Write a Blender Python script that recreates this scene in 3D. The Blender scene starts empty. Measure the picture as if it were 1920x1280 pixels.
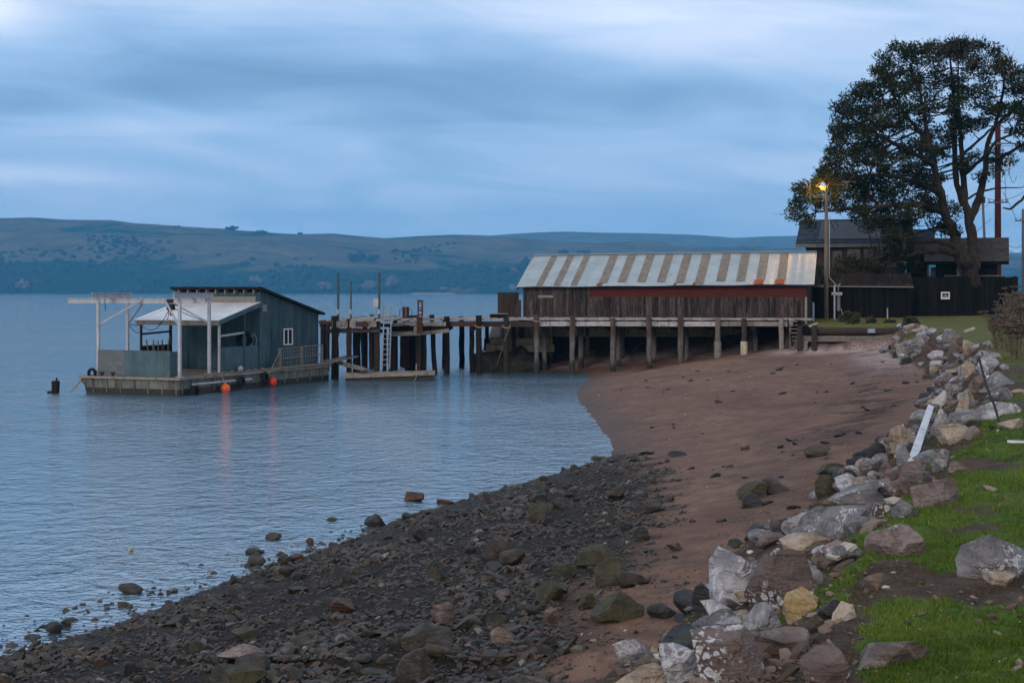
import bpy, math, random
import numpy as np
from mathutils import Vector, Matrix

random.seed(7)
RNG = np.random.default_rng(11)
S = bpy.context.scene
COL = S.collection
F, X0, Y0, H = 3000.0, 960.0, 545.0, 5.0        # focal length in photo pixels, horizon row, eye height

# ---------------------------------------------------------------- camera
cam_d = bpy.data.cameras.new('camera')
cam = bpy.data.objects.new('camera', cam_d)
COL.objects.link(cam)
cam.location = (0, 0, H)
cam.rotation_euler = (math.radians(90), 0, 0)
cam_d.sensor_width = 36
cam_d.lens = 36 * F / 1920
cam_d.shift_y = -(640 - Y0) / 1920
cam_d.clip_start = 0.1
cam_d.clip_end = 20000
S.camera = cam

# ---------------------------------------------------------------- exposure, render settings
S.view_settings.view_transform = 'Standard'
S.view_settings.look = 'None'
S.view_settings.gamma = 1
S.view_settings.exposure = 0.27
S.render.engine = 'CYCLES'
S.cycles.use_denoising = True
S.cycles.max_bounces = 6
S.cycles.diffuse_bounces = 3
S.cycles.glossy_bounces = 3
S.cycles.transparent_max_bounces = 8
S.cycles.volume_bounces = 1
S.cycles.sample_clamp_indirect = 6

# ---------------------------------------------------------------- node helper
class NT:
    def __init__(s, tree):
        s.t = tree; s.n = tree.nodes; s.l = tree.links
    def new(s, typ, **kw):
        n = s.n.new(typ)
        for k, v in kw.items():
            setattr(n, k, v)
        return n
    def link(s, a, b):
        s.l.new(a, b)
    def put(s, sock, v):
        if isinstance(v, bpy.types.NodeSocket): s.l.new(v, sock)
        elif v is not None: sock.default_value = v
    def math(s, op, a, b=None, c=None, clamp=False):
        n = s.new('ShaderNodeMath', operation=op); n.use_clamp = clamp
        for i, v in enumerate((a, b, c)):
            if v is not None: s.put(n.inputs[i], v)
        return n.outputs[0]
    def mix(s, f, a, b, blend='MIX'):
        n = s.new('ShaderNodeMix', data_type='RGBA', blend_type=blend)
        n.clamp_factor = True
        s.put(n.inputs[0], f)
        s.put(n.inputs[6], tuple(a) + (1,) if isinstance(a, (tuple, list)) else a)
        s.put(n.inputs[7], tuple(b) + (1,) if isinstance(b, (tuple, list)) else b)
        return n.outputs[2]
    def ramp(s, f, stops, mode='LINEAR'):
        n = s.new('ShaderNodeValToRGB'); r = n.color_ramp; r.interpolation = mode
        while len(r.elements) < len(stops): r.elements.new(0.5)
        for e, (p, c) in zip(r.elements, stops):
            e.position = p
            e.color = tuple(c) + (1,) if isinstance(c, (tuple, list)) else (c, c, c, 1)
        s.put(n.inputs[0], f)
        return n.outputs[0]
    def step(s, f, lo, hi):
        n = s.new('ShaderNodeMapRange', interpolation_type='SMOOTHSTEP')
        s.put(n.inputs[0], f); n.inputs[1].default_value = lo; n.inputs[2].default_value = hi
        return n.outputs[0]
    def vscale(s, v, sc, loc=(0, 0, 0), rot=(0, 0, 0)):
        n = s.new('ShaderNodeMapping'); s.put(n.inputs[0], v)
        n.inputs['Location'].default_value = loc; n.inputs['Rotation'].default_value = rot
        n.inputs['Scale'].default_value = sc if isinstance(sc, tuple) else (sc, sc, sc)
        return n.outputs[0]
    def noise(s, v, scale=5, detail=4, rough=0.55, dist=0.0):
        n = s.new('ShaderNodeTexNoise'); s.put(n.inputs['Vector'], v)
        n.inputs['Scale'].default_value = scale; n.inputs['Detail'].default_value = detail
        n.inputs['Roughness'].default_value = rough; n.inputs['Distortion'].default_value = dist
        return n.outputs[0]
    def voro(s, v, scale=5, feature='F1', out=0, rand=1.0):
        n = s.new('ShaderNodeTexVoronoi', feature=feature); s.put(n.inputs['Vector'], v)
        n.inputs['Scale'].default_value = scale; n.inputs['Randomness'].default_value = rand
        return n.outputs[out]
    def bump(s, h, strength=0.5, dist=0.05, normal=None):
        n = s.new('ShaderNodeBump'); s.put(n.inputs['Height'], h)
        n.inputs['Strength'].default_value = strength; n.inputs['Distance'].default_value = dist
        if normal is not None: s.put(n.inputs['Normal'], normal)
        return n.outputs[0]

# ---------------------------------------------------------------- world: dusk overcast sky
SUN_EL, SUN_AZ = 24.0, 205.0       # soft light from behind the camera and a little to its left
W = bpy.data.worlds.new('World'); S.world = W; W.use_nodes = True
w = NT(W.node_tree); w.n.clear()
tc = w.new('ShaderNodeTexCoord').outputs['Generated']
sp = w.new('ShaderNodeSeparateXYZ'); w.link(tc, sp.inputs[0])
dx, dy, dz = sp.outputs
az = w.math('ARCTAN2', dx, dy)
hyp = w.math('SQRT', w.math('ADD', w.math('MULTIPLY', dx, dx), w.math('MULTIPLY', dy, dy)))
el = w.math('ARCTAN2', dz, hyp)
def cloud(a_deg, e_deg, sa, se, amp, tilt=0.0):
    """one soft bank of cloud (or gap) at a compass direction and height in the sky, sizes in degrees"""
    da = w.math('SUBTRACT', az, math.radians(a_deg)); de = w.math('SUBTRACT', el, math.radians(e_deg))
    de = w.math('SUBTRACT', de, w.math('MULTIPLY', da, tilt))
    a2 = w.math('POWER', w.math('ABSOLUTE', w.math('DIVIDE', da, math.radians(sa))), 2.0)
    e2 = w.math('POWER', w.math('ABSOLUTE', w.math('DIVIDE', de, math.radians(se))), 2.0)
    return w.math('MULTIPLY', w.math('POWER', 2.718, w.math('MULTIPLY', w.math('ADD', a2, e2), -1.0)), amp)
cv = w.new('ShaderNodeCombineXYZ')
w.put(cv.inputs[0], w.math('MULTIPLY', az, 3.2)); w.put(cv.inputs[1], w.math('MULTIPLY', w.math('ADD', el, w.math('MULTIPLY', az, 0.07)), 17.0))
n1 = w.noise(cv.outputs[0], 2.2, 5, 0.5, 0.8)
cv2 = w.new('ShaderNodeCombineXYZ')
w.put(cv2.inputs[0], w.math('MULTIPLY', az, 4.5)); w.put(cv2.inputs[1], w.math('MULTIPLY', el, 70.0)); cv2.inputs[2].default_value = 3.3
n2 = w.noise(cv2.outputs[0], 1.5, 5, 0.6, 0.4)
V = w.math('ADD', 0.51, w.math('MULTIPLY', w.math('SUBTRACT', n1, 0.5), 0.60))
V = w.math('ADD', V, w.math('MULTIPLY', w.math('SUBTRACT', n2, 0.5), 0.14))
for c in ((-18.6, 9.6, 2.8, 1.1, .55, 0), (-9, 10.6, 6, 1.3, .16, .1), (1.5, 10.2, 5, 2.0, .26, .0), (8, 9.3, 6, 1.6, .22, -.1),
          (15, 9.5, 7, 3.0, .20, 0), (-18.5, 4.1, 4.0, .35, .30, -.05), (-12, 3.4, 9, 1.1, .12, 0), (4, 5.0, 5, 1.6, .14, 0),
          (-4, 7.2, 9, 1.5, -.26, -.08), (5.5, 7.0, 7, .9, -.16, -.02), (-15, 6.8, 6, .9, -.20, .15), (-14, 5.5, 7, .6, .10, .05), (13, 2.5, 8, 1.8, .06, 0), (2, 1.2, 20, 1.0, .05, 0)):
    V = w.math('ADD', V, cloud(*c))
skyc = w.ramp(V, [(0.0, (.085, .152, .265)), (.30, (.140, .238, .395)), (.52, (.225, .342, .515)), (.78, (.375, .455, .61)), (1.0, (.54, .59, .70))])
up0 = w.step(el, math.radians(10.5), math.radians(17))
skyc = w.mix(up0, skyc, (.35, .47, .65))
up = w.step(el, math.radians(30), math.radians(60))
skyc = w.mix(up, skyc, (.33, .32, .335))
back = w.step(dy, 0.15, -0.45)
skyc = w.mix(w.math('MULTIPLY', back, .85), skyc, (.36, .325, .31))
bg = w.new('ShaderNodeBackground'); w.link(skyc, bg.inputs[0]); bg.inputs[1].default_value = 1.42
nis = w.new('ShaderNodeTexSky', sky_type='NISHITA'); nis.sun_disc = False
nis.sun_elevation = math.radians(SUN_EL); nis.sun_rotation = math.radians(SUN_AZ); nis.air_density = 1.6; nis.dust_density = 2
bg2 = w.new('ShaderNodeBackground'); w.link(nis.outputs[0], bg2.inputs[0]); bg2.inputs[1].default_value = 0.006
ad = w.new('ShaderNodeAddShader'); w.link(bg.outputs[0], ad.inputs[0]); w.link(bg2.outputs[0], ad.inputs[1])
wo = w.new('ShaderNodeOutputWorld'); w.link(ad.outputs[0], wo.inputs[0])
W.cycles.sampling_method = 'MANUAL'; W.cycles.sample_map_resolution = 512

sun_d = bpy.data.lights.new('sun', 'SUN'); sun = bpy.data.objects.new('sun', sun_d); COL.objects.link(sun)
sun_d.energy = 1.15; sun_d.angle = math.radians(22); sun_d.color = (1.0, .88, .80)
_a, _e = math.radians(SUN_AZ), math.radians(SUN_EL)
_to = Vector((math.sin(_a) * math.cos(_e), math.cos(_a) * math.cos(_e), math.sin(_e)))
sun.rotation_euler = (-_to).to_track_quat('-Z', 'Y').to_euler()

# ---------------------------------------------------------------- geometry helpers
def PX(px, py, d):
    """where a photo pixel lies at distance d"""
    return Vector(((px - X0) / F * d, d, H - (py - Y0) / F * d))
def M(d): return d / F

def props(o, label=None, cat=None, group=None, kind=None):
    if label: o['label'] = label
    if cat: o['category'] = cat
    if group: o['group'] = group
    if kind: o['kind'] = kind
    return o

def empty(name, loc, label, cat, group=None, rz=0.0):
    o = bpy.data.objects.new(name, None); COL.objects.link(o)
    o.location = loc; o.rotation_euler = (0, 0, rz); o.empty_display_size = 0.3
    return props(o, label, cat, group)

class MB:
    """collects shapes with a tint per face, then links them as ONE mesh object"""
    def __init__(s): s.v = []; s.f = []; s.t = []; s.m = []
    def add(s, vs, fs, tint=.5, mi=0):
        b = len(s.v); s.v += [tuple(v) for v in vs]
        s.f += [tuple(i + b for i in f) for f in fs]; s.t += [tint] * len(fs); s.m += [mi] * len(fs)
    def box(s, lo, hi, tint=.5, mi=0, mat=None):
        x0, y0, z0 = lo; x1, y1, z1 = hi
        vs = [Vector(c) for c in ((x0, y0, z0), (x1, y0, z0), (x1, y1, z0), (x0, y1, z0), (x0, y0, z1), (x1, y0, z1), (x1, y1, z1), (x0, y1, z1))]
        if mat is not None: vs = [mat @ v for v in vs]
        s.add(vs, [(0, 3, 2, 1), (4, 5, 6, 7), (0, 1, 5, 4), (1, 2, 6, 5), (2, 3, 7, 6), (3, 0, 4, 7)], tint, mi)
    def bar(s, p0, p1, wd, ht, tint=.5, mi=0, up=(0, 0, 1), wob=0):
        p0, p1 = Vector(p0), Vector(p1); d = (p1 - p0)
        if d.length < 1e-6: return
        d.normalize(); up = Vector(up)
        if abs(d.dot(up)) > .98: up = Vector((0, 1, 0))
        sx = d.cross(up).normalized(); sz = sx.cross(d).normalized()
        vs = []
        for p in (p0, p1):
            for a, b in ((-1, -1), (1, -1), (1, 1), (-1, 1)):
                vs.append(p + sx * a * wd / 2 * (1 + random.uniform(-wob, wob)) + sz * b * ht / 2 * (1 + random.uniform(-wob, wob)))
        s.add(vs, [(0, 1, 2, 3), (7, 6, 5, 4), (0, 4, 5, 1), (1, 5, 6, 2), (2, 6, 7, 3), (3, 7, 4, 0)], tint, mi)
    def tube(s, pts, rs, n=8, tint=.5, mi=0, jit=0.0, cap=True, squash=1.0):
        pts = [Vector(p) for p in pts]
        if not hasattr(rs, '__len__'): rs = [rs] * len(pts)
        vs = []; fs = []; ref = None
        for i, p in enumerate(pts):
            d = (pts[min(i + 1, len(pts) - 1)] - pts[max(i - 1, 0)]).normalized()
            if ref is None: ref = Vector((1, 0, 0)) if abs(d.x) < .9 else Vector((0, 1, 0))
            a = (ref - d * ref.dot(d)).normalized(); b = d.cross(a); ref = a
            for k in range(n):
                th = 2 * math.pi * k / n; r = rs[i] * (1 + random.uniform(-jit, jit))
                vs.append(p + a * math.cos(th) * r + b * math.sin(th) * r * squash)
        for i in range(len(pts) - 1):
            for k in range(n):
                fs.append((i * n + k, i * n + (k + 1) % n, (i + 1) * n + (k + 1) % n, (i + 1) * n + k))
        if cap: fs.append(tuple(range(n - 1, -1, -1))); fs.append(tuple((len(pts) - 1) * n + k for k in range(n)))
        s.add(vs, fs, tint, mi)
    def build(s, name, mats, parent=None, smooth=False, origin=None, bevel=0.0):
        me = bpy.data.meshes.new(name)
        vs = s.v
        if origin is not None:
            ox, oy, oz = origin; vs = [(x - ox, y - oy, z - oz) for x, y, z in vs]
        me.from_pydata(vs, [], s.f); finish(me, mats, s.t, s.m, smooth)
        o = bpy.data.objects.new(name, me); COL.objects.link(o)
        if origin is not None and parent is None: o.location = origin
        if parent is not None: o.parent = parent
        if bevel:
            b = o.modifiers.new('bevel', 'BEVEL'); b.width = bevel; b.segments = 2; b.limit_method = 'ANGLE'
        return o

def finish(me, mats, tint, mi, smooth):
    for m in (mats if isinstance(mats, (list, tuple)) else [mats]): me.materials.append(m)
    a = me.attributes.new('tint', 'FLOAT', 'FACE'); a.data.foreach_set('value', np.asarray(tint, dtype=np.float32))
    if mi is not None: me.polygons.foreach_set('material_index', np.asarray(mi, dtype=np.int32))
    me.polygons.foreach_set('use_smooth', np.full(len(me.polygons), smooth, dtype=bool))
    me.update()

def np_mesh(name, V_, tris, mats, tint=None, smooth=False, parent=None, origin=None):
    """fast mesh from numpy arrays (n,3) and (m,k)"""
    me = bpy.data.meshes.new(name); k = tris.shape[1]
    V_ = np.asarray(V_, dtype=np.float32)
    if origin is not None: V_ = V_ - np.asarray(origin, dtype=np.float32)
    me.vertices.add(len(V_)); me.vertices.foreach_set('co', V_.ravel())
    me.loops.add(tris.size); me.loops.foreach_set('vertex_index', tris.astype(np.int32).ravel())
    me.polygons.add(len(tris)); me.polygons.foreach_set('loop_start', np.arange(0, tris.size, k, dtype=np.int32))
    me.update(calc_edges=True)
    finish(me, mats, np.full(len(tris), .5) if tint is None else tint, None, smooth)
    o = bpy.data.objects.new(name, me); COL.objects.link(o)
    if parent is not None: o.parent = parent
    elif origin is not None: o.location = origin
    return o

# numpy value noise
def _h(ix, iy, iz, seed):
    a = (ix * 374761393 + iy * 668265263 + iz * 2147483647 + seed * 1274126177) & 0xffffffff
    a = ((a ^ (a >> 13)) * 1274126177) & 0xffffffff
    return ((a ^ (a >> 16)) & 0xffff) / 65535.0
def vnoise(x, y, z=None, seed=0):
    x = np.asarray(x, dtype=np.float64); y = np.asarray(y, dtype=np.float64)
    z = np.zeros_like(x) if z is None else np.asarray(z, dtype=np.float64)
    ix, iy, iz = (np.floor(a).astype(np.int64) for a in (x, y, z))
    fx, fy, fz = x - ix, y - iy, z - iz
    fx, fy, fz = (t * t * (3 - 2 * t) for t in (fx, fy, fz))
    r = 0
    for a in (0, 1):
        for b in (0, 1):
            for c in (0, 1):
                wgt = (fx if a else 1 - fx) * (fy if b else 1 - fy) * (fz if c else 1 - fz)
                r = r + wgt * _h(ix + a, iy + b, iz + c, seed)
    return r * 2 - 1
def fbm(x, y, z=None, o=4, seed=0):
    r = 0; a = 1.0; f = 1.0
    for i in range(o):
        r = r + a * vnoise(np.asarray(x) * f, np.asarray(y) * f, None if z is None else np.asarray(z) * f, seed + i * 17); a *= .5; f *= 2.03
    return r

# ---------------------------------------------------------------- materials
def new_mat(name):
    m = bpy.data.materials.new(name); m.use_nodes = True
    t = NT(m.node_tree); t.n.clear()
    out = t.new('ShaderNodeOutputMaterial'); bs = t.new('ShaderNodeBsdfPrincipled')
    t.link(bs.outputs[0], out.inputs[0])
    return m, t, bs
def attr(t, name, fac=True):
    n = t.new('ShaderNodeAttribute'); n.attribute_name = name
    return n.outputs['Fac'] if fac else n.outputs['Color']

def weathered(name, c1, c2, rough=.8, scale=3.0, stretch=(1, 1, 1), tint=.5, bump=.4, bdist=.01, metal=0.0, dirt=None, dirt_amt=.5, spec=.4, grain=25.0):
    """paint, wood, metal or concrete: two colours broken up by noise, a tint per board, streaks of dirt"""
    m, t, b = new_mat(name)
    tcn = t.new('ShaderNodeTexCoord'); oi = t.new('ShaderNodeObjectInfo')
    v = t.new('ShaderNodeVectorMath', operation='ADD'); t.link(tcn.outputs['Object'], v.inputs[0])
    cx = t.new('ShaderNodeCombineXYZ'); t.put(cx.inputs[0], t.math('MULTIPLY', oi.outputs['Random'], 17.0)); t.put(cx.inputs[2], t.math('MULTIPLY', oi.outputs['Random'], 9.0))
    t.link(cx.outputs[0], v.inputs[1])
    p = t.vscale(v.outputs[0], stretch)
    tn = attr(t, 'tint')
    n = t.noise(p, scale, 6, .62)
    g = t.noise(p, grain, 3, .6)
    f = t.math('ADD', t.math('MULTIPLY', n, .75), t.math('MULTIPLY', g, .35))
    col = t.mix(t.step(f, .38, .72), c1, c2)
    k = t.math('ADD', 1 - tint / 2, t.math('MULTIPLY', tn, tint))
    kk = t.new('ShaderNodeCombineXYZ')
    for i in range(3): t.put(kk.inputs[i], k)
    col = t.mix(1.0, col, kk.outputs[0], 'MULTIPLY')
    if dirt is not None:
        dn = t.noise(t.vscale(v.outputs[0], (2.2, 2.2, .35)), 1.7, 5, .65)
        col = t.mix(t.math('MULTIPLY', t.step(dn, .50, .70), dirt_amt), col, dirt)
    t.link(col, b.inputs['Base Color'])
    b.inputs['Roughness'].default_value = rough; b.inputs['Metallic'].default_value = metal
    b.inputs['Specular IOR Level'].default_value = spec if rough < .72 else .10
    t.link(t.bump(t.math('ADD', n, t.math('MULTIPLY', g, .5)), bump, bdist), b.inputs['Normal'])
    return m

WOOD = (5, 5, .5)
MAT = {
 'wall_teal': weathered('painted_ply_wall', (.034, .068, .086), (.062, .108, .130), .75, 1.6, (1, 1, .25), .4, .2, dirt=(.018, .030, .030), dirt_amt=.75),
 'teal_panel': weathered('painted_panel', (.045, .085, .105), (.080, .135, .158), .74, 1.6, (1, 1, .5), .3, .2, dirt=(.13, .13, .12), dirt_amt=.55),
 'grey_ply': weathered('weathered_plywood', (.075, .09, .10), (.15, .17, .18), .85, 6, (.4, .4, 3), .3, .3),
 'roof_dark': weathered('dark_roofing', (.010, .010, .012), (.022, .022, .026), .8, 3, (1, 1, 1), .3, .3),
 'roof_white': weathered('pale_sheet_roof', (.50, .54, .58), (.64, .68, .73), .45, .8, (1, 1, 1), .15, .1, dirt=(.35, .34, .32), dirt_amt=.5),
 'galv': weathered('galvanised_steel', (.30, .32, .34), (.42, .44, .46), .5, 4, (1, 1, .4), .2, .2, metal=.25, dirt=(.16, .10, .07), dirt_amt=.5),
 'white_beam': weathered('white_painted_beam', (.30, .32, .35), (.42, .44, .48), .55, 4, (1, 1, 1), .2, .2, dirt=(.18, .12, .09), dirt_amt=.45),
 'hull': weathered('barge_hull_paint', (.09, .10, .09), (.17, .175, .155), .75, 2.5, (1, 1, .6), .3, .4, dirt=(.045, .028, .014), dirt_amt=.9),
 'hull_dark': weathered('tarry_hull_bottom', (.008, .010, .009), (.02, .02, .016), .5, 3, (1, 1, 1), .2, .4),
 'deck': weathered('old_deck', (.10, .09, .075), (.17, .15, .13), .9, 4, (1, 1, 1), .4, .4),
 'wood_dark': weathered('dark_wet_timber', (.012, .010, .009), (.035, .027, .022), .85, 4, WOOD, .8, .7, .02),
 'wood_brown': weathered('brown_timber', (.030, .022, .019), (.070, .053, .046), .9, 4, WOOD, .7, .6, .02),
 'wood_red': weathered('reddish_timber', (.040, .020, .016), (.075, .038, .030), .9, 4, WOOD, .6, .6, .02),
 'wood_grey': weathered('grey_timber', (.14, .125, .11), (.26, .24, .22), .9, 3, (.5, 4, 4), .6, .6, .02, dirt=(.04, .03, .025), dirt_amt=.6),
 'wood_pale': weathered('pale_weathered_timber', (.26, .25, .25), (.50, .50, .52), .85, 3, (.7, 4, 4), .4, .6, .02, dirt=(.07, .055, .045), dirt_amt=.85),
 'deck_plank': weathered('pier_planking', (.17, .16, .155), (.34, .33, .33), .9, 3, (4, .5, 4), .6, .6, .02, dirt=(.06, .05, .04), dirt_amt=.5),
 'barn_board': weathered('old_barn_boards', (.014, .011, .011), (.090, .070, .064), .92, 2.2, (9, 9, .8), 1.1, .6, .02, dirt=(.14, .12, .115), dirt_amt=.5, grain=14),
 'barn_red': weathered('faded_red_siding', (.070, .016, .014), (.105, .030, .026), .9, 2, (.6, .6, 8), .3, .3, dirt=(.06, .02, .018), dirt_amt=.5),
 'tin': weathered('galvanised_roof_sheet', (.28, .35, .38), (.40, .47, .50), .38, .7, (1, 1, 1), .10, .1, metal=.1, dirt=(.28, .31, .32), dirt_amt=.7, grain=9),
 'fibre': weathered('yellowed_fibreglass_sheet', (.15, .125, .10), (.26, .225, .18), .6, 2.5, (1, .5, 1), .5, .2, dirt=(.13, .10, .075), dirt_amt=.6, grain=8),
 'rust': weathered('rusted_sheet', (.24, .055, .02), (.38, .11, .035), .85, 4, (1, 1, 1), .5, .3),
 'rust_steel': weathered('rusty_steel', (.036, .016, .013), (.085, .034, .025), .8, 6, (1, 1, 1), .4, .5),
 'rust_dark': weathered('dark_rusty_iron', (.012, .009, .009), (.03, .02, .018), .7, 6, (1, 1, 1), .4, .5),
 'blue_steel': weathered('blue_grey_pipe', (.030, .050, .070), (.055, .085, .11), .55, 5, (1, 1, 1), .2, .2),
 'alu': weathered('dull_aluminium', (.15, .17, .19), (.26, .28, .31), .45, 8, (1, 1, 1), .2, .1, metal=.3),
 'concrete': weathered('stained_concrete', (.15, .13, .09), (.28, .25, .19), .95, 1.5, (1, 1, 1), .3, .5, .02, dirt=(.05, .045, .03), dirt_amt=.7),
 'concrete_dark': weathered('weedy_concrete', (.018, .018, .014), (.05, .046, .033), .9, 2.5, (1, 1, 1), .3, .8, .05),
 'fence_black': weathered('black_stained_boards', (.0045, .005, .005), (.010, .0105, .010), .85, 1.2, (6, 6, .5), .8, .3),
 'shed_roof_brown': weathered('brown_felt_roof', (.010, .009, .009), (.018, .015, .014), .9, 1.5, (1, 1, 1), .3, .3, dirt=(.10, .075, .065), dirt_amt=.3),
 'shingle': weathered('roof_shingles', (.022, .032, .050), (.042, .058, .082), .9, 3, (1, 1, 1), .9, .4, .02),
 'shingle_warm': weathered('brownish_roof_shingles', (.040, .036, .034), (.080, .072, .068), .9, 3, (1, 1, 1), .9, .4, .02),
 'shingle_wall': weathered('cedar_shingle_wall', (.030, .024, .022), (.075, .062, .058), .9, 3, (1, 1, 1), .9, .4, .02),
 'solar': weathered('solar_glass', (.020, .032, .050), (.032, .048, .070), .45, .6, (1, 1, 1), .2, .02),
 'trim_grey': weathered('grey_trim', (.13, .13, .13), (.19, .19, .19), .8, 3, (1, 1, 1), .2, .2),
 'trim_white': weathered('white_trim', (.55, .56, .58), (.66, .67, .70), .6, 3, (1, 1, 1), .2, .1),
 'pale_blue_paint': weathered('pale_blue_paint', (.42, .52, .62), (.55, .64, .74), .5, 4, (1, 1, 1), .2, .1),
 'pole_wood': weathered('grey_pole_wood', (.11, .085, .068), (.20, .165, .14), .9, 2, (6, 6, .4), .3, .5, .02),
 'pole_red': weathered('creosoted_pole', (.055, .014, .013), (.10, .028, .024), .85, 2, (6, 6, .4), .3, .5, .02),
 'pole_far': weathered('grey_far_pole', (.10, .10, .13), (.15, .15, .18), .85, 2, (6, 6, .4), .3, .3),
 'wire': weathered('black_cable', (.012, .012, .014), (.02, .02, .022), .6, 2, (1, 1, 1), .1, .1),
 'tyre': weathered('tyre_rubber', (.008, .008, .009), (.02, .02, .021), .75, 6, (1, 1, 1), .3, .4),
 'buoy_orange': weathered('orange_plastic', (.62, .08, .008), (.72, .12, .012), .38, 3, (1, 1, 1), .2, .1, dirt=(.35, .06, .01), dirt_amt=.5),
 'buoy_red': weathered('red_plastic', (.60, .018, .012), (.68, .035, .022), .38, 3, (1, 1, 1), .2, .1, dirt=(.30, .02, .01), dirt_amt=.5),
 'buoy_grey': weathered('grey_plastic', (.20, .25, .30), (.30, .36, .42), .5, 3, (1, 1, 1), .2, .1),
 'rope': weathered('old_rope', (.16, .13, .10), (.30, .26, .20), .95, 30, (1, 1, 1), .3, .4),
 'rope_teal': weathered('faded_teal_rope', (.10, .20, .22), (.18, .32, .34), .95, 30, (1, 1, 1), .3, .4),
 'black': weathered('black_rubbery', (.004, .004, .005), (.009, .009, .010), .8, 3, (1, 1, 1), .2, .2),
 'cream_plastic': weathered('cream_plastic_sleeve', (.40, .36, .26), (.56, .52, .40), .6, 4, (1, 1, .5), .2, .2, dirt=(.20, .15, .09), dirt_amt=.7),
 'white_board': weathered('flaking_white_board', (.52, .56, .62), (.70, .74, .80), .7, 6, (1, 1, 3), .3, .5, dirt=(.06, .06, .07), dirt_amt=.6),
 'driftwood': weathered('bleached_driftwood', (.30, .27, .25), (.46, .43, .41), .9, 5, (.6, 4, 4), .5, .4),
 'bark': weathered('pine_bark', (.016, .012, .010), (.060, .047, .040), .95, 3, (3, 3, .8), .4, 1.0, .06),
 'window_glass': weathered('dark_window_glass', (.010, .014, .020), (.02, .026, .034), .12, 1, (1, 1, 1), .1, .02, spec=.8),
 'sign_blue': weathered('blue_sign_face', (.08, .16, .30), (.12, .22, .38), .5, 5, (1, 1, 1), .1, .05),
}
def corrugated(name, base, pitch, axis=0, depth=.012):
    """vertical ribs on a wall sheet"""
    m = MAT[base].copy(); m.name = name; t = NT(m.node_tree)
    bs = [n for n in t.n if n.type == 'BSDF_PRINCIPLED'][0]
    tcn = t.new('ShaderNodeTexCoord'); sx = t.new('ShaderNodeSeparateXYZ'); t.link(tcn.outputs['Object'], sx.inputs[0])
    a = t.math('SINE', t.math('MULTIPLY', sx.outputs[axis], 2 * math.pi / pitch))
    old = bs.inputs['Normal'].links[0].from_socket
    bp = t.bump(a, 1.0, depth, old)
    t.link(bp, bs.inputs['Normal'])
    return m
MAT['roller'] = corrugated('roller_shutter', 'teal_panel', .09, 2, .015)

def rock_mat(name, a, b_, c, lichen=0.0, vein=0.0, rough=.85, spot=12.0, strata=.32, moss=None):
    m, t, b = new_mat(name)
    tcn = t.new('ShaderNodeTexCoord'); oi = t.new('ShaderNodeObjectInfo')
    v = t.new('ShaderNodeVectorMath', operation='ADD'); t.link(tcn.outputs['Object'], v.inputs[0])
    cx = t.new('ShaderNodeCombineXYZ')
    for i, k in enumerate((13.0, 29.0, 7.0)): t.put(cx.inputs[i], t.math('MULTIPLY', oi.outputs['Random'], k))
    t.link(cx.outputs[0], v.inputs[1]); P_ = v.outputs[0]
    n = t.noise(P_, 2.3, 8, .62, .4); fine = t.noise(P_, 28, 5, .65)
    st = t.noise(t.vscale(P_, (1.3, 1.3, 9), rot=(.5, .35, 0)), 2.0, 5, .6, .8)
    col = t.mix(t.step(n, .36, .62), a, b_)
    col = t.mix(t.math('MULTIPLY', t.step(st, .50, .70), .75), col, c)
    sh = t.math('ADD', .62, t.math('MULTIPLY', fine, .76))
    kk = t.new('ShaderNodeCombineXYZ')
    for i in range(3): t.put(kk.inputs[i], sh)
    col = t.mix(1.0, col, kk.outputs[0], 'MULTIPLY')
    if vein:
        vn = t.noise(t.vscale(P_, (1, 1, 1)), 1.4, 6, .6, 1.8)
        vv = t.math('ABSOLUTE', t.math('SUBTRACT', vn, .5))
        col = t.mix(t.math('MULTIPLY', t.math('SUBTRACT', 1.0, t.step(vv, .004, .045)), vein), col, (.62, .63, .66))
    if moss is not None:
        mo = t.noise(P_, 3.2, 5, .6)
        col = t.mix(t.math('MULTIPLY', t.step(mo, .45, .62), .8), col, moss)
    if lichen:
        wv = t.new('ShaderNodeVectorMath', operation='ADD'); t.link(P_, wv.inputs[0])
        nn = t.new('ShaderNodeTexNoise'); nn.inputs['Scale'].default_value = 14; t.link(P_, nn.inputs['Vector'])
        sc = t.new('ShaderNodeVectorMath', operation='SCALE'); t.link(nn.outputs['Color'], sc.inputs[0]); sc.inputs['Scale'].default_value = .06
        t.link(sc.outputs[0], wv.inputs[1])
        vo = t.voro(wv.outputs[0], spot, 'F1'); big = t.voro(t.vscale(wv.outputs[0], 1.0, (3, 5, 1)), spot * 2.3, 'F1')
        ms = t.step(t.noise(P_, 2.6, 3, .5), .66 - .22 * lichen, .74 - .22 * lichen)
        l1 = t.math('SUBTRACT', 1.0, t.step(vo, .34, .40)); l2 = t.math('SUBTRACT', 1.0, t.step(big, .26, .36))
        ring = t.step(vo, .05, .30)
        lc = t.mix(ring, (.34, .36, .36), (.54, .56, .58))
        col = t.mix(t.math('MULTIPLY', t.math('MAXIMUM', l1, t.math('MULTIPLY', l2, .8)), ms), col, lc)
    t.link(col, b.inputs['Base Color'])
    b.inputs['Roughness'].default_value = rough
    hgt = t.math('ADD', t.math('MULTIPLY', n, 1.0), t.math('ADD', t.math('MULTIPLY', st, strata), t.math('MULTIPLY', fine, .18)))
    crk = t.math('MULTIPLY', t.math('SUBTRACT', 1.0, t.step(t.math('ABSOLUTE', t.math('SUBTRACT', t.noise(t.vscale(P_, (1, 1, 2.2), rot=(.3, .2, 0)), 1.3, 6, .6, .6), .5)), .0, .02)), -.12)
    hgt = t.math('ADD', hgt, crk)
    t.link(t.bump(hgt, 1.0, .11), b.inputs['Normal'])
    return m
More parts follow.
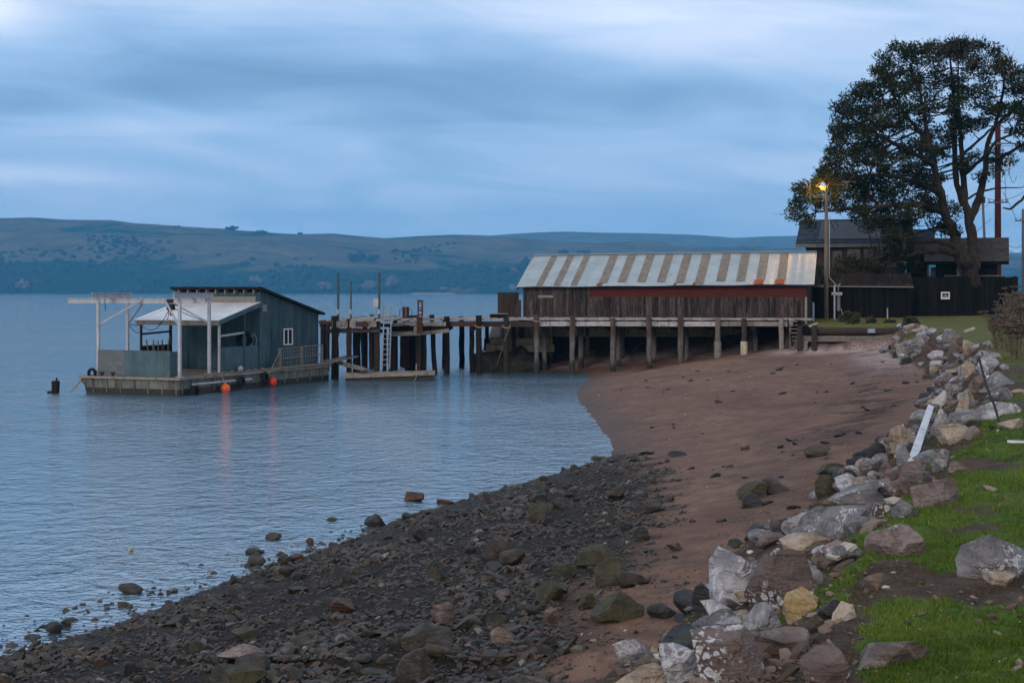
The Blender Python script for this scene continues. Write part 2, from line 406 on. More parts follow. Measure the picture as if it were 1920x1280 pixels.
RM = {
 'pale': rock_mat('pale_quartzy_rock', (.20, .21, .24), (.42, .42, .46), (.12, .105, .10), .0, .7),
 'grey': rock_mat('grey_rock', (.11, .115, .125), (.25, .245, .255), (.075, .066, .06), .25, .25, spot=18),
 'greylichen': rock_mat('grey_rock_with_lichen', (.10, .10, .105), (.22, .21, .22), (.06, .055, .05), .62, .0, spot=15),
 'brown': rock_mat('brown_rock', (.085, .062, .052), (.18, .135, .115), (.05, .035, .03), .0, .1),
 'brownlichen': rock_mat('brown_rock_with_white_lichen', (.09, .065, .060), (.16, .12, .11), (.055, .038, .034), .82, .0, spot=12),
 'mauve': rock_mat('mauve_rock', (.12, .09, .088), (.24, .185, .18), (.08, .055, .05), .3, .1, spot=18),
 'tan': rock_mat('tan_rock', (.26, .20, .145), (.40, .33, .255), (.15, .10, .07), .1, .2),
 'ochre': rock_mat('ochre_rock', (.33, .235, .11), (.42, .33, .19), (.20, .13, .07), .12, .2),
 'dark': rock_mat('dark_wet_rock', (.014, .014, .013), (.034, .032, .029), (.010, .009, .008), .0, .0, .55),
 'olive': rock_mat('weedy_olive_rock', (.034, .033, .020), (.070, .066, .044), (.022, .020, .014), .0, .0, .8, moss=(.055, .052, .018)),
 'cobble': rock_mat('shore_stone', (.022, .019, .015), (.064, .056, .043), (.013, .011, .008), .0, .0, .7),
 'rusty': rock_mat('rust_brown_weedy_rock', (.045, .018, .009), (.085, .036, .016), (.02, .010, .007), .0, .0, .6),
}
# ---------------------------------------------------------------- the shore: three contour lines in plan
def on_z(px, py, z):
    d = (H - z) * F / (py - Y0)
    return ((px - X0) / F * d, d, z)
SHORE = [(-120, -60, 0), (-34, -8, 0), (-14, 12, 0)] + [on_z(x, y, 0) for x, y in ((0, 1235), (150, 1190), (300, 1140), (430, 1088), (600, 1032), (690, 1000), (760, 968), (900, 928), (1040, 888), (1110, 868), (1150, 853), (1148, 832), (1118, 790), (1088, 755), (1080, 737), (1098, 714))] + [(4.6, 95.5, 0), (2.6, 98.5, 0), (-.2, 100, 0), (-1.2, 103, 0), (-3, 112, 0), (0, 118, 0), (14, 128, 0), (30, 150, 0), (70, 260, 0), (300, 900, 0)]
TOE = [(-110, -64, .8), (-28, -14, .8), (-5, 9, .85)] + [on_z(x, y, z) for x, y, z in ((1180, 1280, .9), (1235, 1235, 1.0), (1300, 1150, 1.1), (1345, 1070, 1.2), (1440, 1010, 1.25), (1500, 965, 1.3), (1560, 912, 1.35), (1640, 850, 1.4), (1712, 785, 1.5), (1758, 742, 1.6), (1752, 705, 1.7), (1672, 662, 1.8))] + [(22.5, 92.6, 1.75), (17.3, 93.2, 1.6), (17.0, 100, 1.5), (12, 102.0, 1.1), (5, 102.2, .45), (-.8, 102.6, .1), (-2.4, 112, .4), (1, 117, .4), (14, 126.5, .5), (31, 148, .5), (72, 258, .5), (302, 898, .5)]
EDGE = [(-106, -68, 2.2), (-24, -18, 2.4), (-3, 2.5, 2.5)] + [on_z(x, y, z) for x, y, z in ((1480, 1280, 2.6), (1560, 1170, 2.65), (1622, 1080, 2.7), (1722, 952, 2.8), (1815, 872, 2.85), (1868, 800, 2.9), (1888, 730, 3.0), (1878, 682, 3.05), (1850, 655, 3.05), (1790, 630, 3.05), (1700, 618, 3.0))] + [(22.6, 93.5, 2.95), (17.5, 94.0, 2.9), (17.6, 103.2, 2.95), (12, 103.4, 2.9), (5, 103.6, 2.9), (-.6, 103.8, 2.9), (-1.2, 111, 2.9), (2, 116, 2.9), (14, 125, 3), (32, 146, 3), (75, 255, 3), (305, 895, 3)]
def near_line(x, y, L):
    """distance to a line, z of the line there, and which side (True = landward, right of the way it runs)"""
    bd = np.full(x.shape, 1e18); bz = np.zeros(x.shape)
    for (ax, ay, az_), (bx, by, bz_) in zip(L[:-1], L[1:]):
        ex, ey = bx - ax, by - ay; ll = ex * ex + ey * ey
        t = np.clip(((x - ax) * ex + (y - ay) * ey) / ll, 0, 1)
        d2 = (x - ax - t * ex) ** 2 + (y - ay - t * ey) ** 2
        k = d2 < bd
        bd = np.where(k, d2, bd); bz = np.where(k, az_ + t * (bz_ - az_), bz)
    return np.sqrt(bd), bz
def inside(x, y, L):
    poly = [(p[0], p[1]) for p in L] + [(3000, 895), (3000, -3000), (-106, -3000)]
    c = np.zeros(x.shape, dtype=bool); j = len(poly) - 1
    for i in range(len(poly)):
        xi, yi = poly[i]; xj, yj = poly[j]
        cond = ((yi > y) != (yj > y)) & (x < (xj - xi) * (y - yi) / (yj - yi + 1e-12) + xi)
        c ^= cond; j = i
    return c
def terrain(x, y):
    """height and masks for points on the ground"""
    x = np.atleast_1d(np.asarray(x, float)); y = np.atleast_1d(np.asarray(y, float))
    dA, _ = near_line(x, y, SHORE); dB, zB = near_line(x, y, TOE); dC, zC = near_line(x, y, EDGE)
    iA, iB, iC = inside(x, y, SHORE), inside(x, y, TOE), inside(x, y, EDGE)
    z = np.where(~iA, np.maximum(-1.4, -.11 * dA), 0)
    zb = zB * dA / (dA + dB + 1e-6)
    z = np.where(iA & ~iB, zb, z)
    t = dB / (dB + dC + 1e-6)
    z = np.where(iB & ~iC, zB + (zC - zB) * (t * .8 + .2 * t * t * (3 - 2 * t)), z)
    rise = np.where(y < 45, .045 * np.minimum(dC, 9), 0) + np.where(y >= 45, .015 * np.minimum(dC, 24), 0)
    z = np.where(iC, zC + rise, z)
    zone = np.where(iC, 2, np.where(iB, 1, 0))
    rough = np.where(zone == 1, .16, .03) * np.clip(dA * .35, 0, 1)
    z = z + rough * fbm(x * .9, y * .9, o=3, seed=3) * np.where(zone == 2, np.clip(dC, 0, 1) * .6, 1)
    z = z + np.where(zone == 0, .012, .03) * fbm(x * 4.5, y * 4.5, o=2, seed=9)
    return z, zone, dA, dB, dC, iA
def gz(x, y): return float(terrain([x], [y])[0][0])
_ds = np.concatenate([np.linspace(5, 45, 1600), np.linspace(45.03, 180, 2000)])
def hit(px, py):
    """where the view line through a photo pixel meets the ground"""
    x = (px - X0) / F * _ds; z = H - (py - Y0) / F * _ds
    g = terrain(x, _ds)[0]
    g = np.maximum(g, 0.0)
    k = np.argmax(z <= g)
    if z[k] > g[k]: k = len(_ds) - 1
    return Vector((x[k], _ds[k], g[k])), float(_ds[k])

def hull_px(poly, px, py):
    c = np.zeros(px.shape, dtype=bool); j = len(poly) - 1
    for i in range(len(poly)):
        xi, yi = poly[i]; xj, yj = poly[j]
        c ^= ((yi > py) != (yj > py)) & (px < (xj - xi) * (py - yi) / (yj - yi + 1e-12) + xi); j = i
    return c
# the cobble shore ends along this line in plan (stones on the water side, sand beyond)
COB = [on_z(x, y, z) for x, y, z in ((940, 1330, .8), (985, 1275, .75), (1105, 1180, .75), (1200, 1080, .7), (1225, 1010, .6), (1240, 955, .5), (1215, 885, .25), (1190, 862, .15), (1150, 850, 0))]
COBPOLY = [(p[0], p[1]) for p in COB] + [(p[0], p[1]) for p in SHORE[3:13]][::-1] + [(-14, 12), (-34, -8), (-28, -14), (-4, 10)]
COBPOLY = [(p[0], p[1]) for p in COB] + [(SHORE[k][0], SHORE[k][1]) for k in range(13, 0, -1)] + [(-28, -14), (-8, 6)]
def cob_mask(x, y):
    ins = hull_px(COBPOLY, x, y)
    d, _ = near_line(x, y, [(a, b, 0) for a, b in [COBPOLY[k] for k in range(len(COB))]])
    jit = fbm(x * 1.3, y * 1.3, o=3, seed=5) * .5
    s = np.where(ins, d, -d) + jit
    return np.clip(s / 1.1 + .5, 0, 1)

# grid fanned out from well behind the camera
ks = np.linspace(-1.0, 1.0, 620); ks = np.sign(ks) * (np.abs(ks) ** 1.25) * .75
yy = np.concatenate([np.linspace(-30, 4, 18)[:-1], 4 + (np.geomspace(1, 60, 520) - 1) / 59 * 176, [200, 240, 300, 400, 520]])
KX, YY = np.meshgrid(ks, yy)
XX = KX * (YY + 34)
shape = XX.shape
Zt, ZN, DA, DB, DC, IA = terrain(XX.ravel(), YY.ravel())
Pt = np.stack([XX.ravel(), YY.ravel(), Zt], 1)
r_, c_ = shape
PATCH = [on_z(x, y, 2.95) + (rx, a) for x, y, rx, a in ((1640, 1150, 1.0, 1.2), (1760, 1150, 1.2, 1.1), (1880, 1120, .8, .6), (1700, 975, .9, .9), (1860, 900, 2.0, 1.4), (1900, 820, 2.2, 1.0), (1880, 1230, .9, .9), (1540, 1262, .4, .9), (1700, 1262, .5, .6), (1910, 760, 3.0, .9), (1905, 700, 4.0, .6),
         (1750, 1035, .5, -.5), (1850, 965, .5, -.8), (1590, 1090, .5, -1.2), (1690, 1090, .5, .7), (1790, 1100, .8, .6), (1560, 1160, .45, -1.3), (1480, 1230, .6, -1.2), (1800, 860, .8, -.8), (1790, 1240, .35, -.7), (1660, 1040, .6, -.9), (1830, 1075, .5, -.6), (1620, 1220, .3, -.8))]
def grass_mask(x, y, zn, dC):
    nf = fbm(x * .55, y * .55, o=4, seed=21); nf2 = fbm(x * 1.7, y * 1.7, o=3, seed=31)
    ex = 0
    for cx_, cy_, _z, rr_, aa in PATCH: ex = ex + aa * np.exp(-(((x - cx_) / rr_) ** 2 + ((y - cy_) / (rr_ * 1.5)) ** 2))
    g = np.where(zn == 2, np.clip((nf * .55 + nf2 * .45 + .02 + ex * .8 + np.clip(dC - 1.5, -1, 1.5) * .2) * 1.6, 0, 1), 0)
    return np.maximum(g, np.where(zn == 1, np.clip((.9 - dC) / .8 + nf2 * .8 + ex * .4, 0, 1) * np.clip(nf * 1.5 + .2 + ex, 0, 1), 0))
idx = np.arange(r_ * c_).reshape(shape)
quads = np.stack([idx[:-1, :-1], idx[:-1, 1:], idx[1:, 1:], idx[1:, :-1]], -1).reshape(-1, 4)
qx = Pt[quads].mean(1)
qz = ZN[quads].max(1)
deep = (Zt[quads].max(1) < -1.3)
cob = cob_mask(Pt[:, 0], Pt[:, 1])
nf = fbm(Pt[:, 0] * .55, Pt[:, 1] * .55, o=4, seed=21)
nf2 = fbm(Pt[:, 0] * 1.7, Pt[:, 1] * 1.7, o=3, seed=31)
# grass: solid on the far lawn, in patches by the camera, creeping on to the top of the bank
far = np.clip((Pt[:, 1] - 34) / 14, 0, 1)
grass = grass_mask(Pt[:, 0], Pt[:, 1], ZN, DC)
grass = np.where(ZN == 2, np.maximum(grass, far * .95), grass)
grass = np.where((Pt[:, 1] > 99) & (Pt[:, 0] < 17.4), 0, grass)
shell = np.exp(-((DB - .9) / 1.3) ** 2) * np.clip((Pt[:, 1] - 62) / 15, 0, 1) * (ZN < 2) * np.clip(.8 + nf2 * .8, 0, 1)
wrack = 1.5 * np.exp(-((DB - 2.0 + nf * .9) / .8) ** 2) * np.clip((Pt[:, 1] - 34) / 8, 0, 1) * np.clip((100 - Pt[:, 1]) / 20, 0, 1) * np.clip(.5 + nf2 * 1.6, 0, 1) * (ZN == 0)
wet = np.exp(-np.maximum(DA, 0) / 1.7)
def zone_mesh(name, sel, label=None):
    q = quads[sel]
    used, inv = np.unique(q, return_inverse=True)
    o = np_mesh(name, Pt[used], inv.reshape(-1, 4), GROUND, smooth=True)
    me = o.data
    ca = me.color_attributes.new('zone', 'FLOAT_COLOR', 'POINT')
    arr = np.stack([cob[used], grass[used], (ZN[used] >= 1).astype(float), wet[used]], 1).astype(np.float32)
    ca.data.foreach_set('color', arr.ravel())
    for nm, src in (('shell', shell), ('wrack', wrack), ('far', far)):
        a = me.attributes.new(nm, 'FLOAT', 'POINT'); a.data.foreach_set('value', src[used].astype(np.float32))
    o['kind'] = 'structure'
    return o
m, t, b = new_mat('shore_ground'); GROUND = m
geo = t.new('ShaderNodeNewGeometry'); P_ = geo.outputs['Position']
za = t.new('ShaderNodeVertexColor'); za.layer_name = 'zone'
sc = t.new('ShaderNodeSeparateColor'); t.link(za.outputs['Color'], sc.inputs[0])
n_big = t.noise(P_, .35, 5, .6); n_mid = t.noise(P_, 2.2, 6, .65); n_fine = t.noise(P_, 38, 5, .7); n_gr = t.noise(P_, 11, 4, .7)
sand = t.mix(t.step(n_big, .35, .65), (.180, .100, .066), (.245, .150, .104))
sand = t.mix(t.step(n_mid, .42, .66), sand, (.125, .077, .058))
sand = t.mix(t.math('MULTIPLY', t.step(t.noise(t.vscale(P_, (.5, .22, 1)), .55, 4, .6, .6), .45, .68), .7), sand, (.100, .060, .044))
sand = t.mix(t.math('MULTIPLY', t.step(n_fine, .50, .66), .55), sand, (.075, .045, .038))
sand = t.mix(t.math('MULTIPLY', t.step(n_gr, .58, .70), .45), sand, (.25, .17, .14))
shells = t.voro(P_, 7.0, 'F1'); pick = t.step(t.noise(P_, 1.6, 2, .5), .46, .60)
sand = t.mix(t.math('MULTIPLY', t.math('SUBTRACT', 1, t.step(shells, .05, .09)), pick), sand, (.60, .55, .52))
wrk = attr(t, 'wrack'); wn = t.noise(t.vscale(P_, (6, 14, 6), rot=(0, 0, .5)), 1, 5, .75, 1.5)
sand = t.mix(t.math('MULTIPLY', t.step(wn, .40, .56), wrk), sand, (.026, .014, .013))
shl = attr(t, 'shell')
sand = t.mix(t.math('MULTIPLY', t.step(t.noise(P_, 9, 5, .8), .38, .54), shl), sand, (.50, .42, .43))
wetf = t.step(t.math('ADD', za.outputs['Alpha'], t.math('MULTIPLY', t.math('SUBTRACT', n_mid, .5), .7)), .10, .95)
sand = t.mix(t.math('MULTIPLY', wetf, .8), sand, (.075, .052, .042))
mud = t.mix(t.step(n_mid, .4, .65), (.009, .0075, .006), (.024, .019, .015))
mud = t.mix(t.math('MULTIPLY', t.step(n_fine, .5, .7), .6), mud, (.045, .038, .030))
col = t.mix(sc.outputs[0], sand, mud)
soil = t.mix(t.step(n_mid, .38, .66), (.036, .024, .015), (.085, .060, .042))
soil = t.mix(t.math('MULTIPLY', t.step(n_fine, .54, .66), .7), soil, (.17, .125, .095))
chips = t.voro(t.vscale(P_, (1, 1, 1)), 24.0, 'F1')
soil = t.mix(t.math('MULTIPLY', t.math('SUBTRACT', 1, t.step(chips, .10, .16)), .5), soil, (.22, .17, .13))
col = t.mix(sc.outputs[2], col, soil)
grn = t.mix(t.step(n_gr, .35, .68), (.028, .062, .005), (.080, .150, .010))
grn = t.mix(t.math('MULTIPLY', t.step(n_fine, .45, .65), .5), grn, (.10, .155, .025))
grn_far = t.mix(t.step(t.noise(t.vscale(P_, (.5, 1.6, 1)), .6, 5, .6), .35, .7), (.075, .088, .016), (.13, .125, .028))
grn = t.mix(attr(t, 'far'), grn, grn_far)
gm = t.math('ADD', sc.outputs[1], t.math('MULTIPLY', t.math('SUBTRACT', t.noise(P_, 4.5, 7, .8), .5), 2.0))
col = t.mix(t.step(gm, .30, .85), col, grn)
t.link(col, b.inputs['Base Color'])
rg = t.math('SUBTRACT', .95, t.math('MULTIPLY', wetf, .15)); b.inputs['Specular IOR Level'].default_value = .25; t.link(rg, b.inputs['Roughness'])
hh = t.math('ADD', t.math('MULTIPLY', n_mid, 1.0), t.math('ADD', t.math('MULTIPLY', n_gr, .6), t.math('MULTIPLY', n_fine, .35)))
dry = t.math('SUBTRACT', 1.0, t.math('MULTIPLY', wetf, .85))
nb = t.new('ShaderNodeBump'); t.link(hh, nb.inputs['Height']); nb.inputs['Distance'].default_value = .06
t.link(t.math('MULTIPLY', dry, .8), nb.inputs['Strength']); t.link(nb.outputs[0], b.inputs['Normal'])
zone_mesh('beach', (qz == 0) & ~deep)
zone_mesh('bank', (qz == 1))
zone_mesh('lawn', (qz == 2))

# ---------------------------------------------------------------- water
m, t, b = new_mat('bay_water')
geo = t.new('ShaderNodeNewGeometry'); P_ = geo.outputs['Position']
pr = t.vscale(P_, (1, 1, 1), rot=(0, 0, math.radians(-14)))
w1 = t.noise(t.vscale(pr, (1.9, 1.8, 1)), 1.0, 3, .6, .6)
w2 = t.noise(t.vscale(P_, (6.5, 8.0, 1), rot=(0, 0, .35)), 1.0, 2, .6, .4)
w3 = t.noise(t.vscale(pr, (.45, .32, 1)), 1.0, 2, .5, .4)
calm = t.step(t.noise(t.vscale(P_, (.035, .07, 1)), 1.0, 3, .5, .5), .35, .65)
amp = t.math('ADD', .45, t.math('MULTIPLY', calm, .55))
wh = t.math('ADD', t.math('MULTIPLY', w1, .165), t.math('ADD', t.math('MULTIPLY', w2, .045), t.math('MULTIPLY', w3, .15)))
bp = t.new('ShaderNodeBump'); t.link(wh, bp.inputs['Height']); t.link(amp, bp.inputs['Strength']); bp.inputs['Distance'].default_value = 1.0
gl = t.new('ShaderNodeBsdfGlossy'); gl.inputs['Color'].default_value = (.95, .98, 1.0, 1); gl.inputs['Roughness'].default_value = .03
t.link(bp.outputs[0], gl.inputs['Normal'])
df = t.new('ShaderNodeBsdfDiffuse'); df.inputs['Color'].default_value = (.060, .12, .175, 1)
fr = t.new('ShaderNodeFresnel'); fr.inputs['IOR'].default_value = 6.5; t.link(bp.outputs[0], fr.inputs['Normal'])
mx = t.new('ShaderNodeMixShader'); t.link(fr.outputs[0], mx.inputs[0]); t.link(df.outputs[0], mx.inputs[1]); t.link(gl.outputs[0], mx.inputs[2])
out = [n for n in t.n if n.type == 'OUTPUT_MATERIAL'][0]; t.link(mx.outputs[0], out.inputs[0]); t.n.remove(b)
WATER = m
wb = MB(); E = 6200
wb.add([(-E, -400, 0), (E, -400, 0), (E, 6300, 0), (-E, 6300, 0)], [(0, 1, 2, 3)])
wo_ = wb.build('water', WATER); wo_['kind'] = 'structure'

# ---------------------------------------------------------------- hills across the bay
def ridge_fn(pts):
    xs = np.array([p[0] for p in pts], float); ys = np.array([p[1] for p in pts], float)
    return lambda px: np.interp(px, xs, ys)
R1 = ridge_fn([(-1200, 450), (-500, 425), (-150, 414), (0, 409), (60, 408), (120, 412), (210, 413), (250, 419), (300, 422), (400, 429), (480, 435), (550, 440), (640, 443), (720, 447), (780, 443), (850, 440), (905, 441), (960, 446), (1050, 452), (1150, 456), (1300, 462), (1500, 466), (1700, 474), (1900, 482), (2300, 494), (3200, 520)])
R2 = ridge_fn([(-1200, 470), (0, 450), (700, 448), (880, 446), (930, 441), (1000, 436), (1060, 434), (1120, 436), (1200, 437), (1300, 440), (1380, 446), (1440, 443), (1500, 442), (1600, 452), (1750, 465), (1900, 474), (2400, 490), (3200, 520)])
def hills(name, R, d0, d1, nx, ny, x0p, x1p, mat, gully=1.0, seed=1):
    px = np.linspace(x0p, x1p, nx); v = np.linspace(0, 1, ny)
    PXg, Vg = np.meshgrid(px, v)
    D = d0 + (d1 - d0) * Vg
    X = (PXg - X0) / F * D
    zr = H + (Y0 - R(PXg)) / F * (D * 0 + d1)
    g = fbm(X / 420, D / 420, o=5, seed=seed); g2 = fbm(X / 130, D / 160, o=4, seed=seed + 3)
    prof = np.sin(np.clip(Vg, 0, 1) * math.pi / 2) ** 1.0
    prof = .50 * Vg + .50 * prof
    env = np.sin(np.pi * np.clip(Vg, 0, 1)) ** .8
    Z = zr * prof + env * (g * 24 + g2 * 7) * gully
    Z = np.maximum(Z, 0) - .8 * (Vg == 0)
    pts = np.stack([X.ravel(), D.ravel(), Z.ravel()], 1)
    # back slope
    idx = np.arange(nx * ny).reshape(ny, nx)
    q = np.stack([idx[:-1, :-1], idx[:-1, 1:], idx[1:, 1:], idx[1:, :-1]], -1).reshape(-1, 4)
    lastx = pts[idx[-1]]; back = lastx.copy(); back[:, 1] += 500; back[:, 2] = 0
    bi = np.arange(nx) + nx * ny
    pts = np.concatenate([pts, back])
    q2 = np.stack([idx[-1, :-1], idx[-1, 1:], bi[1:], bi[:-1]], -1)
    o = np_mesh(name, pts, np.concatenate([q, q2]), mat, smooth=True)
    o['kind'] = 'structure'
    return X, D, Z
def hill_mat(name, scrub_bias):
    m, t, b = new_mat(name)
    geo = t.new('ShaderNodeNewGeometry'); P_ = geo.outputs['Position']
    sx = t.new('ShaderNodeSeparateXYZ'); t.link(P_, sx.inputs[0])
    big = t.noise(t.vscale(P_, (.0022, .0030, .012)), 1, 6, .62, .6)
    md = t.noise(t.vscale(P_, (.012, .014, .05)), 1, 6, .68, .3)
    fn = t.noise(t.vscale(P_, (.06, .06, .12)), 1, 4, .7)
    gr = t.mix(t.step(md, .35, .68), (.075, .068, .050), (.14, .122, .088))
    gr = t.mix(t.math('MULTIPLY', t.step(fn, .5, .7), .5), gr, (.045, .050, .030))
    sb = t.mix(t.step(fn, .38, .64), (.006, .026, .016), (.020, .044, .024))
    low = t.math('SUBTRACT', 1.0, t.step(sx.outputs[2], 18, 88))
    f = t.math('ADD', t.math('ADD', t.math('MULTIPLY', big, 1.15), t.math('MULTIPLY', low, .26)), t.math('MULTIPLY', md, .45))
    col = t.mix(t.step(f, .92 - scrub_bias, 1.04 - scrub_bias), gr, sb)
    beach = t.math('SUBTRACT', 1.0, t.step(sx.outputs[2], .6, 2.0))
    col = t.mix(t.math('MULTIPLY', beach, t.step(t.noise(t.vscale(P_, (.006, .006, 0)), 1, 2, .5), .54, .60)), col, (.40, .29, .25))
    t.link(col, b.inputs['Base Color']); b.inputs['Roughness'].default_value = 1.0; b.inputs['Specular IOR Level'].default_value = 0.0
    t.link(t.bump(t.math('ADD', md, t.math('MULTIPLY', fn, .4)), 1.0, 9.0), b.inputs['Normal'])
    return m
HX, HD, HZ = hills('hills', R1, 2700, 3700, 520, 90, -1300, 3200, hill_mat('hillside', .08), seed=4)
hills('far_hills', R2, 4700, 5600, 260, 40, -1300, 3200, hill_mat('far_hillside', .0), gully=.7, seed=8)

# icosphere bases for crowns, rocks and stones
import bmesh
def ico(sub):
    bm = bmesh.new(); bmesh.ops.create_icosphere(bm, subdivisions=sub, radius=1)
    v = np.array([p.co[:] for p in bm.verts]); f = np.array([[q.index for q in p.verts] for p in bm.faces]); bm.free()
    return v, f
ICO = {k: ico(k) for k in (1, 2, 3, 4, 5)}

def leaf_mat(name, c1, c2, c3, rough=.9, trans=0.0):
    m, t, b = new_mat(name)
    tn = attr(t, 'tint'); geo = t.new('ShaderNodeNewGeometry')
    n = t.noise(geo.outputs['Position'], .9, 3, .6)
    col = t.mix(tn, c1, c2); col = t.mix(t.math('MULTIPLY', t.step(n, .5, .7), .5), col, c3)
    t.link(col, b.inputs['Base Color']); b.inputs['Roughness'].default_value = rough; b.inputs['Specular IOR Level'].default_value = .15
    return m
HL1 = leaf_mat('hill_tree_leaves', (.005, .018, .013), (.018, .036, .022), (.03, .035, .026))
HL2 = leaf_mat('bare_hill_tree', (.07, .06, .056), (.14, .12, .11), (.06, .06, .05))
BARKM = MAT['bark']
def blobs(cs, rs, sub=2, squash=.8, seed=0, amp=.35):
    bv, bf = ICO[sub]; n = len(cs); cs = np.asarray(cs, float); rs = np.asarray(rs, float)
    V_ = bv[None] * rs[:, None, None]; off = cs[:, None] * 1.0
    w_ = V_ / rs[:, None, None] * 1.9 + off * .37
    d = fbm(w_[..., 0], w_[..., 1], w_[..., 2], o=3, seed=seed)
    V_ = V_ * (1 + amp * d[..., None]); V_[..., 2] *= squash
    V_ = V_ + off
    Fc = bf[None] + (np.arange(n) * len(bv))[:, None, None]
    return V_.reshape(-1, 3), Fc.reshape(-1, 3)
def hill_z(x, d):
    i = int(np.clip((d - 2700) / 1000 * 89, 0, 89)); px = x / d * F + X0
    j = int(np.clip((px + 1300) / 4500 * 519, 0, 519)); return HZ[i, j]
cs, rs, tn = [], [], []
for i in range(5200):
    px = random.uniform(-250, 1150); v = random.random() ** 2.0
    d = 2715 + v * 930; x = (px - X0) / F * d
    dens = float(fbm(np.array([x / 190]), np.array([d / 190]), o=3, seed=77)[0])
    if dens < -.25 + v * 1.6: continue
    r = random.uniform(3.5, 8) * (1.15 - .6 * v)
    cs.append((x, d, hill_z(x, d) + r * .3)); rs.append(r); tn.append(random.random())
V_, Fc = blobs(cs, rs, 1, .8, 5, .5)
wl = np_mesh('woodland', V_, Fc, HL1, np.repeat(tn, len(ICO[1][1])), smooth=False)
props(wl, 'dark scrub and woodland covering the lower slopes across the bay', 'woodland', kind='stuff')
def hill_tree(px, py, wpx, hpx, label, mat=HL1, v=None, name='hill_tree', seed=0):
    """a tree on the far hillside: found where the view line meets the slope"""
    best = None
    for vv in np.linspace(0.01, .995, 200):
        d = 2700 + vv * 1000; x = (px - X0) / F * d
        if H - (py - Y0) / F * d <= hill_z(x, d) + .5: best = (x, d); break
    if best is None: best = ((px - X0) / F * 3690, 3690)
    x, d = best; z = hill_z(x, d); w_, h_ = wpx * d / F, hpx * d / F
    e = empty(name, (x, d, z), label, 'tree', 'single trees on the far hills')
    n = 16; rr = random.Random(seed); cs = []; rs = []
    for i in range(n):
        a = rr.uniform(0, 6.28); q = rr.random() ** .5
        cs.append((math.cos(a) * q * w_ * .36, math.sin(a) * q * w_ * .3, h_ * (.38 + .42 * rr.random() * (1.1 - q * .6)))); rs.append(min(w_, h_) * rr.uniform(.16, .26))
    V_, Fc = blobs(cs, rs, 2, .85, seed, .55)
    np_mesh('crown', V_, Fc, mat, np.repeat([rr.random() for _ in cs], len(ICO[2][1])), parent=e)
    tb = MB(); tb.tube([(0, 0, -1), (0, 0, h_ * .4)], [w_ * .05, w_ * .03], 6); tb.build('trunk', BARKM, e)
for i, a in enumerate(((437, 434, 38, 12, 'wide dark clump of trees breaking the ridge line left of centre'),
        (562, 441, 14, 7, 'small dark tree standing alone on the ridge'),
        (490, 440, 30, 9, 'low dark trees along the ridge right of the wide clump'),
        (219, 459, 22, 13, 'round dark bush alone on the bare brown hillside'),
        (252, 460, 18, 9, 'low dark bush beside the round lone bush on the brown slope'),
        (668, 492, 40, 24, 'large dark tree high in the gully above the steel poles'),
        (700, 494, 34, 20, 'dark tree to the right of the large gully tree'),
        (741, 476, 16, 12, 'small dark tree on the upper slope above the pier'),
        (943, 518, 30, 22, 'rounded blue green tree on the slope left of the barn roof'),
        (990, 534, 46, 58, 'tall dark trees rising behind the left end of the barn roof'),
        (1056, 476, 26, 10, 'small dark clump peeping over the barn ridge at its left part'),
        (1095, 477, 40, 9, 'low wide clump of trees peeping over the barn ridge'),
        (40, 540, 44, 20, 'dark shore thicket at the far left of the bay'),
        (296, 541, 36, 24, 'dark shore tree behind the left gantry of the barge'))):
    hill_tree(*a, seed=i + 3)
for i, a in enumerate(((42, 549, 26, 24, 'pale leafless tree on the far shore at the left'), (735, 545, 26, 34, 'tall pale leafless tree by the far shore right of the steel poles'),
        (690, 549, 30, 26, 'pale leafless tree by the far shore between the steel poles'), (478, 540, 26, 28, 'pale leafless tree on the far shore above the barge roof'),
        (612, 549, 30, 24, 'pale leafless tree on the far shore left of the steel poles'), (830, 549, 22, 14, 'small pale bush on the far shore left of the barn'), (965, 549, 26, 18, 'pale bush on the far shore beside the board screen'))):
    hill_tree(*a, mat=HL2, seed=i + 43, name='bare_hill_tree')

# ---------------------------------------------------------------- haze
hm = bpy.data.materials.new('haze_air'); hm.use_nodes = True
ht = NT(hm.node_tree); ht.n.clear()
vo = ht.new('ShaderNodeVolumePrincipled'); vo.inputs['Color'].default_value = (.13, .55, .98, 1); vo.inputs['Density'].default_value = .000135; vo.inputs['Anisotropy'].default_value = 0
oo = ht.new('ShaderNodeOutputMaterial'); ht.link(vo.outputs[0], oo.inputs['Volume'])
hb = MB(); hb.box((-6800, -460, -3), (6800, 6800, 330))
hz = hb.build('haze', hm); props(hz, 'blue evening haze over the bay', 'haze', kind='stuff')
# ================================================================ floating work barge (local x = along the side, y = across to the left, z up from the water)
BO = Vector((-15.84, 76.1, 0)); BANG = math.atan2(.923, .385)
def BW(s, t_, z): # barge local -> world
    c, sn = math.cos(BANG), math.sin(BANG)
    return Vector((BO.x + c * s - sn * t_, BO.y + sn * s + c * t_, z))
BL, BWD, DK = 14.5, 5.5, .88
barge = empty('work_barge', BO, 'teal shed and pale steel gantry on a flat grey barge moored off the pier', 'barge', rz=BANG)
h = MB()
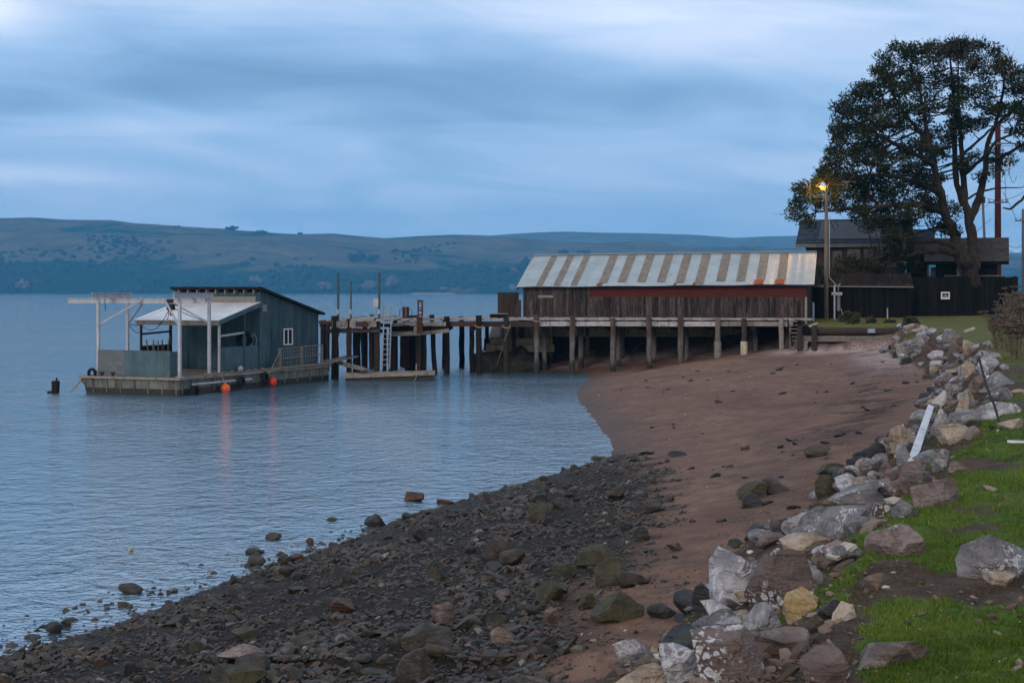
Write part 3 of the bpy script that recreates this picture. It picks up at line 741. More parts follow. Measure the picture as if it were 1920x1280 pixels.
# hull with a raked left bow and rubbing strakes
prof = [(0, .02), (BWD - .35, .02), (BWD + .15, .55), (BWD + .15, .74), (0, .74)]
n = len(prof); vs = [(0, y, z) for y, z in prof] + [(BL, y, z) for y, z in prof]
h.add(vs, [tuple(range(n - 1, -1, -1)), tuple(range(n, 2 * n))] + [(i, (i + 1) % n, n + (i + 1) % n, n + i) for i in range(n)], .5)
for k in range(7): h.box((-.045, .1 + k * .8, .06), (0.0, .16 + k * .8, .70), .4)
for k in range(11): h.box((.2 + k * 1.35, -.05, .10), (.27 + k * 1.35, 0, .70), .4)
h.build('hull', MAT['hull'], barge)
h = MB(); h.box((-.012, -.012, -.5), (BL + .01, BWD - .3, .30), .5); h.add([(-.014, BWD - .3, .30), (-.014, BWD - .3, -.4), (-.014, BWD - .05, .30)], [(0, 1, 2)])
h.build('hull_bottom', MAT['hull_dark'], barge)
h = MB()
h.box((-.14, -.12, .742), (BL + .05, .10, .86), .6); h.box((-.14, .102, .742), (.10, BWD + .22, .86), .7); h.box((.102, BWD, .742), (BL, BWD + .2, .86), .4)
h.build('gunwale', MAT['wood_grey'], barge)
h = MB()
for k in range(38):
    h.box((.12 + k * .38, .12, .76), (.12 + k * .38 + .36, BWD - .02, .85 + random.uniform(-.004, .004)), random.random())
h.build('deck', MAT['deck'], barge)
h = MB(); h.bar((.95, -.10, .50), (6.3, -.10, .50), .06, .09, .7); h.build('rubbing_rail', MAT['white_beam'], barge)
# shed
SX0, SX1, SY0, SY1, ZT, ZL = 8.0, 14.1, .45, 5.35, 5.02, 3.72
def zr(s): return ZT + (ZL - ZT) * (s - SX0) / (SX1 - SX0)
shed = MB()
def wallface(s0, s1, y, z0, step=.42, th=.05):
    s = s0; k = 0
    while s < s1 - 1e-3:
        e2 = min(s + step, s1)
        za, zb = zr(s) - .02, zr(e2) - .02
        vs = [(s, y, z0), (e2, y, z0), (e2, y, zb), (s, y, za), (s, y + th, z0), (e2, y + th, z0), (e2, y + th, zb), (s, y + th, za)]
        shed.add(vs, [(0, 1, 2, 3), (7, 6, 5, 4), (0, 4, 5, 1), (3, 2, 6, 7), (0, 3, 7, 4), (1, 5, 6, 2)], random.uniform(.35, .65)); s = e2; k += 1
wallface(SX0, SX1, SY0, DK)
wallface(SX0, SX1, SY1 - .05, DK)
shed.box((SX1 - .05, SY0 + .05, DK), (SX1, SY1 - .05, ZL - .03), .5)
# front wall with the shutter opening (y 3.1..4.35)
shed.box((SX0, SY0 + .05, DK), (SX0 + .05, 3.1, ZT - .1), .5)
shed.box((SX0, 4.35, DK), (SX0 + .05, SY1 - .05, ZT - .1), .45)
shed.box((SX0, 3.1, 3.28), (SX0 + .05, 4.35, ZT - .1), .5)
for k in range(15): # battens on the front and the tall side
    y = SY0 + .1 + k * .335
    if 3.0 < y < 4.4: continue
    shed.box((SX0 - .012, y, DK), (SX0 - .001, y + .025, 4.3), .3)
for k in range(30):
    s = SX0 + .05 + k * .205
    shed.box((s, SY0 - .012, DK), (s + .022, SY0 - .001, zr(s) - .12), .3)
shed.box((SX0 - .005, SY0 - .02, DK), (SX0 + .08, SY0 + .04, ZT - .05), .7)
shed.box((SX1 - .06, SY0 - .02, DK), (SX1 + .01, SY0 + .04, ZL - .05), .7)
shed.box((SX0 + .05, SY0 - .02, 3.28), (SX1 - .08, SY0 - .013, 3.30), .75)
shed.build('shed_wall', MAT['wall_teal'], barge)
h = MB(); h.box((SX0 + .01, 3.1, DK), (SX0 + .04, 4.35, 3.28), .5); h.build('roller_door', MAT['roller'], barge)
h = MB(); ov = .45
a, b_ = SX0 - .38, SX1 + .30
za, zb = zr(a), zr(b_)
vs = [(a, SY0 - .3, za), (b_, SY0 - .3, zb), (b_, SY1 + .45, zb), (a, SY1 + .45, za)]
vs += [(x, y, z + .11) for x, y, z in vs]
h.add(vs, [(0, 3, 2, 1), (4, 5, 6, 7), (0, 1, 5, 4), (1, 2, 6, 5), (2, 3, 7, 6), (3, 0, 4, 7)], .5)
shr = h.build('shed_roof', MAT['roof_dark'], barge)
h = MB()
for k in range(9): h.box((SX0 - .30, SY0 + .2 + k * .58, ZT - .17), (SX0 - .002, SY0 + .26 + k * .58, ZT + .03), .6)
h.box((SX0 - .03, SY0 + .25, 4.42), (SX0 - .004, SY1, 4.70), .7)
h.build('rafter', MAT['wood_grey'], barge)
wf = MB()
wx0, wx1, wz0, wz1 = 10.35, 11.27, 2.08, 2.97
for lo, hi in (((wx0, wz0), (wx1, wz0 + .06)), ((wx0, wz1 - .06), (wx1, wz1)), ((wx0, wz0 + .06), (wx0 + .06, wz1 - .06)), ((wx1 - .06, wz0 + .06), (wx1, wz1 - .06)), (((wx0 + wx1) / 2 - .03, wz0 + .06), ((wx0 + wx1) / 2 + .03, wz1 - .06))):
    wf.box((lo[0], SY0 - .05, lo[1]), (hi[0], SY0 - .013, hi[1]), .6)
win = wf.build('window', MAT['trim_white'], barge)
h = MB(); h.box((wx0 + .05, SY0 - .024, wz0 + .05), (wx1 - .05, SY0 - .014, wz1 - .05)); h.build('pane', MAT['window_glass'], win)
h = MB()
for k in range(5): h.box((8.22, SY0 - .04, 3.92 + k * .075), (8.62, SY0 - .013, 3.96 + k * .075), .6)
h.build('vent', MAT['galv'], barge)
# lean-to canopy over the front deck
CX0, CZ0, CZ1 = 4.15, 3.50, 4.38
cr = MB(); ny = 16
for k in range(ny):
    y0 = SY0 - .1 + k * (SY1 + .25 - SY0) / ny; y1 = y0 + (SY1 + .25 - SY0) / ny - .012
    dz = random.uniform(-.01, .012)
    vs = [(CX0 - .12, y0, CZ0 + dz), (SX0 - .01, y0, CZ1 + dz), (SX0 - .01, y1, CZ1 + dz), (CX0 - .12, y1, CZ0 + dz)]
    vs += [(x, y, z + .03) for x, y, z in vs]
    cr.add(vs, [(0, 1, 2, 3), (7, 6, 5, 4), (0, 4, 5, 1), (1, 5, 6, 2), (2, 6, 7, 3), (3, 7, 4, 0)], random.uniform(.35, .7))
cr.build('canopy_roof', MAT['roof_white'], barge)
h = MB()
h.box((CX0 - .06, SY0 - .05, CZ0 - .24), (CX0 + .04, SY1 + .1, CZ0 - .02), .5)
h.build('canopy_beam', MAT['wood_grey'], barge)
h = MB(); h.bar((CX0 - .1, SY0 - .14, CZ0 - .06), (SX0, SY0 - .14, CZ1 - .06), .05, .22, .5); h.build('fascia', MAT['teal_panel'], barge)
def part_bar(name, p0, p1, w_, h_, mat, parent=None, tint=.5): 
    q = MB(); q.bar(p0, p1, w_, h_, tint); return q.build(name, MAT[mat], parent or barge)
part_bar('canopy_post', (4.3, .55, DK), (4.3, .55, CZ0 - .24), .10, .10, 'galv')
part_bar('canopy_post', (6.55, .50, DK), (6.55, .50, 4.0), .10, .10, 'wall_teal')
part_bar('canopy_post', (4.3, 5.25, DK), (4.3, 5.25, CZ0 - .24), .10, .10, 'rust_dark')
part_bar('canopy_post', (6.9, 5.25, DK), (6.9, 5.25, 4.0), .12, .12, 'rust_dark')
part_bar('cross_rail', (4.35, .55, 2.72), (6.5, .50, 2.85), .06, .10, 'galv')
part_bar('cross_rail', (4.35, 5.25, 2.78), (6.85, 5.25, 2.86), .06, .10, 'rust_dark')
q = MB(); q.box((4.38, 5.22, DK), (6.82, 5.28, 2.18), .5); q.build('side_panel', MAT['wood_dark'], barge)
q = MB(); q.box((4.36, .50, DK), (7.9, .545, 2.15), .5); q.build('side_panel', MAT['teal_panel'], barge)
q = MB()
for k in range(7):
    x = 4.5 + k * .27; q.bar((x, 4.9, 1.6), (x + random.uniform(-.15, .15), 4.9 + random.uniform(-.1, .1), 2.25 + random.uniform(-.1, .25)), .05, .05, random.random())
q.box((4.4, 4.75, DK), (6.4, 5.1, 1.75), .2)
q.build('stake_bin', MAT['wood_grey'], barge)
# gantry
def gpost(s, y): q = MB(); q.bar((s, y, DK - .02), (s, y, 4.62), .13, .13, .6); q.box((s - .14, y - .14, DK - .02), (s + .14, y + .14, DK + .02), .3); q.build('gantry_post', MAT['white_beam'], barge)
for s, y in ((.35, .2), (2.95, .25), (.35, 4.92), (2.95, 5.1)): gpost(s, y)
def ibeam(name, p0, p1, hh, ww, mat='white_beam'):
    q = MB(); p0 = Vector(p0); p1 = Vector(p1); u = Vector((0, 0, 1))
    q.bar(p0, p1, .02, hh - .03, .5); q.bar(p0 + u * hh / 2, p1 + u * hh / 2, ww, .025, .8); q.bar(p0 - u * hh / 2, p1 - u * hh / 2, ww, .025, .6)
    return q.build(name, MAT[mat], barge)
ibeam('gantry_beam', (-.15, .2, 4.76), (3.3, .25, 4.76), .24, .16)
ibeam('gantry_beam', (-.15, 4.92, 4.76), (3.3, 5.1, 4.76), .24, .16)
ibeam('hoist_beam', (1.65, -.35, 4.50), (1.65, 7.75, 4.50), .22, .14)
for p0, p1 in (((.35, 4.85, 3.38), (1.6, 3.25, 4.56)), ((2.95, 5.0, 3.45), (1.72, 3.3, 4.40)), ((.35, .28, 3.38), (1.6, 1.95, 4.58)), ((2.95, .33, 3.45), (1.75, 1.5, 4.36))):
    part_bar('brace', p0, p1, .08, .08, 'white_beam')
q = MB(); q.box((1.5, 1.45, 4.05), (1.8, 1.75, 4.36), .5); q.tube([(1.65, 1.6, 4.05), (1.62, 1.62, 3.86), (1.70, 1.6, 3.78)], .04, 6); q.tube([(1.65, 1.45, 4.5), (1.65, 1.75, 4.5)], .13, 10)
q.build('hoist', MAT['rust_dark'], barge)
def cable(pts, r=.014, mat='wire', parent=None, sag=0, name='cable', n=10):
    q = MB(); out = []
    for a, b in zip(pts[:-1], pts[1:]):
        a, b = Vector(a), Vector(b)
        for i in range(n): 
            f = i / n; p = a.lerp(b, f); p.z -= sag * 4 * f * (1 - f); out.append(p)
    out.append(Vector(pts[-1])); q.tube(out, r, 5); return q.build(name, MAT[mat], parent)
cable([(1.65, 1.6, 4.3), (4.2, 5.2, 3.3)], .018, sag=.7, parent=barge)
cable([(1.65, 1.7, 4.2), (4.2, 3.6, 3.6)], .018, sag=.25, parent=barge)
cable([(1.65, 1.5, 4.2), (3.9, .6, 3.4)], .018, sag=.1, parent=barge)
cable([(2.95, 5.1, 3.5), (4.2, 5.2, 2.9)], .018, sag=.25, parent=barge)
cable([(2.95, 5.1, 3.4), (4.3, 5.2, 3.3)], .018, sag=.1, parent=barge)
cable([(.9, 4.95, 4.6), (.95, 4.95, 4.0)], .02, sag=.0, parent=barge)
cable([(4.4, .7, 3.1), (7.9, 2.4, 3.15)], .018, sag=.15, parent=barge)
# front boards standing on the deck edge
q = MB(); q.box((.16, 3.24, DK), (.21, 4.80, 2.13), .5); q.build('front_board', MAT['grey_ply'], barge)['label'] = 'weathered grey plywood board'
q = MB(); q.box((.14, .62, DK - .02), (.20, 3.22, 2.12), .55); q.box((.205, .62, DK), (.9, .66, 2.08), .4); q.build('front_board', MAT['teal_panel'], barge)['label'] = 'blue grey painted board'
# rail along the walkway on the right
RY = .06
for s in (9.35, 11.6, 13.85):
    q = MB(); q.bar((s, RY, DK - .04), (s, RY, 1.95), .10, .10, .6); q.build('rail_post', MAT['wood_grey'], barge)
part_bar('handrail', (9.3, RY, 1.93), (13.95, RY, 2.0), .05, .05, 'wood_grey')
part_bar('handrail', (9.3, RY, 1.42), (13.95, RY, 1.48), .04, .04, 'wood_grey')
part_bar('brace', (8.5, RY, DK), (9.32, RY, 1.75), .05, .05, 'wood_grey')
part_bar('brace', (8.75, RY, DK), (9.32, RY, 1.3), .04, .04, 'wood_grey')
q = MB()
for k in range(24): 
    s = 9.4 + k * .19; q.bar((s, RY + .02, .95), (s, RY + .02, 1.92), .010, .010, .3)
for k in range(5): q.bar((9.4, RY + .02, 1.0 + k * .19), (13.8, RY + .02, 1.0 + k * .2), .008, .008, .3)
q.build('mesh_panel', MAT['galv'], barge)
part_bar('walkway_ledge', (8.2, -.02, DK + .03), (14.6, -.02, DK + .06), .40, .07, 'wood_grey')
q = MB(); q.bar((14.5, .1, .98), (16.9, -.4, 1.25), .5, .06, .5); q.bar((14.5, .32, 1.05), (16.9, -.15, 1.3), .06, .10, .6)
o = q.build('gangplank', MAT['wood_grey']); q = o; q.location = BO; q.rotation_euler = (0, 0, BANG); props(o, 'short grey plank bridging the barge stern and the first pier pile', 'gangplank')
# mooring bits on deck
for s, y in ((.1, 3.9), (.1, 4.55)): q = MB(); q.tube([(s, y, .86), (s, y, 1.02)], .05, 8); q.tube([(s, y - .13, 1.03), (s, y + .13, 1.03)], .035, 6); q.build('cleat', MAT['rust_dark'], barge)
q = MB()
for k in range(9): 
    s = 2.2 + k * .75; q.tube([(s, .02, .90), (s + .25, .05 + random.uniform(-.05, .05), .93 + random.random() * .04), (s + .55, .02, .90)], .035, 5)
q.build('deck_rope', MAT['rope'], barge)
def torus(name, R, r, mat, loc, rot, nseg=26, nr=8, arc=2 * math.pi):
    q = MB(); pts = [(R * math.cos(arc * i / nseg), R * math.sin(arc * i / nseg), 0) for i in range(nseg)]
    vs = []; fs = []
    closed = arc > 6.2
    for i in range(nseg if closed else nseg + 1):
        th = arc * i / nseg
        for k in range(nr):
            ph = 2 * math.pi * k / nr; rr = R + r * math.cos(ph); vs.append((rr * math.cos(th), rr * math.sin(th), r * 1.25 * math.sin(ph)))
    m_ = nseg if closed else nseg + 1
    for i in range(nseg):
        for k in range(nr): fs.append((i * nr + k, ((i + 1) % m_) * nr + k, ((i + 1) % m_) * nr + (k + 1) % nr, i * nr + (k + 1) % nr))
    q.add(vs, fs, .5); o = q.build(name, MAT[mat], smooth=True); o.location = loc; o.rotation_euler = rot; return o
TYROT = (math.radians(90), 0, BANG)
def tyre(loc, rot, label, R=.22, r=.085):
    return props(torus('tyre', R, r, 'tyre', loc, rot), label, 'tyre', 'tyre fenders')
p = BW(5.05, -.26, .42); tyre(p, TYROT, 'black tyre fender hanging on the hull between the orange and the red buoy')
p = BW(7.35, -.26, .50); tyre(p, (math.radians(84), .2, BANG), 'black tyre fender hanging just behind the red buoy')
p = BW(.95, -.26, .16); tyre(p, (math.radians(96), .1, BANG), 'half sunken black tyre at the near corner of the barge')
p = BW(.02, 5.05, .98); tyre(p, (math.radians(88), 0, BANG + 1.5), 'small black tyre standing on the left end of the barge deck', .20, .07)
p = BW(SX0 - .12, 1.35, 2.45); tyre(p, (0, math.radians(88), BANG), 'big black tyre hung on the front wall of the barge shed', .36, .12)
def buoy(loc, r, mat, label, group='round buoys on the barge', squash=1.0):
    e = empty('buoy', loc, label, 'buoy', group)
    V_, Fc = ICO[4]; Vb = V_ * r; Vb[:, 2] *= squash
    np_mesh('float_ball', Vb, Fc, MAT[mat], smooth=True, parent=e)
    q = MB(); q.tube([(0, 0, r * .92), (0, 0, r * 1.25)], r * .22, 8); q.build('eye', MAT[mat], e)
    return e
buoy(BW(3.5, -.34, .17), .235, 'buoy_orange', 'orange round buoy floating against the side of the barge')
buoy(BW(8.0, -.30, .26), .225, 'buoy_red', 'bright red round buoy hanging at the side of the barge')
buoy(BW(5.85, .28, 1.02), .15, 'buoy_grey', 'small grey buoy resting on the barge deck edge above the tyre')
o = cable([BW(3.5, -.30, .40), BW(3.5, -.1, .86)], .02, 'rope'); o.name = 'buoy_line'; props(o, 'short rope holding the orange buoy', 'rope', 'buoy lines')
o = cable([BW(8.0, -.27, .48), BW(7.7, -.1, .90), BW(7.5, .1, .98)], .025, 'rope'); o.name = 'buoy_line'; props(o, 'short rope holding the red buoy', 'rope', 'buoy lines')
q = MB()
c0 = (SX0 - .06, .78, 2.62)
for k in range(5):
    q.tube([(c0[0] - .02 * k, c0[1] + math.cos(a_) * (.13 + .02 * k), c0[2] - .25 + math.sin(a_) * (.30 + .03 * k)) for a_ in np.linspace(.3 * k, .3 * k + 6.0, 18)], .018, 5, random.random())
q.tube([(c0[0] - .03, c0[1], c0[2]), (c0[0] - .05, c0[1] + .05, c0[2] - .5), (c0[0] - .03, c0[1] - .03, c0[2] - 1.05)], .02, 5)
o = q.build('rope_coil', MAT['rope_teal']); o.location = BO; o.rotation_euler = (0, 0, BANG); props(o, 'faded teal rope coil hanging on the barge shed wall', 'rope')
o = cable([BW(.0, 5.6, .75), PX(132, 735, 77.5)], .035, 'rope', sag=.05); o.name = 'mooring_line'; props(o, 'short mooring rope running from the left bow into the water', 'rope')

# old pile stub left of the barge
def rough_pile(mb, x, y, z0, z1, r, tint=.5, lean=(0, 0), n=10, waist=None, k=7):
    pts = []; rs = []
    for i in range(k + 1):
        f = i / k; z = z0 + (z1 - z0) * f
        pts.append((x + lean[0] * f + random.uniform(-.02, .02), y + lean[1] * f, z))
        q = r * (1.08 - .10 * f) * random.uniform(.95, 1.05)
        if waist is not None: q *= 1 - .28 * math.exp(-((z - waist) / .5) ** 2)
        rs.append(q)
    mb.tube(pts, rs, n, tint, 0, .06)
p = PX(102, 737, 78.2)
q = MB(); rough_pile(q, 0, 0, -1, .60, .20, .3, (.05, 0)); q.tube([(-.22, 0, -.4), (-.24, .05, .10)], [.16, .12], 8, .4, 0, .15); q.tube([(.10, 0, .5), (.12, 0, .75)], [.07, .04], 6, .3, 0, .2)
o = q.build('pile_stub', MAT['wood_dark'], smooth=False); o.location = (p.x, p.y, 0); props(o, 'broken black pile stub standing in the water left of the barge', 'pile')

# ================================================================ pier
pier = empty('pier', (0, 97, 0), 'long weathered timber pier on dark piles running from the shore past the barn', 'pier')
PO = Vector((0, 97, 0))
def pile(px, top, d, base, wpx, mat='wood_dark', label=None, lean=0.0, waist=None, parent=pier):
    p = PX(px, top, d); r = wpx * M(d) / 2
    zb = -1.0 if base is None else min(base, gz(p.x, d)) - .4
    q = MB(); rough_pile(q, 0, 0, zb, p.z, r, random.random(), (lean, 0), waist=waist)
    o = q.build('pile', MAT[mat], parent); o.location = (p.x, p.y - PO.y, 0)
    if label: o['label'] = label
    return o
m, t, b = new_mat('tidal_pile')
geo = t.new('ShaderNodeNewGeometry'); sx = t.new('ShaderNodeSeparateXYZ'); t.link(geo.outputs['Position'], sx.inputs[0])
pn = t.noise(t.vscale(geo.outputs['Position'], (5, 5, .7)), 1.2, 5, .65); pf = t.noise(geo.outputs['Position'], 14, 4, .7)
hz_ = t.math('ADD', sx.outputs[2], t.math('MULTIPLY', t.math('SUBTRACT', pn, .5), 1.6))
top_c = t.mix(t.step(pn, .4, .65), (.042, .024, .018), (.105, .075, .062))
low_c = t.mix(t.step(pf, .4, .65), (.010, .011, .009), (.034, .032, .026))
mid_c = t.mix(t.step(pf, .35, .65), (.050, .046, .042), (.17, .16, .155))
c_ = t.mix(t.step(hz_, .55, .95), low_c, mid_c); c_ = t.mix(t.step(hz_, 1.9, 2.4), c_, top_c)
t.link(c_, b.inputs['Base Color']); b.inputs['Roughness'].default_value = .9
t.link(t.bump(t.math('ADD', pn, t.math('MULTIPLY', pf, .5)), .9, .04), b.inputs['Normal']); MAT['pile_mix'] = m
DF = 96.4
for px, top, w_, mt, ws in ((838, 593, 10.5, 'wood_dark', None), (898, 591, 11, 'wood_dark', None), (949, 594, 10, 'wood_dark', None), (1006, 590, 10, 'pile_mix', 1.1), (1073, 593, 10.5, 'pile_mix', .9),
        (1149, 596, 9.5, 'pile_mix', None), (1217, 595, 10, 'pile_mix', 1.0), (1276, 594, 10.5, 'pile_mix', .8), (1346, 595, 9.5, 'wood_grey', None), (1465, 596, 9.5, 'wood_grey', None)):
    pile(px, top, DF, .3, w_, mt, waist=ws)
for px, w_ in ((1346, 13.5),):
    p = PX(px, 640, DF); q = MB(); rough_pile(q, 0, 0, gz(p.x, DF) - .2, p.z, w_ * M(DF) / 2, .5); o = q.build('pile_foot', MAT['wood_grey'], pier); o.location = (p.x, -.6, 0)
pile(1395, 597, DF, .3, 10, 'wood_brown')
p = PX(1395, 640, DF); q = MB(); q.tube([(0, 0, gz(p.x, DF) - .15), (0, 0, gz(p.x, DF) + .12), (0, 0, p.z - .03), (0, 0, p.z)], [.20, .215, .215, .20], 18)
o = q.build('pile_sleeve', MAT['cream_plastic'], pier, smooth=False); o.location = (p.x, -.6, 0); o['label'] = 'cream plastic sleeve round the foot of a pile'
for px, top, d, w_ in ((885, 610, 98.5, 9), (866, 593, 104, 10), (963, 608, 99.5, 8), (977, 595, 101, 8), (1021, 610, 99.5, 9), (1032, 593, 102.5, 8), (1089, 610, 99.5, 10), (1101, 593, 102.5, 9),
        (1160, 610, 99, 9), (1167, 612, 102, 9), (1226, 610, 99, 10), (1287, 612, 99, 8), (1340, 594, 101, 7), (1408, 592, 100, 9), (1416, 612, 98.5, 9), (1478, 612, 98.5, 12), (832, 596, 103, 6)):
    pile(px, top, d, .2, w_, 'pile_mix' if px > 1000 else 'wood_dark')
# stub hanging in mid air under the deck (worn-off pile)
p = PX(913, 612, 104); q = MB(); q.tube([(p.x, 7, p.z), (p.x, 7, 1.9)], [.13, .13], 8, .6); q.tube([(p.x, 7, 1.9), (p.x, 7, 1.15)], [.19, .2], 8, .1); q.build('pile', MAT['wood_dark'], pier)
def zr_(py, d): return H - (py - Y0) / F * d
def hbeam(name, px0, px1, py0, py1, d, th, mat, tint=.5, dz=0.0, tilt=0.0, parent=pier):
    a = PX(px0, (py0 + py1) / 2, d); b_ = PX(px1, (py0 + py1) / 2 + tilt, d)
    q = MB(); q.bar(a - PO, b_ - PO, th, (py1 - py0) * M(d), tint, wob=.06); return q.build(name, MAT[mat], parent)
for a, b_, mt in ((838, 898, 'wood_red'), (899, 948, 'wood_red'), (949, 1005, 'wood_brown'), (1007, 1072, 'wood_pale'), (1073.5, 1148, 'wood_pale'), (1149, 1216, 'wood_pale'), (1217, 1275, 'wood_pale'), (1276, 1345, 'wood_pale'), (1346, 1394, 'wood_grey'), (1395, 1464, 'wood_grey'), (1465, 1486, 'wood_grey')):
    hbeam('stringer', a, b_, 602.5, 612 if a < 1000 else 611.5, DF + .32, .28, mt, random.random(), tilt=random.uniform(-.4, .4))
q = MB(); px = 836
while px < 1523:
    w_ = random.uniform(7, 9.5) if random.random() < .9 else 5
    a = PX(px, 600, DF); b_ = PX(min(px + w_, 1523), 600, DF); zt = zr_(598.3, DF) + random.uniform(-.015, .02); yf = -.45 + random.uniform(-.08, .06)
    q.box((a.x + .012, yf, zt - .075), (b_.x - .004, 6.6 + random.uniform(-.1, .1), zt), random.random()); px += w_
q.build('deck', MAT['deck_plank'], pier)
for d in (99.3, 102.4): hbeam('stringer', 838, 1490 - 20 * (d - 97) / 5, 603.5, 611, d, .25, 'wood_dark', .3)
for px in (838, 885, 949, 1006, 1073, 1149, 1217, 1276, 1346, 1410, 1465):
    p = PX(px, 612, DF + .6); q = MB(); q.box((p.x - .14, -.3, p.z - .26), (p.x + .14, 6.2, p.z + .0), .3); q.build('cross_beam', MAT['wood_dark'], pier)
hbeam('kerb_rail', 838, 1523, 596.6, 598.8, DF + 1.2, .15, 'wood_pale', .6)
# ropes round piles
for px, py in ((898, 611), (949, 612), (1006, 600)):
    p = PX(px, py, DF); o = torus('rope_loop', .24, .035, 'rope', (p.x, -.6, p.z), (.35, .15, 0), 18, 6); o.parent = pier
q = MB(); p = PX(957, 606, 95.9); q.tube([p - PO, PX(951, 625, 95.8) - PO, PX(945, 640, 96) - PO], .02, 5); q.build('hanging_rope', MAT['rope'], pier)
q = MB(); p = PX(952, 612, 96); q.tube([p - PO, PX(941, 655, 97.8) - PO, PX(932, 682, 98.5) - PO], .02, 5); q.build('hanging_rope', MAT['rope'], pier)
# ---- head of the pier (left platform)
for px, top, d, w_, mt, ln in ((628, 592, 91, 13.5, 'wood_dark', 0), (654, 598, 91.2, 9.5, 'wood_brown', 0), (668.5, 615, 94, 14, 'wood_dark', 0), (683, 616, 95, 10, 'wood_dark', -.05), (707, 596, 91.5, 11, 'wood_brown', 0), (703, 618, 92, 6, 'wood_brown', .1),
        (735.5, 624, 94, 15, 'wood_dark', 0), (794, 626, 95.5, 12, 'wood_dark', 0), (784, 600, 95, 10, 'wood_brown', 0), (817, 590, 96.5, 9, 'wood_dark', -.25), (697, 618, 103, 11, 'wood_dark', 0), (606, 600, 97, 10, 'wood_dark', 0),
        (614, 606, 101, 9, 'wood_dark', 0), (755, 622, 106, 10, 'wood_dark', 0), (766, 622, 101, 13, 'wood_dark', 0), (776, 620, 98, 8, 'wood_dark', 0), (684.5, 593, 103, 9.5, 'wood_dark', 0), (697, 589.5, 106, 8, 'wood_dark', 0), (741, 592, 103, 9, 'wood_dark', 0), (656.6, 620, 99, 6, 'wood_dark', 0), (721, 620, 99, 8, 'wood_dark', 0), (832.5, 612, 104, 5, 'wood_dark', 0)):
    pile(px, top, d, None, w_, mt, lean=ln)
q = MB()
for k in range(34): # deck boards lie across the head, ragged at the ends
    px = 622 + k * 6.1; d0 = 91.0 + random.uniform(-.15, .2) + (0 if px < 720 else (px - 720) * .045)
    a = PX(px, 600, 94); zt = zr_(598.0, 94) + random.uniform(-.03, .03)
    q.box((a.x, d0 - 97, zt - .08), (a.x + .18, 104.5 - 97 + random.uniform(-.3, .2), zt), random.random())
q.build('deck', MAT['deck_plank'], pier)['label'] = 'ragged grey deck boards of the pier head'
hbeam('stringer', 623, 652, 602, 614, 91, .3, 'wood_grey', .6); hbeam('stringer', 656, 667, 602, 614, 91, .3, 'wood_grey', .8); hbeam('stringer', 667, 691, 603, 613, 90.95, .3, 'wood_red', .8); hbeam('stringer', 691, 706, 602, 613, 91, .3, 'wood_grey', .5)
hbeam('cap_beam', 620, 711, 615.5, 623, 91.3, .35, 'wood_brown', .9)
hbeam('stringer', 733, 768, 606, 612, 92.4, .25, 'wood_grey', .3, tilt=-3); hbeam('stringer', 768, 792, 602, 611, 93.2, .3, 'wood_grey', .7); hbeam('stringer', 794, 836, 603, 611, 94.0, .3, 'wood_grey', .8)
hbeam('cap_beam', 730, 790, 622, 630, 93.2, .35, 'wood_grey', .55, tilt=-2); hbeam('cap_beam', 776, 791, 613, 621, 92.8, .3, 'wood_grey', .9); hbeam('cap_beam', 792, 842, 621, 628, 94.2, .35, 'wood_grey', .55, tilt=-5)
hbeam('cap_beam', 730, 840, 613, 621, 95.6, .5, 'wood_dark', .2); hbeam('cap_beam', 614, 725, 617, 624, 96, .4, 'wood_dark', .2); hbeam('cap_beam', 600, 840, 606, 613, 103, .4, 'wood_dark', .2)
hbeam('cap_beam', 598, 626, 601, 607, 92.5, .3, 'wood_brown', .9)
# iron pipes, box, ladder, posts on the head
def steel_pole(px, top, foot, d, wpx, label, box=None):
    p = PX(px, foot, d); e = empty('steel_pole', p, label, 'pole', 'steel poles on the pier head'); zt = zr_(top, d) - p.z
    q = MB(); q.tube([(0, 0, -.9), (0, 0, zt)], wpx * M(d) / 2, 10); q.tube([(0, 0, zt), (0, 0, zt + .02)], wpx * M(d) / 2 * 1.1, 10); q.build('pipe', MAT['blue_steel'], e)
    q = MB(); q.tube([(0, 0, .35), (0, 0, .6)], wpx * M(d) / 2 * 1.35, 10); q.box((-.16, -.13, -.05), (.16, .13, .06)); q.build('bracket', MAT['galv'], e)
    if box: q = MB(); q.box((-.32, -.12, box), (-.04, .05, box + .48), .6); q.box((-.30, -.13, box + .03), (-.06, -.121, box + .45), .8); q.build('switch_box', MAT['galv'], e)
    return e
steel_pole(634, 512, 600, 91.3, 4.6, 'tall blue grey steel pole nearest the barge roof')
steel_pole(658, 528, 600, 91.6, 3.6, 'shortest and thinnest of the three steel poles')
steel_pole(711, 512.5, 600, 91.4, 4.6, 'tall steel pole with a grey switch box beside the ladder', box=.75)
e = empty('ladder', PX(724, 692, 91), 'pale metal ladder hanging from the pier head down to the float', 'ladder')
q = MB(); zt = zr_(573, 91) - e.location.z
for sx_, tp in ((-.21, zt), (.21, zt)):
    q = MB(); xo = -.12; q.bar((sx_ - .02, 0, 0), (sx_ + .10, 0, tp), .07, .07, .6); q.build('rail', MAT['alu'], e)
    q = MB(); q.tube([(sx_ + .10, 0, tp), (sx_ + .08, .2, tp + .06), (sx_ + .02, .5, tp - .05), (sx_ - .03, .6, tp - .9)], .025, 6); q.build('grab_loop', MAT['alu'], e)
for k in range(11):
    z = .25 + k * .295; f = z / zt * .12; q = MB(); q.bar((-.21 - .02 + f, 0, z), (.21 - .02 + f, 0, z), .05, .045, .6); q.build('rung', MAT['alu'], e)
e = empty('iron_column', PX(787, 625, 92.5), 'rusty pierced iron column standing up on the pier head', 'post')
q = MB(); z0, z1 = 0.0, zr_(562.5, 92.5) - e.location.z; zm = zr_(594, 92.5) - e.location.z
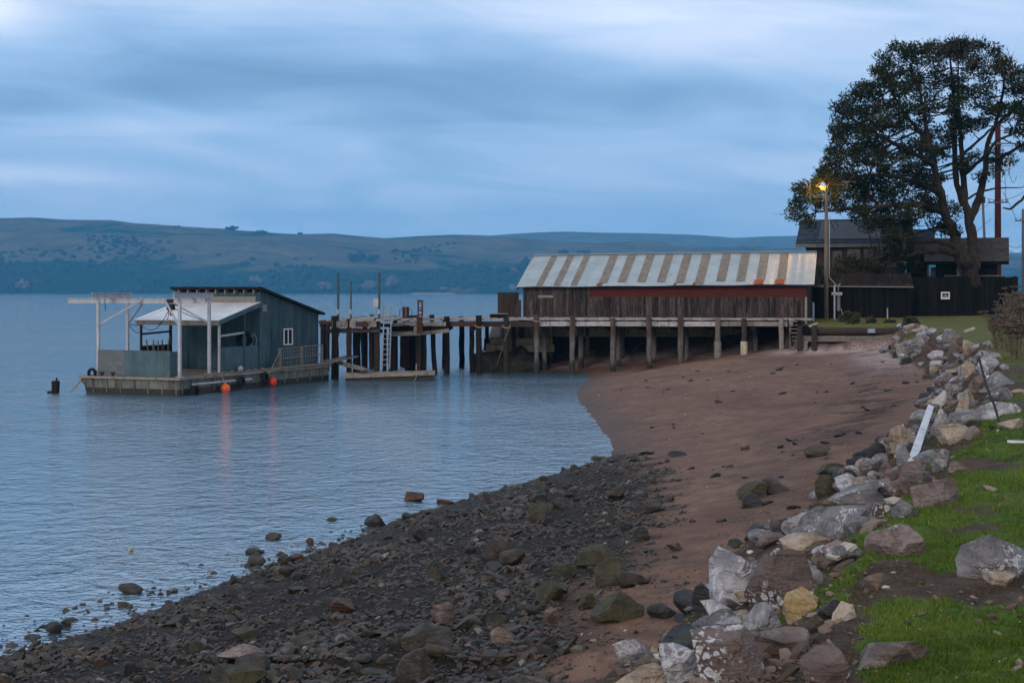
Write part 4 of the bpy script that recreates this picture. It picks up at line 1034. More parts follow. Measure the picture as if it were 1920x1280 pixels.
q.box((-.17, -.12, 0), (.16, .12, zm), .4)
q.box((-.13, -.1, zm), (-.06, .1, z1), .6); q.box((.11, -.1, zm), (.19, .1, z1), .6)
for za_, zb_ in ((zm + .08, zm + .17), (zm + .33, zm + .43), (zm + .50, zm + .56), (zm + .80, zm + .86), (z1 - .10, z1)): q.box((-.06, -.08, za_), (.11, .08, zb_), .6)
q.build('web', MAT['rust_steel'], e)
q = MB(); q.box((-.02, -.12, z1 - .28), (.12, -.09, z1 - .12), .6); q.build('number_plate', MAT['trim_grey'], e)
q = MB(); q.bar((-.24, -.1, -.1), (-.19, -.1, .85), .05, .03, .7); q.build('batten', MAT['wood_grey'], e)
for px, lab in ((757.4, 'left one of the paired rusty steel piles on the pier head'), (764.3, 'right one of the paired rusty steel piles on the pier head')):
    e = empty('steel_pile', PX(px, 598, 98), lab, 'pile', 'paired rusty steel piles'); zt = zr_(575, 98) - e.location.z
    q = MB(); q.box((-.09, -.15, -3), (.09, .15, zt), .2); q.build('web', MAT['rust_steel'], e)
    s_ = -1 if px < 760 else 1
    q = MB(); q.tube([(s_ * .08, 0, zt - .15), (s_ * .22, 0, zt - .17), (s_ * .27, 0, zt - .25), (s_ * .25, 0, zt - .6)], .02, 5); q.build('hoop', MAT['rust_dark'], e)
q = MB(); a = PX(766, 594, 97.5); b_ = PX(784, 594, 97.5); q.box((a.x, a.y - .2, zr_(597.5, 97.5)), (b_.x, a.y + .3, zr_(591, 97.5)), .5); q.box((a.x - .02, a.y - .25, zr_(598, 97.5)), (a.x + .12, a.y - .2, zr_(592, 97.5)), .9)
props(q.build('timber_block', MAT['wood_dark']), 'dark timber block lying on the pier head beside the pierced column', 'block')

# ---- float at the foot of the ladder
e = empty('mooring_float', PX(731, 697, 89.5), 'low timber mooring float under the pier ladder', 'float'); e.location.z = 0; e.rotation_euler = (0, 0, .02)
def L(px, py, d): return PX(px, py, d) - e.location
q = MB(); x0_, x1_ = L(646, 700, 89).x, L(816, 700, 90).x
for k in range(26):
    a = x0_ + k * (x1_ - x0_) / 26; q.box((a, -.55, .30), (a + .175, .75, .38), random.random())
q.build('deck', MAT['deck_plank'], e)
q = MB(); q.bar((x0_ - .05, -.62, .25), (x1_, -.62, .42), .14, .20, .7); q.build('side_beam', MAT['wood_grey'], e)
q = MB(); q.bar((x0_, .80, .32), (x1_, .80, .42), .14, .18, .5); q.build('side_beam', MAT['wood_grey'], e)
q = MB(); q.box((x0_ + .05, -.5, -.35), (x1_ - .1, .7, .28), .2); q.build('pontoon', MAT['hull_dark'], e)
q = MB(); q.bar((L(782, 690, 90).x, -.5, .38), (L(782, 690, 90).x, -.5, .95), .07, .07); q.tube([(L(782, 690, 90).x - .1, -.62, .45), (L(783, 690, 90).x, -.7, .25), (L(779, 690, 90).x, -.72, .0)], .025, 5); q.build('cleat_post', MAT['wood_grey'], e)
q = MB(); a = PX(624, 677, 91.5); b_ = PX(684, 693, 89.3); q.bar(a, b_, .55, .10, .6); q.bar(a + Vector((0, -.3, .05)), b_ + Vector((0, -.3, .05)), .06, .2, .8)
props(q.build('ramp_plank', MAT['wood_grey']), 'sloping plank ramp between the first pier pile and the float', 'ramp')

# ================================================================ seawall and ground slab edge beneath the barn
sw = empty('seawall', (8, 103, 0), 'stained concrete and timber seawall in the dark below the barn', 'seawall')
so = Vector((8, 103, 0))
q = MB()
x0_, x1_ = PX(1035, 0, 103).x, PX(1400, 0, 103).x
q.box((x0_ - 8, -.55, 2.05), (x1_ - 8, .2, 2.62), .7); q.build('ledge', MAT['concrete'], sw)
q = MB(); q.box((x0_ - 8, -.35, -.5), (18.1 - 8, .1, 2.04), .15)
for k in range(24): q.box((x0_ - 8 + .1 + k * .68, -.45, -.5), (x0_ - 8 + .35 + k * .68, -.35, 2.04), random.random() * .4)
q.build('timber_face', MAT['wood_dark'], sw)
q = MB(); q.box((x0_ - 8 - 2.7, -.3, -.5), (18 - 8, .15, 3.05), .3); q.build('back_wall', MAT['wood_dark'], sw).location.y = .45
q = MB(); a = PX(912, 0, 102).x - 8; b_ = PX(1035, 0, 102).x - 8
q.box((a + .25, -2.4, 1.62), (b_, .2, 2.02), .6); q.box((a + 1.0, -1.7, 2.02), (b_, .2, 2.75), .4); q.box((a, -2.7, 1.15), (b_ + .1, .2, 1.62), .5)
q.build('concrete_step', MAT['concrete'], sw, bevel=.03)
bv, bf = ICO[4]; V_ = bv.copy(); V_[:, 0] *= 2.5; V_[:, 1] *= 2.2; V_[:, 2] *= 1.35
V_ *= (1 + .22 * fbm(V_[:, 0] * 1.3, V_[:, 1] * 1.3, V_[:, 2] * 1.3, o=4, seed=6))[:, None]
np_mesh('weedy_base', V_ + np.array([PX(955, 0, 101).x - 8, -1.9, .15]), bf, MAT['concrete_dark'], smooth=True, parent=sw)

# ================================================================ barn
BR = math.radians(-12.0)
ba, bb = PX(981, 0, 104.3), PX(1512.5, 0, 100.4)
BLN = math.hypot(bb.x - ba.x, bb.y - ba.y); BR = math.atan2(bb.y - ba.y, bb.x - ba.x)
barn = empty('barn', (ba.x, ba.y, 0), 'long weathered barn with a striped metal roof and a red band under the eaves', 'barn', rz=BR)
DEP = 10.4; ZB = 2.85
def ez(x): return 5.22 + .17 * x / BLN + .03 * math.sin(x * 2.2)
q = MB(); x = 0.0; xr = PX(1107, 0, 103.4).x - ba.x
while x < BLN - .01:
    w_ = random.choice((.14, .18, .2, .24, .28)); x1 = min(x + w_, BLN); top = ez(x) if x < xr - .05 else 4.62
    if x < xr: top -= random.choice((0, 0, 0, .25, .5)) * 0
    o_ = random.uniform(0, .03)
    q.box((x + .004, -.03 - o_, ZB - random.uniform(0, .12)), (x1 - .006, 0, top + .02), random.random() ** 1.3); x = x1
q.build('board_wall', MAT['barn_board'], barn)
q = MB(); q.box((-.0, .0, ZB), (BLN, .06, ez(0) - .02), .0); q.box((0, .06, ZB), (.06, DEP, 5.3), .3); q.box((BLN - .06, .06, ZB), (BLN, DEP, 5.3), .3); q.box((0, DEP, ZB), (BLN, DEP + .06, 5.3), .3)
for x_ in (0, BLN - .06):
    q.add([(x_, 0, 5.3), (x_, DEP, 5.3), (x_, DEP / 2, 7.4), (x_ + .06, 0, 5.3), (x_ + .06, DEP, 5.3), (x_ + .06, DEP / 2, 7.4)], [(0, 2, 1), (3, 4, 5), (0, 3, 5, 2), (1, 2, 5, 4)], .3)
q.build('inner_wall', MAT['barn_board'], barn)
q = MB(); n = 7
for k in range(n):
    z0, z1 = 4.62 + k * (ez(xr) + .05 - 4.62) / n, 4.62 + (k + 1) * (ez(xr) + .05 - 4.62) / n
    q.add([(xr, -.05, z0), (BLN, -.05, z0), (BLN, -.022, z1), (xr, -.022, z1), (xr, .0, z0), (BLN, .0, z0)], [(0, 1, 2, 3), (0, 4, 5, 1)], random.uniform(.4, .6))
q.box((xr, -.06, 4.60), (BLN + .02, -.02, 4.66), .7)
q.build('red_band', MAT['barn_red'], barn)
q = MB(); q.box((BLN - .12, -.07, ZB), (BLN + .03, 0, 4.6), .8); q.box((1.0, -.07, 4.55), (2.0, -.035, 4.7), .9); q.build('corner_board', MAT['wood_grey'], barn)
# corrugated roof in sheets
PIT = .076
e0 = PX(970.5, 0, 104).x - ba.x; e1 = BLN + (1527 - 1512.5) * M(100.4) ; RIDY = DEP / 2; EY = -.42
RZ0, RZ1 = 7.42, 7.56
def eavez(x): return ez(x) + .03 - .10
def roof_pt(x, f, lift=0):
    ze = 5.24 + .16 * x / BLN + .02 * math.sin(x * 1.3) ; zr2 = RZ0 + (RZ1 - RZ0) * x / BLN
    return (x, EY + (RIDY - EY) * f, ze + (zr2 - ze) * f + .010 * math.sin(2 * math.pi * x / PIT) + lift)
def sheet(mb, x0, x1, f0, f1, lift, tint, back=False):
    nx_ = max(2, int((x1 - x0) / PIT * 4)); xs = np.linspace(x0, x1, nx_ + 1); vs = []
    for x_ in xs:
        for f in (f0, f1):
            p = roof_pt(x_, f, lift)
            if back: p = (p[0], 2 * RIDY - p[1], p[2])
            vs.append(p)
    fs = [(2 * i, 2 * i + 2, 2 * i + 3, 2 * i + 1) for i in range(nx_)]
    mb.add(vs, fs, tint)
q = MB(); x = e0
while x < e1 - .01:
    x1 = min(x + .66, e1); sheet(q, x, x1, 0, 1, .008 * random.random(), random.uniform(.2, .8)); sheet(q, x, x1, 0, 1, 0, .5, True); x = x1
q.build('metal_roof', MAT['tin'], barn)
q = MB(); q.bar((e0, RIDY, RZ0 + .03), (e1, RIDY, RZ1 + .04), .36, .03, .6); q.build('ridge_cap', MAT['tin'], barn)
q = MB(); q.bar((e0 + .02, EY + .06, 5.20), (e1 - .05, EY + .06, 5.35), .06, .06, .3); q.bar((e0 + .05, EY + .06, 5.14), (e0 + .05, RIDY, RZ0 - .08), .06, .16, .3); q.bar((e1 - .05, EY + .06, 5.30), (e1 - .05, RIDY, RZ1 - .08), .06, .16, .3)
q.build('eave_board', MAT['wood_dark'], barn)
def eave_x(px): # where a column of the photo meets the eave line
    lo, hi = e0, e1
    for _ in range(40):
        mid = (lo + hi) / 2; c, s = math.cos(BR), math.sin(BR); X_ = ba.x + c * mid - s * EY; Y_ = ba.y + s * mid + c * EY
        if X_ / Y_ * F + X0 < px: lo = mid
        else: hi = mid
    return lo
for i, (px, wp, f0) in enumerate(((1010, 11.5, .02), (1043, 12, .02), (1074.7, 12.5, .03), (1128, 15.5, .09), (1163, 15.5, .11), (1199.6, 15.5, .12), (1236.8, 15.5, .11), (1272.8, 16, .06), (1310, 17, .02), (1349.5, 17, .12), (1387, 16.5, .11), (1424.6, 16, .12), (1463.7, 16, .13))):
    x0_, x1_ = eave_x(px - wp / 2), eave_x(px + wp / 2); q = MB(); sheet(q, x0_, x1_, f0, .96, .035, random.uniform(.3, .7)); q.build('translucent_sheet', MAT['fibre'], barn)
for px, wp, f1 in ((1123, 10, .07), (1301, 5, .06), (1422, 17.5, .125), (1461.5, 17.5, .135), (1265, 5, .05)):
    x0_, x1_ = eave_x(px - wp / 2), eave_x(px + wp / 2); q = MB(); sheet(q, x0_, x1_, .0, f1, .05, random.random()); q.build('rusty_flashing', MAT['rust'], barn)
# plain board screen and dark bin at the barn's left end
e = empty('board_screen', PX(953, 599, 104.6), 'tall dark board screen at the left end of the barn', 'screen')
q = MB(); x_ = -20 * M(104.6)
while x_ < 19 * M(104.6):
    q.box((x_, -.04 - random.random() * .02, 0), (x_ + .135, .0, zr_(548, 104.6) - e.location.z), random.random() * .6); x_ += .14
q.build('board', MAT['wood_brown'], e)
q = MB(); zz = zr_(548.5, 104.6) - e.location.z; q.box((.50, 0, 0), (.58, 1.5, zz), .5); q.box((-.68, .0, 0), (-.60, 1.5, zz), .5); q.box((-.6, 1.4, 0), (.5, 1.46, zz), .3); q.build('frame', MAT['wood_dark'], e)
q = MB(); a = PX(975, 0, 104.4); q.box((a.x - .18, a.y, 3.1), (a.x + .08, a.y + .1, zr_(562, 104.4)), .7); q.box((a.x - .35, a.y + .12, 3.1), (a.x - .1, a.y + .2, zr_(572, 104.4)), .9)
props(q.build('broken_fence_board', MAT['wood_brown']), 'short broken boards between the screen and the barn corner', 'fence')
e = empty('storage_bin', PX(935, 600, 100), 'low black bin with a white lid edge on the pier deck', 'bin')
q = MB(); q.box((-.55, 0, 0), (.52, .8, .36), .4); q.build('body', MAT['black'], e); q = MB(); q.box((-.12, -.03, .362), (.56, .8, .42), .5); q.box((-.58, -.03, .362), (-.12, .8, .40), .1); q.build('lid', MAT['trim_grey'], e)
# ================================================================ timber bulkhead at the shore end of the pier
bh = empty('bulkhead', PX(1600, 655, 93.4), 'low timber log bulkhead holding up the lawn at the shore end of the pier', 'bulkhead'); bo = bh.location.copy()
def bpart(name, px0, px1, y0, y1, d, th, mat, round_=False, tint=.5, parent=bh, org=None, tilt=0):
    org = bo if org is None else org
    a = PX(px0, (y0 + y1) / 2, d) - org; b_ = PX(px1, (y0 + y1) / 2 + tilt, d) - org; q = MB(); hh = (y1 - y0) * M(d)
    if round_: q.tube([a.lerp(b_, f) + Vector((0, 0, random.uniform(-.015, .015))) for f in np.linspace(0, 1, 9)], [hh / 2 * random.uniform(.94, 1.06) for _ in range(9)], 12, tint, 0, .04)
    else: q.bar(a, b_, th, hh, tint, wob=.05)
    return q.build(name, MAT[mat], parent)
bpart('log', 1506, 1692, 614, 628.5, 93.3, .4, 'wood_brown', True)
bpart('plank', 1503, 1680, 629.5, 640, 93.1, .18, 'wood_grey', tint=.3)
bpart('log', 1512, 1668, 641, 651, 93.4, .3, 'wood_dark', True)
bpart('plank', 1512, 1660, 651, 657, 93.3, .2, 'wood_brown', tint=.9)
for px, y0, y1, w_, mt in ((1500, 612, 664, 9.5, 'wood_brown'), (1527, 610, 659, 9.5, 'wood_brown'), (1511, 640, 662, 7, 'wood_grey')):
    p = PX(px, y0, 92.7); q = MB(); rough_pile(q, 0, 0, gz(p.x, p.y) - .3, p.z, w_ * M(93) / 2, .5); o = q.build('post', MAT[mt], bh); o.location = (p.x - bo.x, p.y - bo.y, -bo.z)
p = PX(1511, 618, 92.9); q = MB(); q.tube([(0, 0, 0), (0, 1.2, 0)], .26, 16, .5); o = q.build('pipe_end', MAT['black'], bh); o.location = p - bo
q = MB(); q.tube([PX(1514, 614, 93) - bo, PX(1520, 611, 93) - bo, PX(1532, 606, 93.6) - bo], .06, 6); q.build('drift_stick', MAT['driftwood'], bh)
sg = empty('notice_board', PX(1634, 620, 93.0), 'small blue sign reading private property on the bulkhead log', 'sign')
hw, hh = 7.5 * M(93), 4.2 * M(93)
q = MB(); q.box((-hw, -.02, -hh), (hw, .02, hh)); q.build('panel', MAT['sign_blue'], sg)
def text(body, size, loc, rot, mat, parent=None, name='lettering', wdt=1.0):
    cu = bpy.data.curves.new(name, 'FONT'); cu.body = body; cu.size = size; cu.align_x = 'CENTER'; cu.align_y = 'CENTER'; cu.extrude = .003; cu.space_character = 1.05; cu.offset = size * .02
    tmp = bpy.data.objects.new('tmp', cu); COL.objects.link(tmp)
    me = bpy.data.meshes.new_from_object(tmp.evaluated_get(bpy.context.evaluated_depsgraph_get())); bpy.data.objects.remove(tmp)
    me.materials.clear(); me.materials.append(MAT[mat]); o = bpy.data.objects.new(name, me); COL.objects.link(o); o.location = loc; o.rotation_euler = rot; o.scale = (wdt, 1, 1); o.parent = parent; return o
text('PRIVATE', .135, (0, -.025, .055), (math.pi / 2, 0, 0), 'trim_white', sg, wdt=.62); text('PROPERTY', .135, (0, -.025, -.06), (math.pi / 2, 0, 0), 'trim_white', sg, wdt=.56)
# little flight of steps between pier and bulkhead
e = empty('wooden_steps', PX(1490, 645, 95), 'small weathered wooden steps squeezed between the pier end and the bulkhead', 'steps')
for k in range(6):
    q = MB(); z = zr_(602 + k * 7, 95) - e.location.z; y = .5 - k * .22; q.box((-.24, y, z - .05), (.25, y + .25, z), random.random()); q.build('tread', MAT['wood_grey'], e)
for s_ in (-.27, .25): q = MB(); q.bar((s_, .9, zr_(600, 95) - e.location.z), (s_, -.8, -.05), .05, .2, .3); q.build('stringer', MAT['wood_dark'], e)
q = MB(); q.bar((-.27, .0, -.3), (-.27, .0, 1.0), .10, .10, .2); q.build('leg', MAT['wood_grey'], e)

# ================================================================ yard at the right: lean-to, fence, signs
lt = empty('lean_to_shed', PX(1612, 592, 111), 'black boarded lean-to with a sagging brown roof joined to the barn end', 'shed'); lo_ = lt.location.copy()
q = MB(); a = PX(1515, 0, 111).x - lo_.x; b_ = PX(1708, 0, 111).x - lo_.x; zt = zr_(537, 111) - lo_.z; x = a
while x < b_: q.box((x, -random.random() * .02, -.35), (min(x + .19, b_), .05, zt), random.random()); x += .2
q.box((b_, 0, -.3), (b_ + .05, 3, zt), .3)
q.build('wall', MAT['fence_black'], lt)
q = MB(); a2, a3 = PX(1566, 0, 111).x - lo_.x, PX(1711, 0, 111).x - lo_.x
nseg = 14
for k in range(nseg):
    x0_ = a2 + (a3 - a2) * k / nseg; x1_ = a2 + (a3 - a2) * (k + 1) / nseg
    s0, s1 = (.05 * math.sin(3.1 * k / nseg), .05 * math.sin(3.1 * (k + 1) / nseg))
    zb, ztt = zr_(537, 111) - lo_.z, zr_(512, 111.4) - lo_.z
    q.add([(x0_, -.25, zb - s0), (x1_, -.25, zb - s1), (x1_, .45, ztt - s1), (x0_, .45, ztt - s0), (x0_, -.25, zb - s0 - .06), (x1_, -.25, zb - s1 - .06)], [(0, 1, 2, 3), (4, 5, 1, 0)], .5)
q.build('roof', MAT['shed_roof_brown'], lt)
q = MB(); q.bar((a, -.30, zr_(536.5, 111) - lo_.z), (a3, -.30, zr_(538, 111) - lo_.z), .06, .09, .6); q.build('gutter', MAT['trim_grey'], lt)
fn = empty('board_fence', PX(1806, 590, 114), 'tall black board fence behind the far lawn', 'fence'); fo = fn.location.copy()
q = MB(); a = PX(1709, 0, 114).x - fo.x; b_ = PX(1908, 0, 114).x - fo.x; zt = zr_(519, 114) - fo.z; x = a; TXn = PX(1830, 0, 114).x - fo.x
while x < b_:
    top = zt + random.uniform(-.03, .03)
    if abs(x + .09 - TXn) < .52: top = zr_(538.5, 114) - fo.z + .9 * (abs(x + .09 - TXn) / .52) ** 2 * .7
    q.box((x, -random.random() * .02, -.5), (x + .185, .04, top), random.random()); x += .19
q.build('board', MAT['fence_black'], fn)
for px in (1712, 1745, 1790, 1875, 1905): q = MB(); x = PX(px, 0, 114).x - fo.x; q.box((x - .06, .04, -.5), (x + .06, .16, zt + .05)); q.build('post', MAT['fence_black'], fn)
q = MB(); q.bar((a, .08, .4), (b_, .08, .4), .05, .1); q.build('rail', MAT['fence_black'], fn)
# red soil strip is part of the lawn; white framed notice
sg = empty('warning_sign', PX(1772.5, 554, 113.6), 'small white framed notice with a dark face on the black fence', 'sign')
hw, hh = 8.2 * M(113.6), 6.8 * M(113.6)
q = MB(); q.box((-hw, -.02, -hh), (hw, .02, hh), .6); q.build('frame', MAT['trim_white'], sg)
q = MB(); q.box((-hw * .72, -.025, -hh * .55), (hw * .72, -.021, hh * .62)); f_ = q.build('face', MAT['black'], sg)
q = MB(); q.box((-hw * .66, -.029, -hh * .22), (hw * .62, -.026, -hh * .02), .4); q.box((-hw * .12, -.029, hh * .02), (hw * .12, -.026, hh * .42), .4); q.box((-hw * .6, -.029, -hh * .44), (hw * .6, -.026, -hh * .34), .1); q.build('lettering', MAT['galv'], sg)

# ---- houses
def house(name, loc_px, d, label, x0, x1, ridge, eave, wall_b, overh, mats, rake=0, depth=6.5):
    cxp = (x0 + x1) / 2; x0, x1 = cxp + (x0 - cxp) * 1.045, cxp + (x1 - cxp) * 1.045
    e = empty(name, PX(cxp, wall_b, d), label, 'house', rz=-.30); o = e.location.copy()
    A = lambda px, py, dd: PX(px, py, dd) - o
    ze, zg = zr_(eave, d) - o.z, zr_(ridge, d + depth / 2) - o.z
    xa, xb = A(x0, 0, d).x, A(x1, 0, d).x
    q = MB(); th = .16
    for s_ in (1, -1):
        y0 = -.0 if s_ == 1 else depth; y1 = depth / 2
        n = 15
        for k in range(n): # courses of shingles, each lapping the one below
            f0, f1 = k / n, (k + 1) / n; 
            q.add([(xa, y0 + (y1 - y0) * f0, ze + (zg - ze) * f0 + .025), (xb, y0 + (y1 - y0) * f0, ze + (zg - ze) * f0 + .025), (xb, y0 + (y1 - y0) * f1, ze + (zg - ze) * f1), (xa, y0 + (y1 - y0) * f1, ze + (zg - ze) * f1), (xa, y0 + (y1 - y0) * f0, ze + (zg - ze) * f0), (xb, y0 + (y1 - y0) * f0, ze + (zg - ze) * f0)], [(0, 1, 2, 3), (4, 5, 1, 0)], random.uniform(.2, .8))
        q.add([(xa, y0, ze - th), (xb, y0, ze - th), (xb, y1, zg - th), (xa, y1, zg - th)], [(3, 2, 1, 0)], .4)
    q.build('roof', MAT[mats[0]], e)
    q = MB(); q.box((xa, -.04, ze - th - .1), (xb, .03, ze + .01), .5)
    for x_ in (xa, xb - .05):
        q.add([(x_, 0, ze - th), (x_, depth / 2, zg - th), (x_, depth, ze - th), (x_, depth, ze), (x_, depth / 2, zg), (x_, 0, ze), (x_ + .05, 0, ze - th), (x_ + .05, depth / 2, zg - th), (x_ + .05, depth, ze - th), (x_ + .05, depth, ze), (x_ + .05, depth / 2, zg), (x_ + .05, 0, ze)], [(0, 1, 4, 5), (1, 2, 3, 4), (11, 10, 7, 6), (10, 9, 8, 7), (5, 4, 10, 11), (4, 3, 9, 10)], .5)
    q.build('fascia', MAT[mats[2]], e)
    q = MB(); wa, wb2 = xa + overh, xb - overh; dz = -.6
    q.box((wa, .5, -1.5), (wb2, .6, ze - th - .0)); q.box((wa, .6, -1.5), (wa + .1, depth - .5, ze - th)); q.box((wb2 - .1, .6, -1.5), (wb2, depth - .5, ze - th)); q.box((wa, depth - .5, -1.5), (wb2, depth - .4, ze - th))
    for x_ in (wa, wb2 - .1): q.add([(x_, .5, ze - th - .01), (x_, depth / 2, zg - th - .02), (x_, depth - .4, ze - th - .01), (x_ + .1, .5, ze - th - .01), (x_ + .1, depth / 2, zg - th - .02), (x_ + .1, depth - .4, ze - th - .01)], [(0, 2, 1), (3, 4, 5)], .4)
    w_ = q.build('wall', MAT[mats[1]], e)
    return e, A, ze
def add_window(e, A, px0, px1, py0, py1, d, y, mullions=1, frame='trim_grey'):
    a, b_ = A(px0, py1, d), A(px1, py0, d); x0, x1, z0, z1 = a.x, b_.x, a.z, b_.z; t_ = .07; q = MB()
    q.box((x0, y - .06, z0), (x1, y, z0 + t_)); q.box((x0, y - .06, z1 - t_), (x1, y, z1)); q.box((x0, y - .06, z0 + t_), (x0 + t_, y, z1 - t_)); q.box((x1 - t_, y - .06, z0 + t_), (x1, y, z1 - t_))
    for k in range(mullions):
        xm = x0 + (x1 - x0) * (k + 1) / (mullions + 1); q.box((xm - .03, y - .05, z0 + t_), (xm + .03, y, z1 - t_))
    f = q.build('window', MAT[frame], e); q = MB(); q.box((x0 + .02, y - .025, z0 + .02), (x1 - .02, y - .003, z1 - .02)); q.build('pane', MAT['window_glass'], f)
e, A, ze = house('main_house', None, 125, 'dark shingled house with a slate blue roof behind the pine', 1497, 1698, 411, 457, 540, .75, ('shingle', 'shingle_wall', 'trim_grey'))
for a in ((1561, 1578, 470, 500), (1588, 1612, 466, 500), (1618, 1640, 466, 500), (1641, 1654, 463, 502), (1660, 1690, 464, 500)): add_window(e, A, *a, 125, .5)
q = MB(); a = A(1534, 449, 125); b_ = A(1672, 418, 125)
f0 = .16; f1 = .86; zg = zr_(411, 128.25) - e.location.z
q.add([(a.x, 3.25 * f0, ze + (zg - ze) * f0 + .10), (b_.x, 3.25 * f0, ze + (zg - ze) * f0 + .10), (b_.x, 3.25 * f1, ze + (zg - ze) * f1 + .10), (a.x, 3.25 * f1, ze + (zg - ze) * f1 + .10), (a.x, 3.25 * f0, ze + (zg - ze) * f0 + .03), (b_.x, 3.25 * f0, ze + (zg - ze) * f0 + .03)], [(0, 1, 2, 3), (4, 5, 1, 0)])
q.build('solar_panel', MAT['solar'], e)
q = MB(); q.bar((A(1575, 0, 125).x, .46, ze - .5), (A(1575, 0, 125).x, .46, -1), .12, .06); q.build('downpipe', MAT['trim_grey'], e)
e, A, ze = house('annexe', None, 127, 'lower shingled wing at the right end of the main house', 1690, 1747, 430, 462, 540, .5, ('shingle', 'shingle_wall', 'trim_grey'), depth=5)
add_window(e, A, 1712, 1724, 476, 496, 127, .5, 0)
e, A, ze = house('cottage', None, 122, 'small black cottage with a brownish shingle roof behind the pine trunk', 1738, 1885, 446, 490, 560, .85, ('shingle_warm', 'fence_black', 'black'), depth=6)
add_window(e, A, 1794, 1811, 503, 517, 122, .5, 1, 'trim_grey')
q = MB(); a = A(1772, 518, 122); b_ = A(1880, 516, 122); q.box((a.x, .38, a.z), (b_.x, .5, b_.z), .5); q.build('sill_board', MAT['trim_grey'], e)
q = MB(); p = PX(1752, 515, 124); q.box((p.x - .2, p.y, 2.8), (p.x + .2, p.y + .4, zr_(501, 124)), .5)
props(q.build('white_post', MAT['trim_grey']), 'pale post in the gap between house and cottage', 'post')

# ---- light pole with a lit sodium lamp
p = PX(1549, 597, 109); gzp = gz(p.x, p.y)
lp = empty('street_light', (p.x, p.y, gzp), 'wooden light pole with a lit orange lamp in front of the pine', 'street light'); zt = zr_(357, 109) - gzp
q = MB(); q.tube([(.0, 0, -.4), (0, 0, zt * .5), (0.02, 0, zt)], [.165, .14, .10], 12, .5); q.build('pole', MAT['pole_wood'], lp)
def lx(px): return PX(px, 0, 109).x - p.x
def lz(py): return zr_(py, 109) - gzp
q = MB(); q.tube([(lx(1549), .05, lz(365)), (lx(1548.5), .22, lz(352)), (lx(1545.5), .40, lz(344))], .03, 6); q.build('bracket', MAT['galv'], lp)
q = MB(); q.tube([(lx(1545.4), .42, lz(349.5)), (lx(1545.4), .42, lz(346.5)), (lx(1545.6), .42, lz(343)), (lx(1545.8), .42, lz(341))], [.30, .20, .13, .10], 14, .7); hd = q.build('lamp_head', MAT['trim_white'], lp)
em = bpy.data.materials.new('sodium_lamp_glass'); em.use_nodes = True; et = NT(em.node_tree); et.n.clear()
ee = et.new('ShaderNodeEmission'); ee.inputs[0].default_value = (1.0, .25, .02, 1); ee.inputs[1].default_value = 4.0; eo = et.new('ShaderNodeOutputMaterial'); et.link(ee.outputs[0], eo.inputs[0])
V_, Fc = ICO[3]; Vb = V_ * np.array([.19, .19, .15]) + np.array([lx(1545.4), .42, lz(351.6)]); np_mesh('lamp_globe', Vb, Fc, em, smooth=True, parent=lp)
ld = bpy.data.lights.new('lamp_light', 'POINT'); ld.energy = 850; ld.color = (1.0, .48, .12); ld.shadow_soft_size = .3
lo2 = bpy.data.objects.new('lamp_light', ld); COL.objects.link(lo2); lo2.parent = lp; lo2.location = (lx(1545.4) - .05, .5, lz(351))
q = MB(); q.tube([(lx(1555), -.05, lz(408)), (lx(1554.5), -.05, lz(520)), (lx(1558), -.08, lz(524)), (lx(1566), -.1, lz(533)), (lx(1571), -.1, lz(537)), (lx(1571.5), -.1, lz(545))], .035, 6); q.build('conduit', MAT['galv'], lp)
q = MB(); q.tube([(lx(1571), -.1, lz(538)), (lx(1575), -.12, lz(531))], .035, 6); q.build('conduit_stub', MAT['galv'], lp)
# meter post, street sign post, stakes
e = empty('meter_box', PX(1572, 584, 108.9), 'tall narrow grey blue electric box beside the white sign post', 'electric box')
q = MB(); hh = 35 * M(109); q.box((-.10, -.08, .05), (.11, .08, hh), .5); q.build('cabinet', MAT['pale_blue_paint'], e); e.children[0].data.materials[0] = MAT['alu']
q = MB(); q.box((-.08, -.06, -.75), (.09, .06, .05), .3); q.build('base', MAT['wood_dark'], e)
q = MB(); q.bar((.18, 0, .2), (.38, .0, -.7), .05, .05); q.build('brace', MAT['galv'], e)
e = empty('sign_post', PX(1564.5, 598, 108.5), 'white post carrying a narrow white name board beside the light pole', 'sign')
q = MB(); q.bar((0, 0, -.3), (0, 0, 63.5 * M(108.5)), .10, .10, .5); q.build('post', MAT['pale_blue_paint'], e)
q = MB(); z = 47.5 * M(108.5); q.box((-.20, -.10, z - .09), (.50, -.06, z + .09), .6); bd = q.build('board', MAT['trim_white'], e)
q = MB()
for k, w_ in enumerate((.05, .07, .03, .06, .05, .07, .04)): 
    x = -.15 + k * .09; q.box((x, -.104, z - .045), (x + w_, -.101, z + (.04 if k % 2 else .02)), .2)
q.build('lettering', MAT['black'], e)
def stake(px, y0, y1, wpx, d, mat, label, name='marker_stake', group=None):
    q = MB(); z = (y1 - y0) * M(d); q.tube([(0, 0, -.2), (0, 0, z * .97), (0.02, 0, z)], wpx * M(d) / 2, 8, .5); o = q.build(name, MAT[mat]); p_ = PX(px, y1, d); o.location = p_; return props(o, label, 'stake', group)
stake(1524.7, 567, 599, 4.2, 106, 'pale_blue_paint', 'stout white marker stake between the barn end and the light pole')
stake(1664, 578, 595, 2.4, 107, 'wood_pale', 'thin pale stake on the far lawn in front of the lean-to')

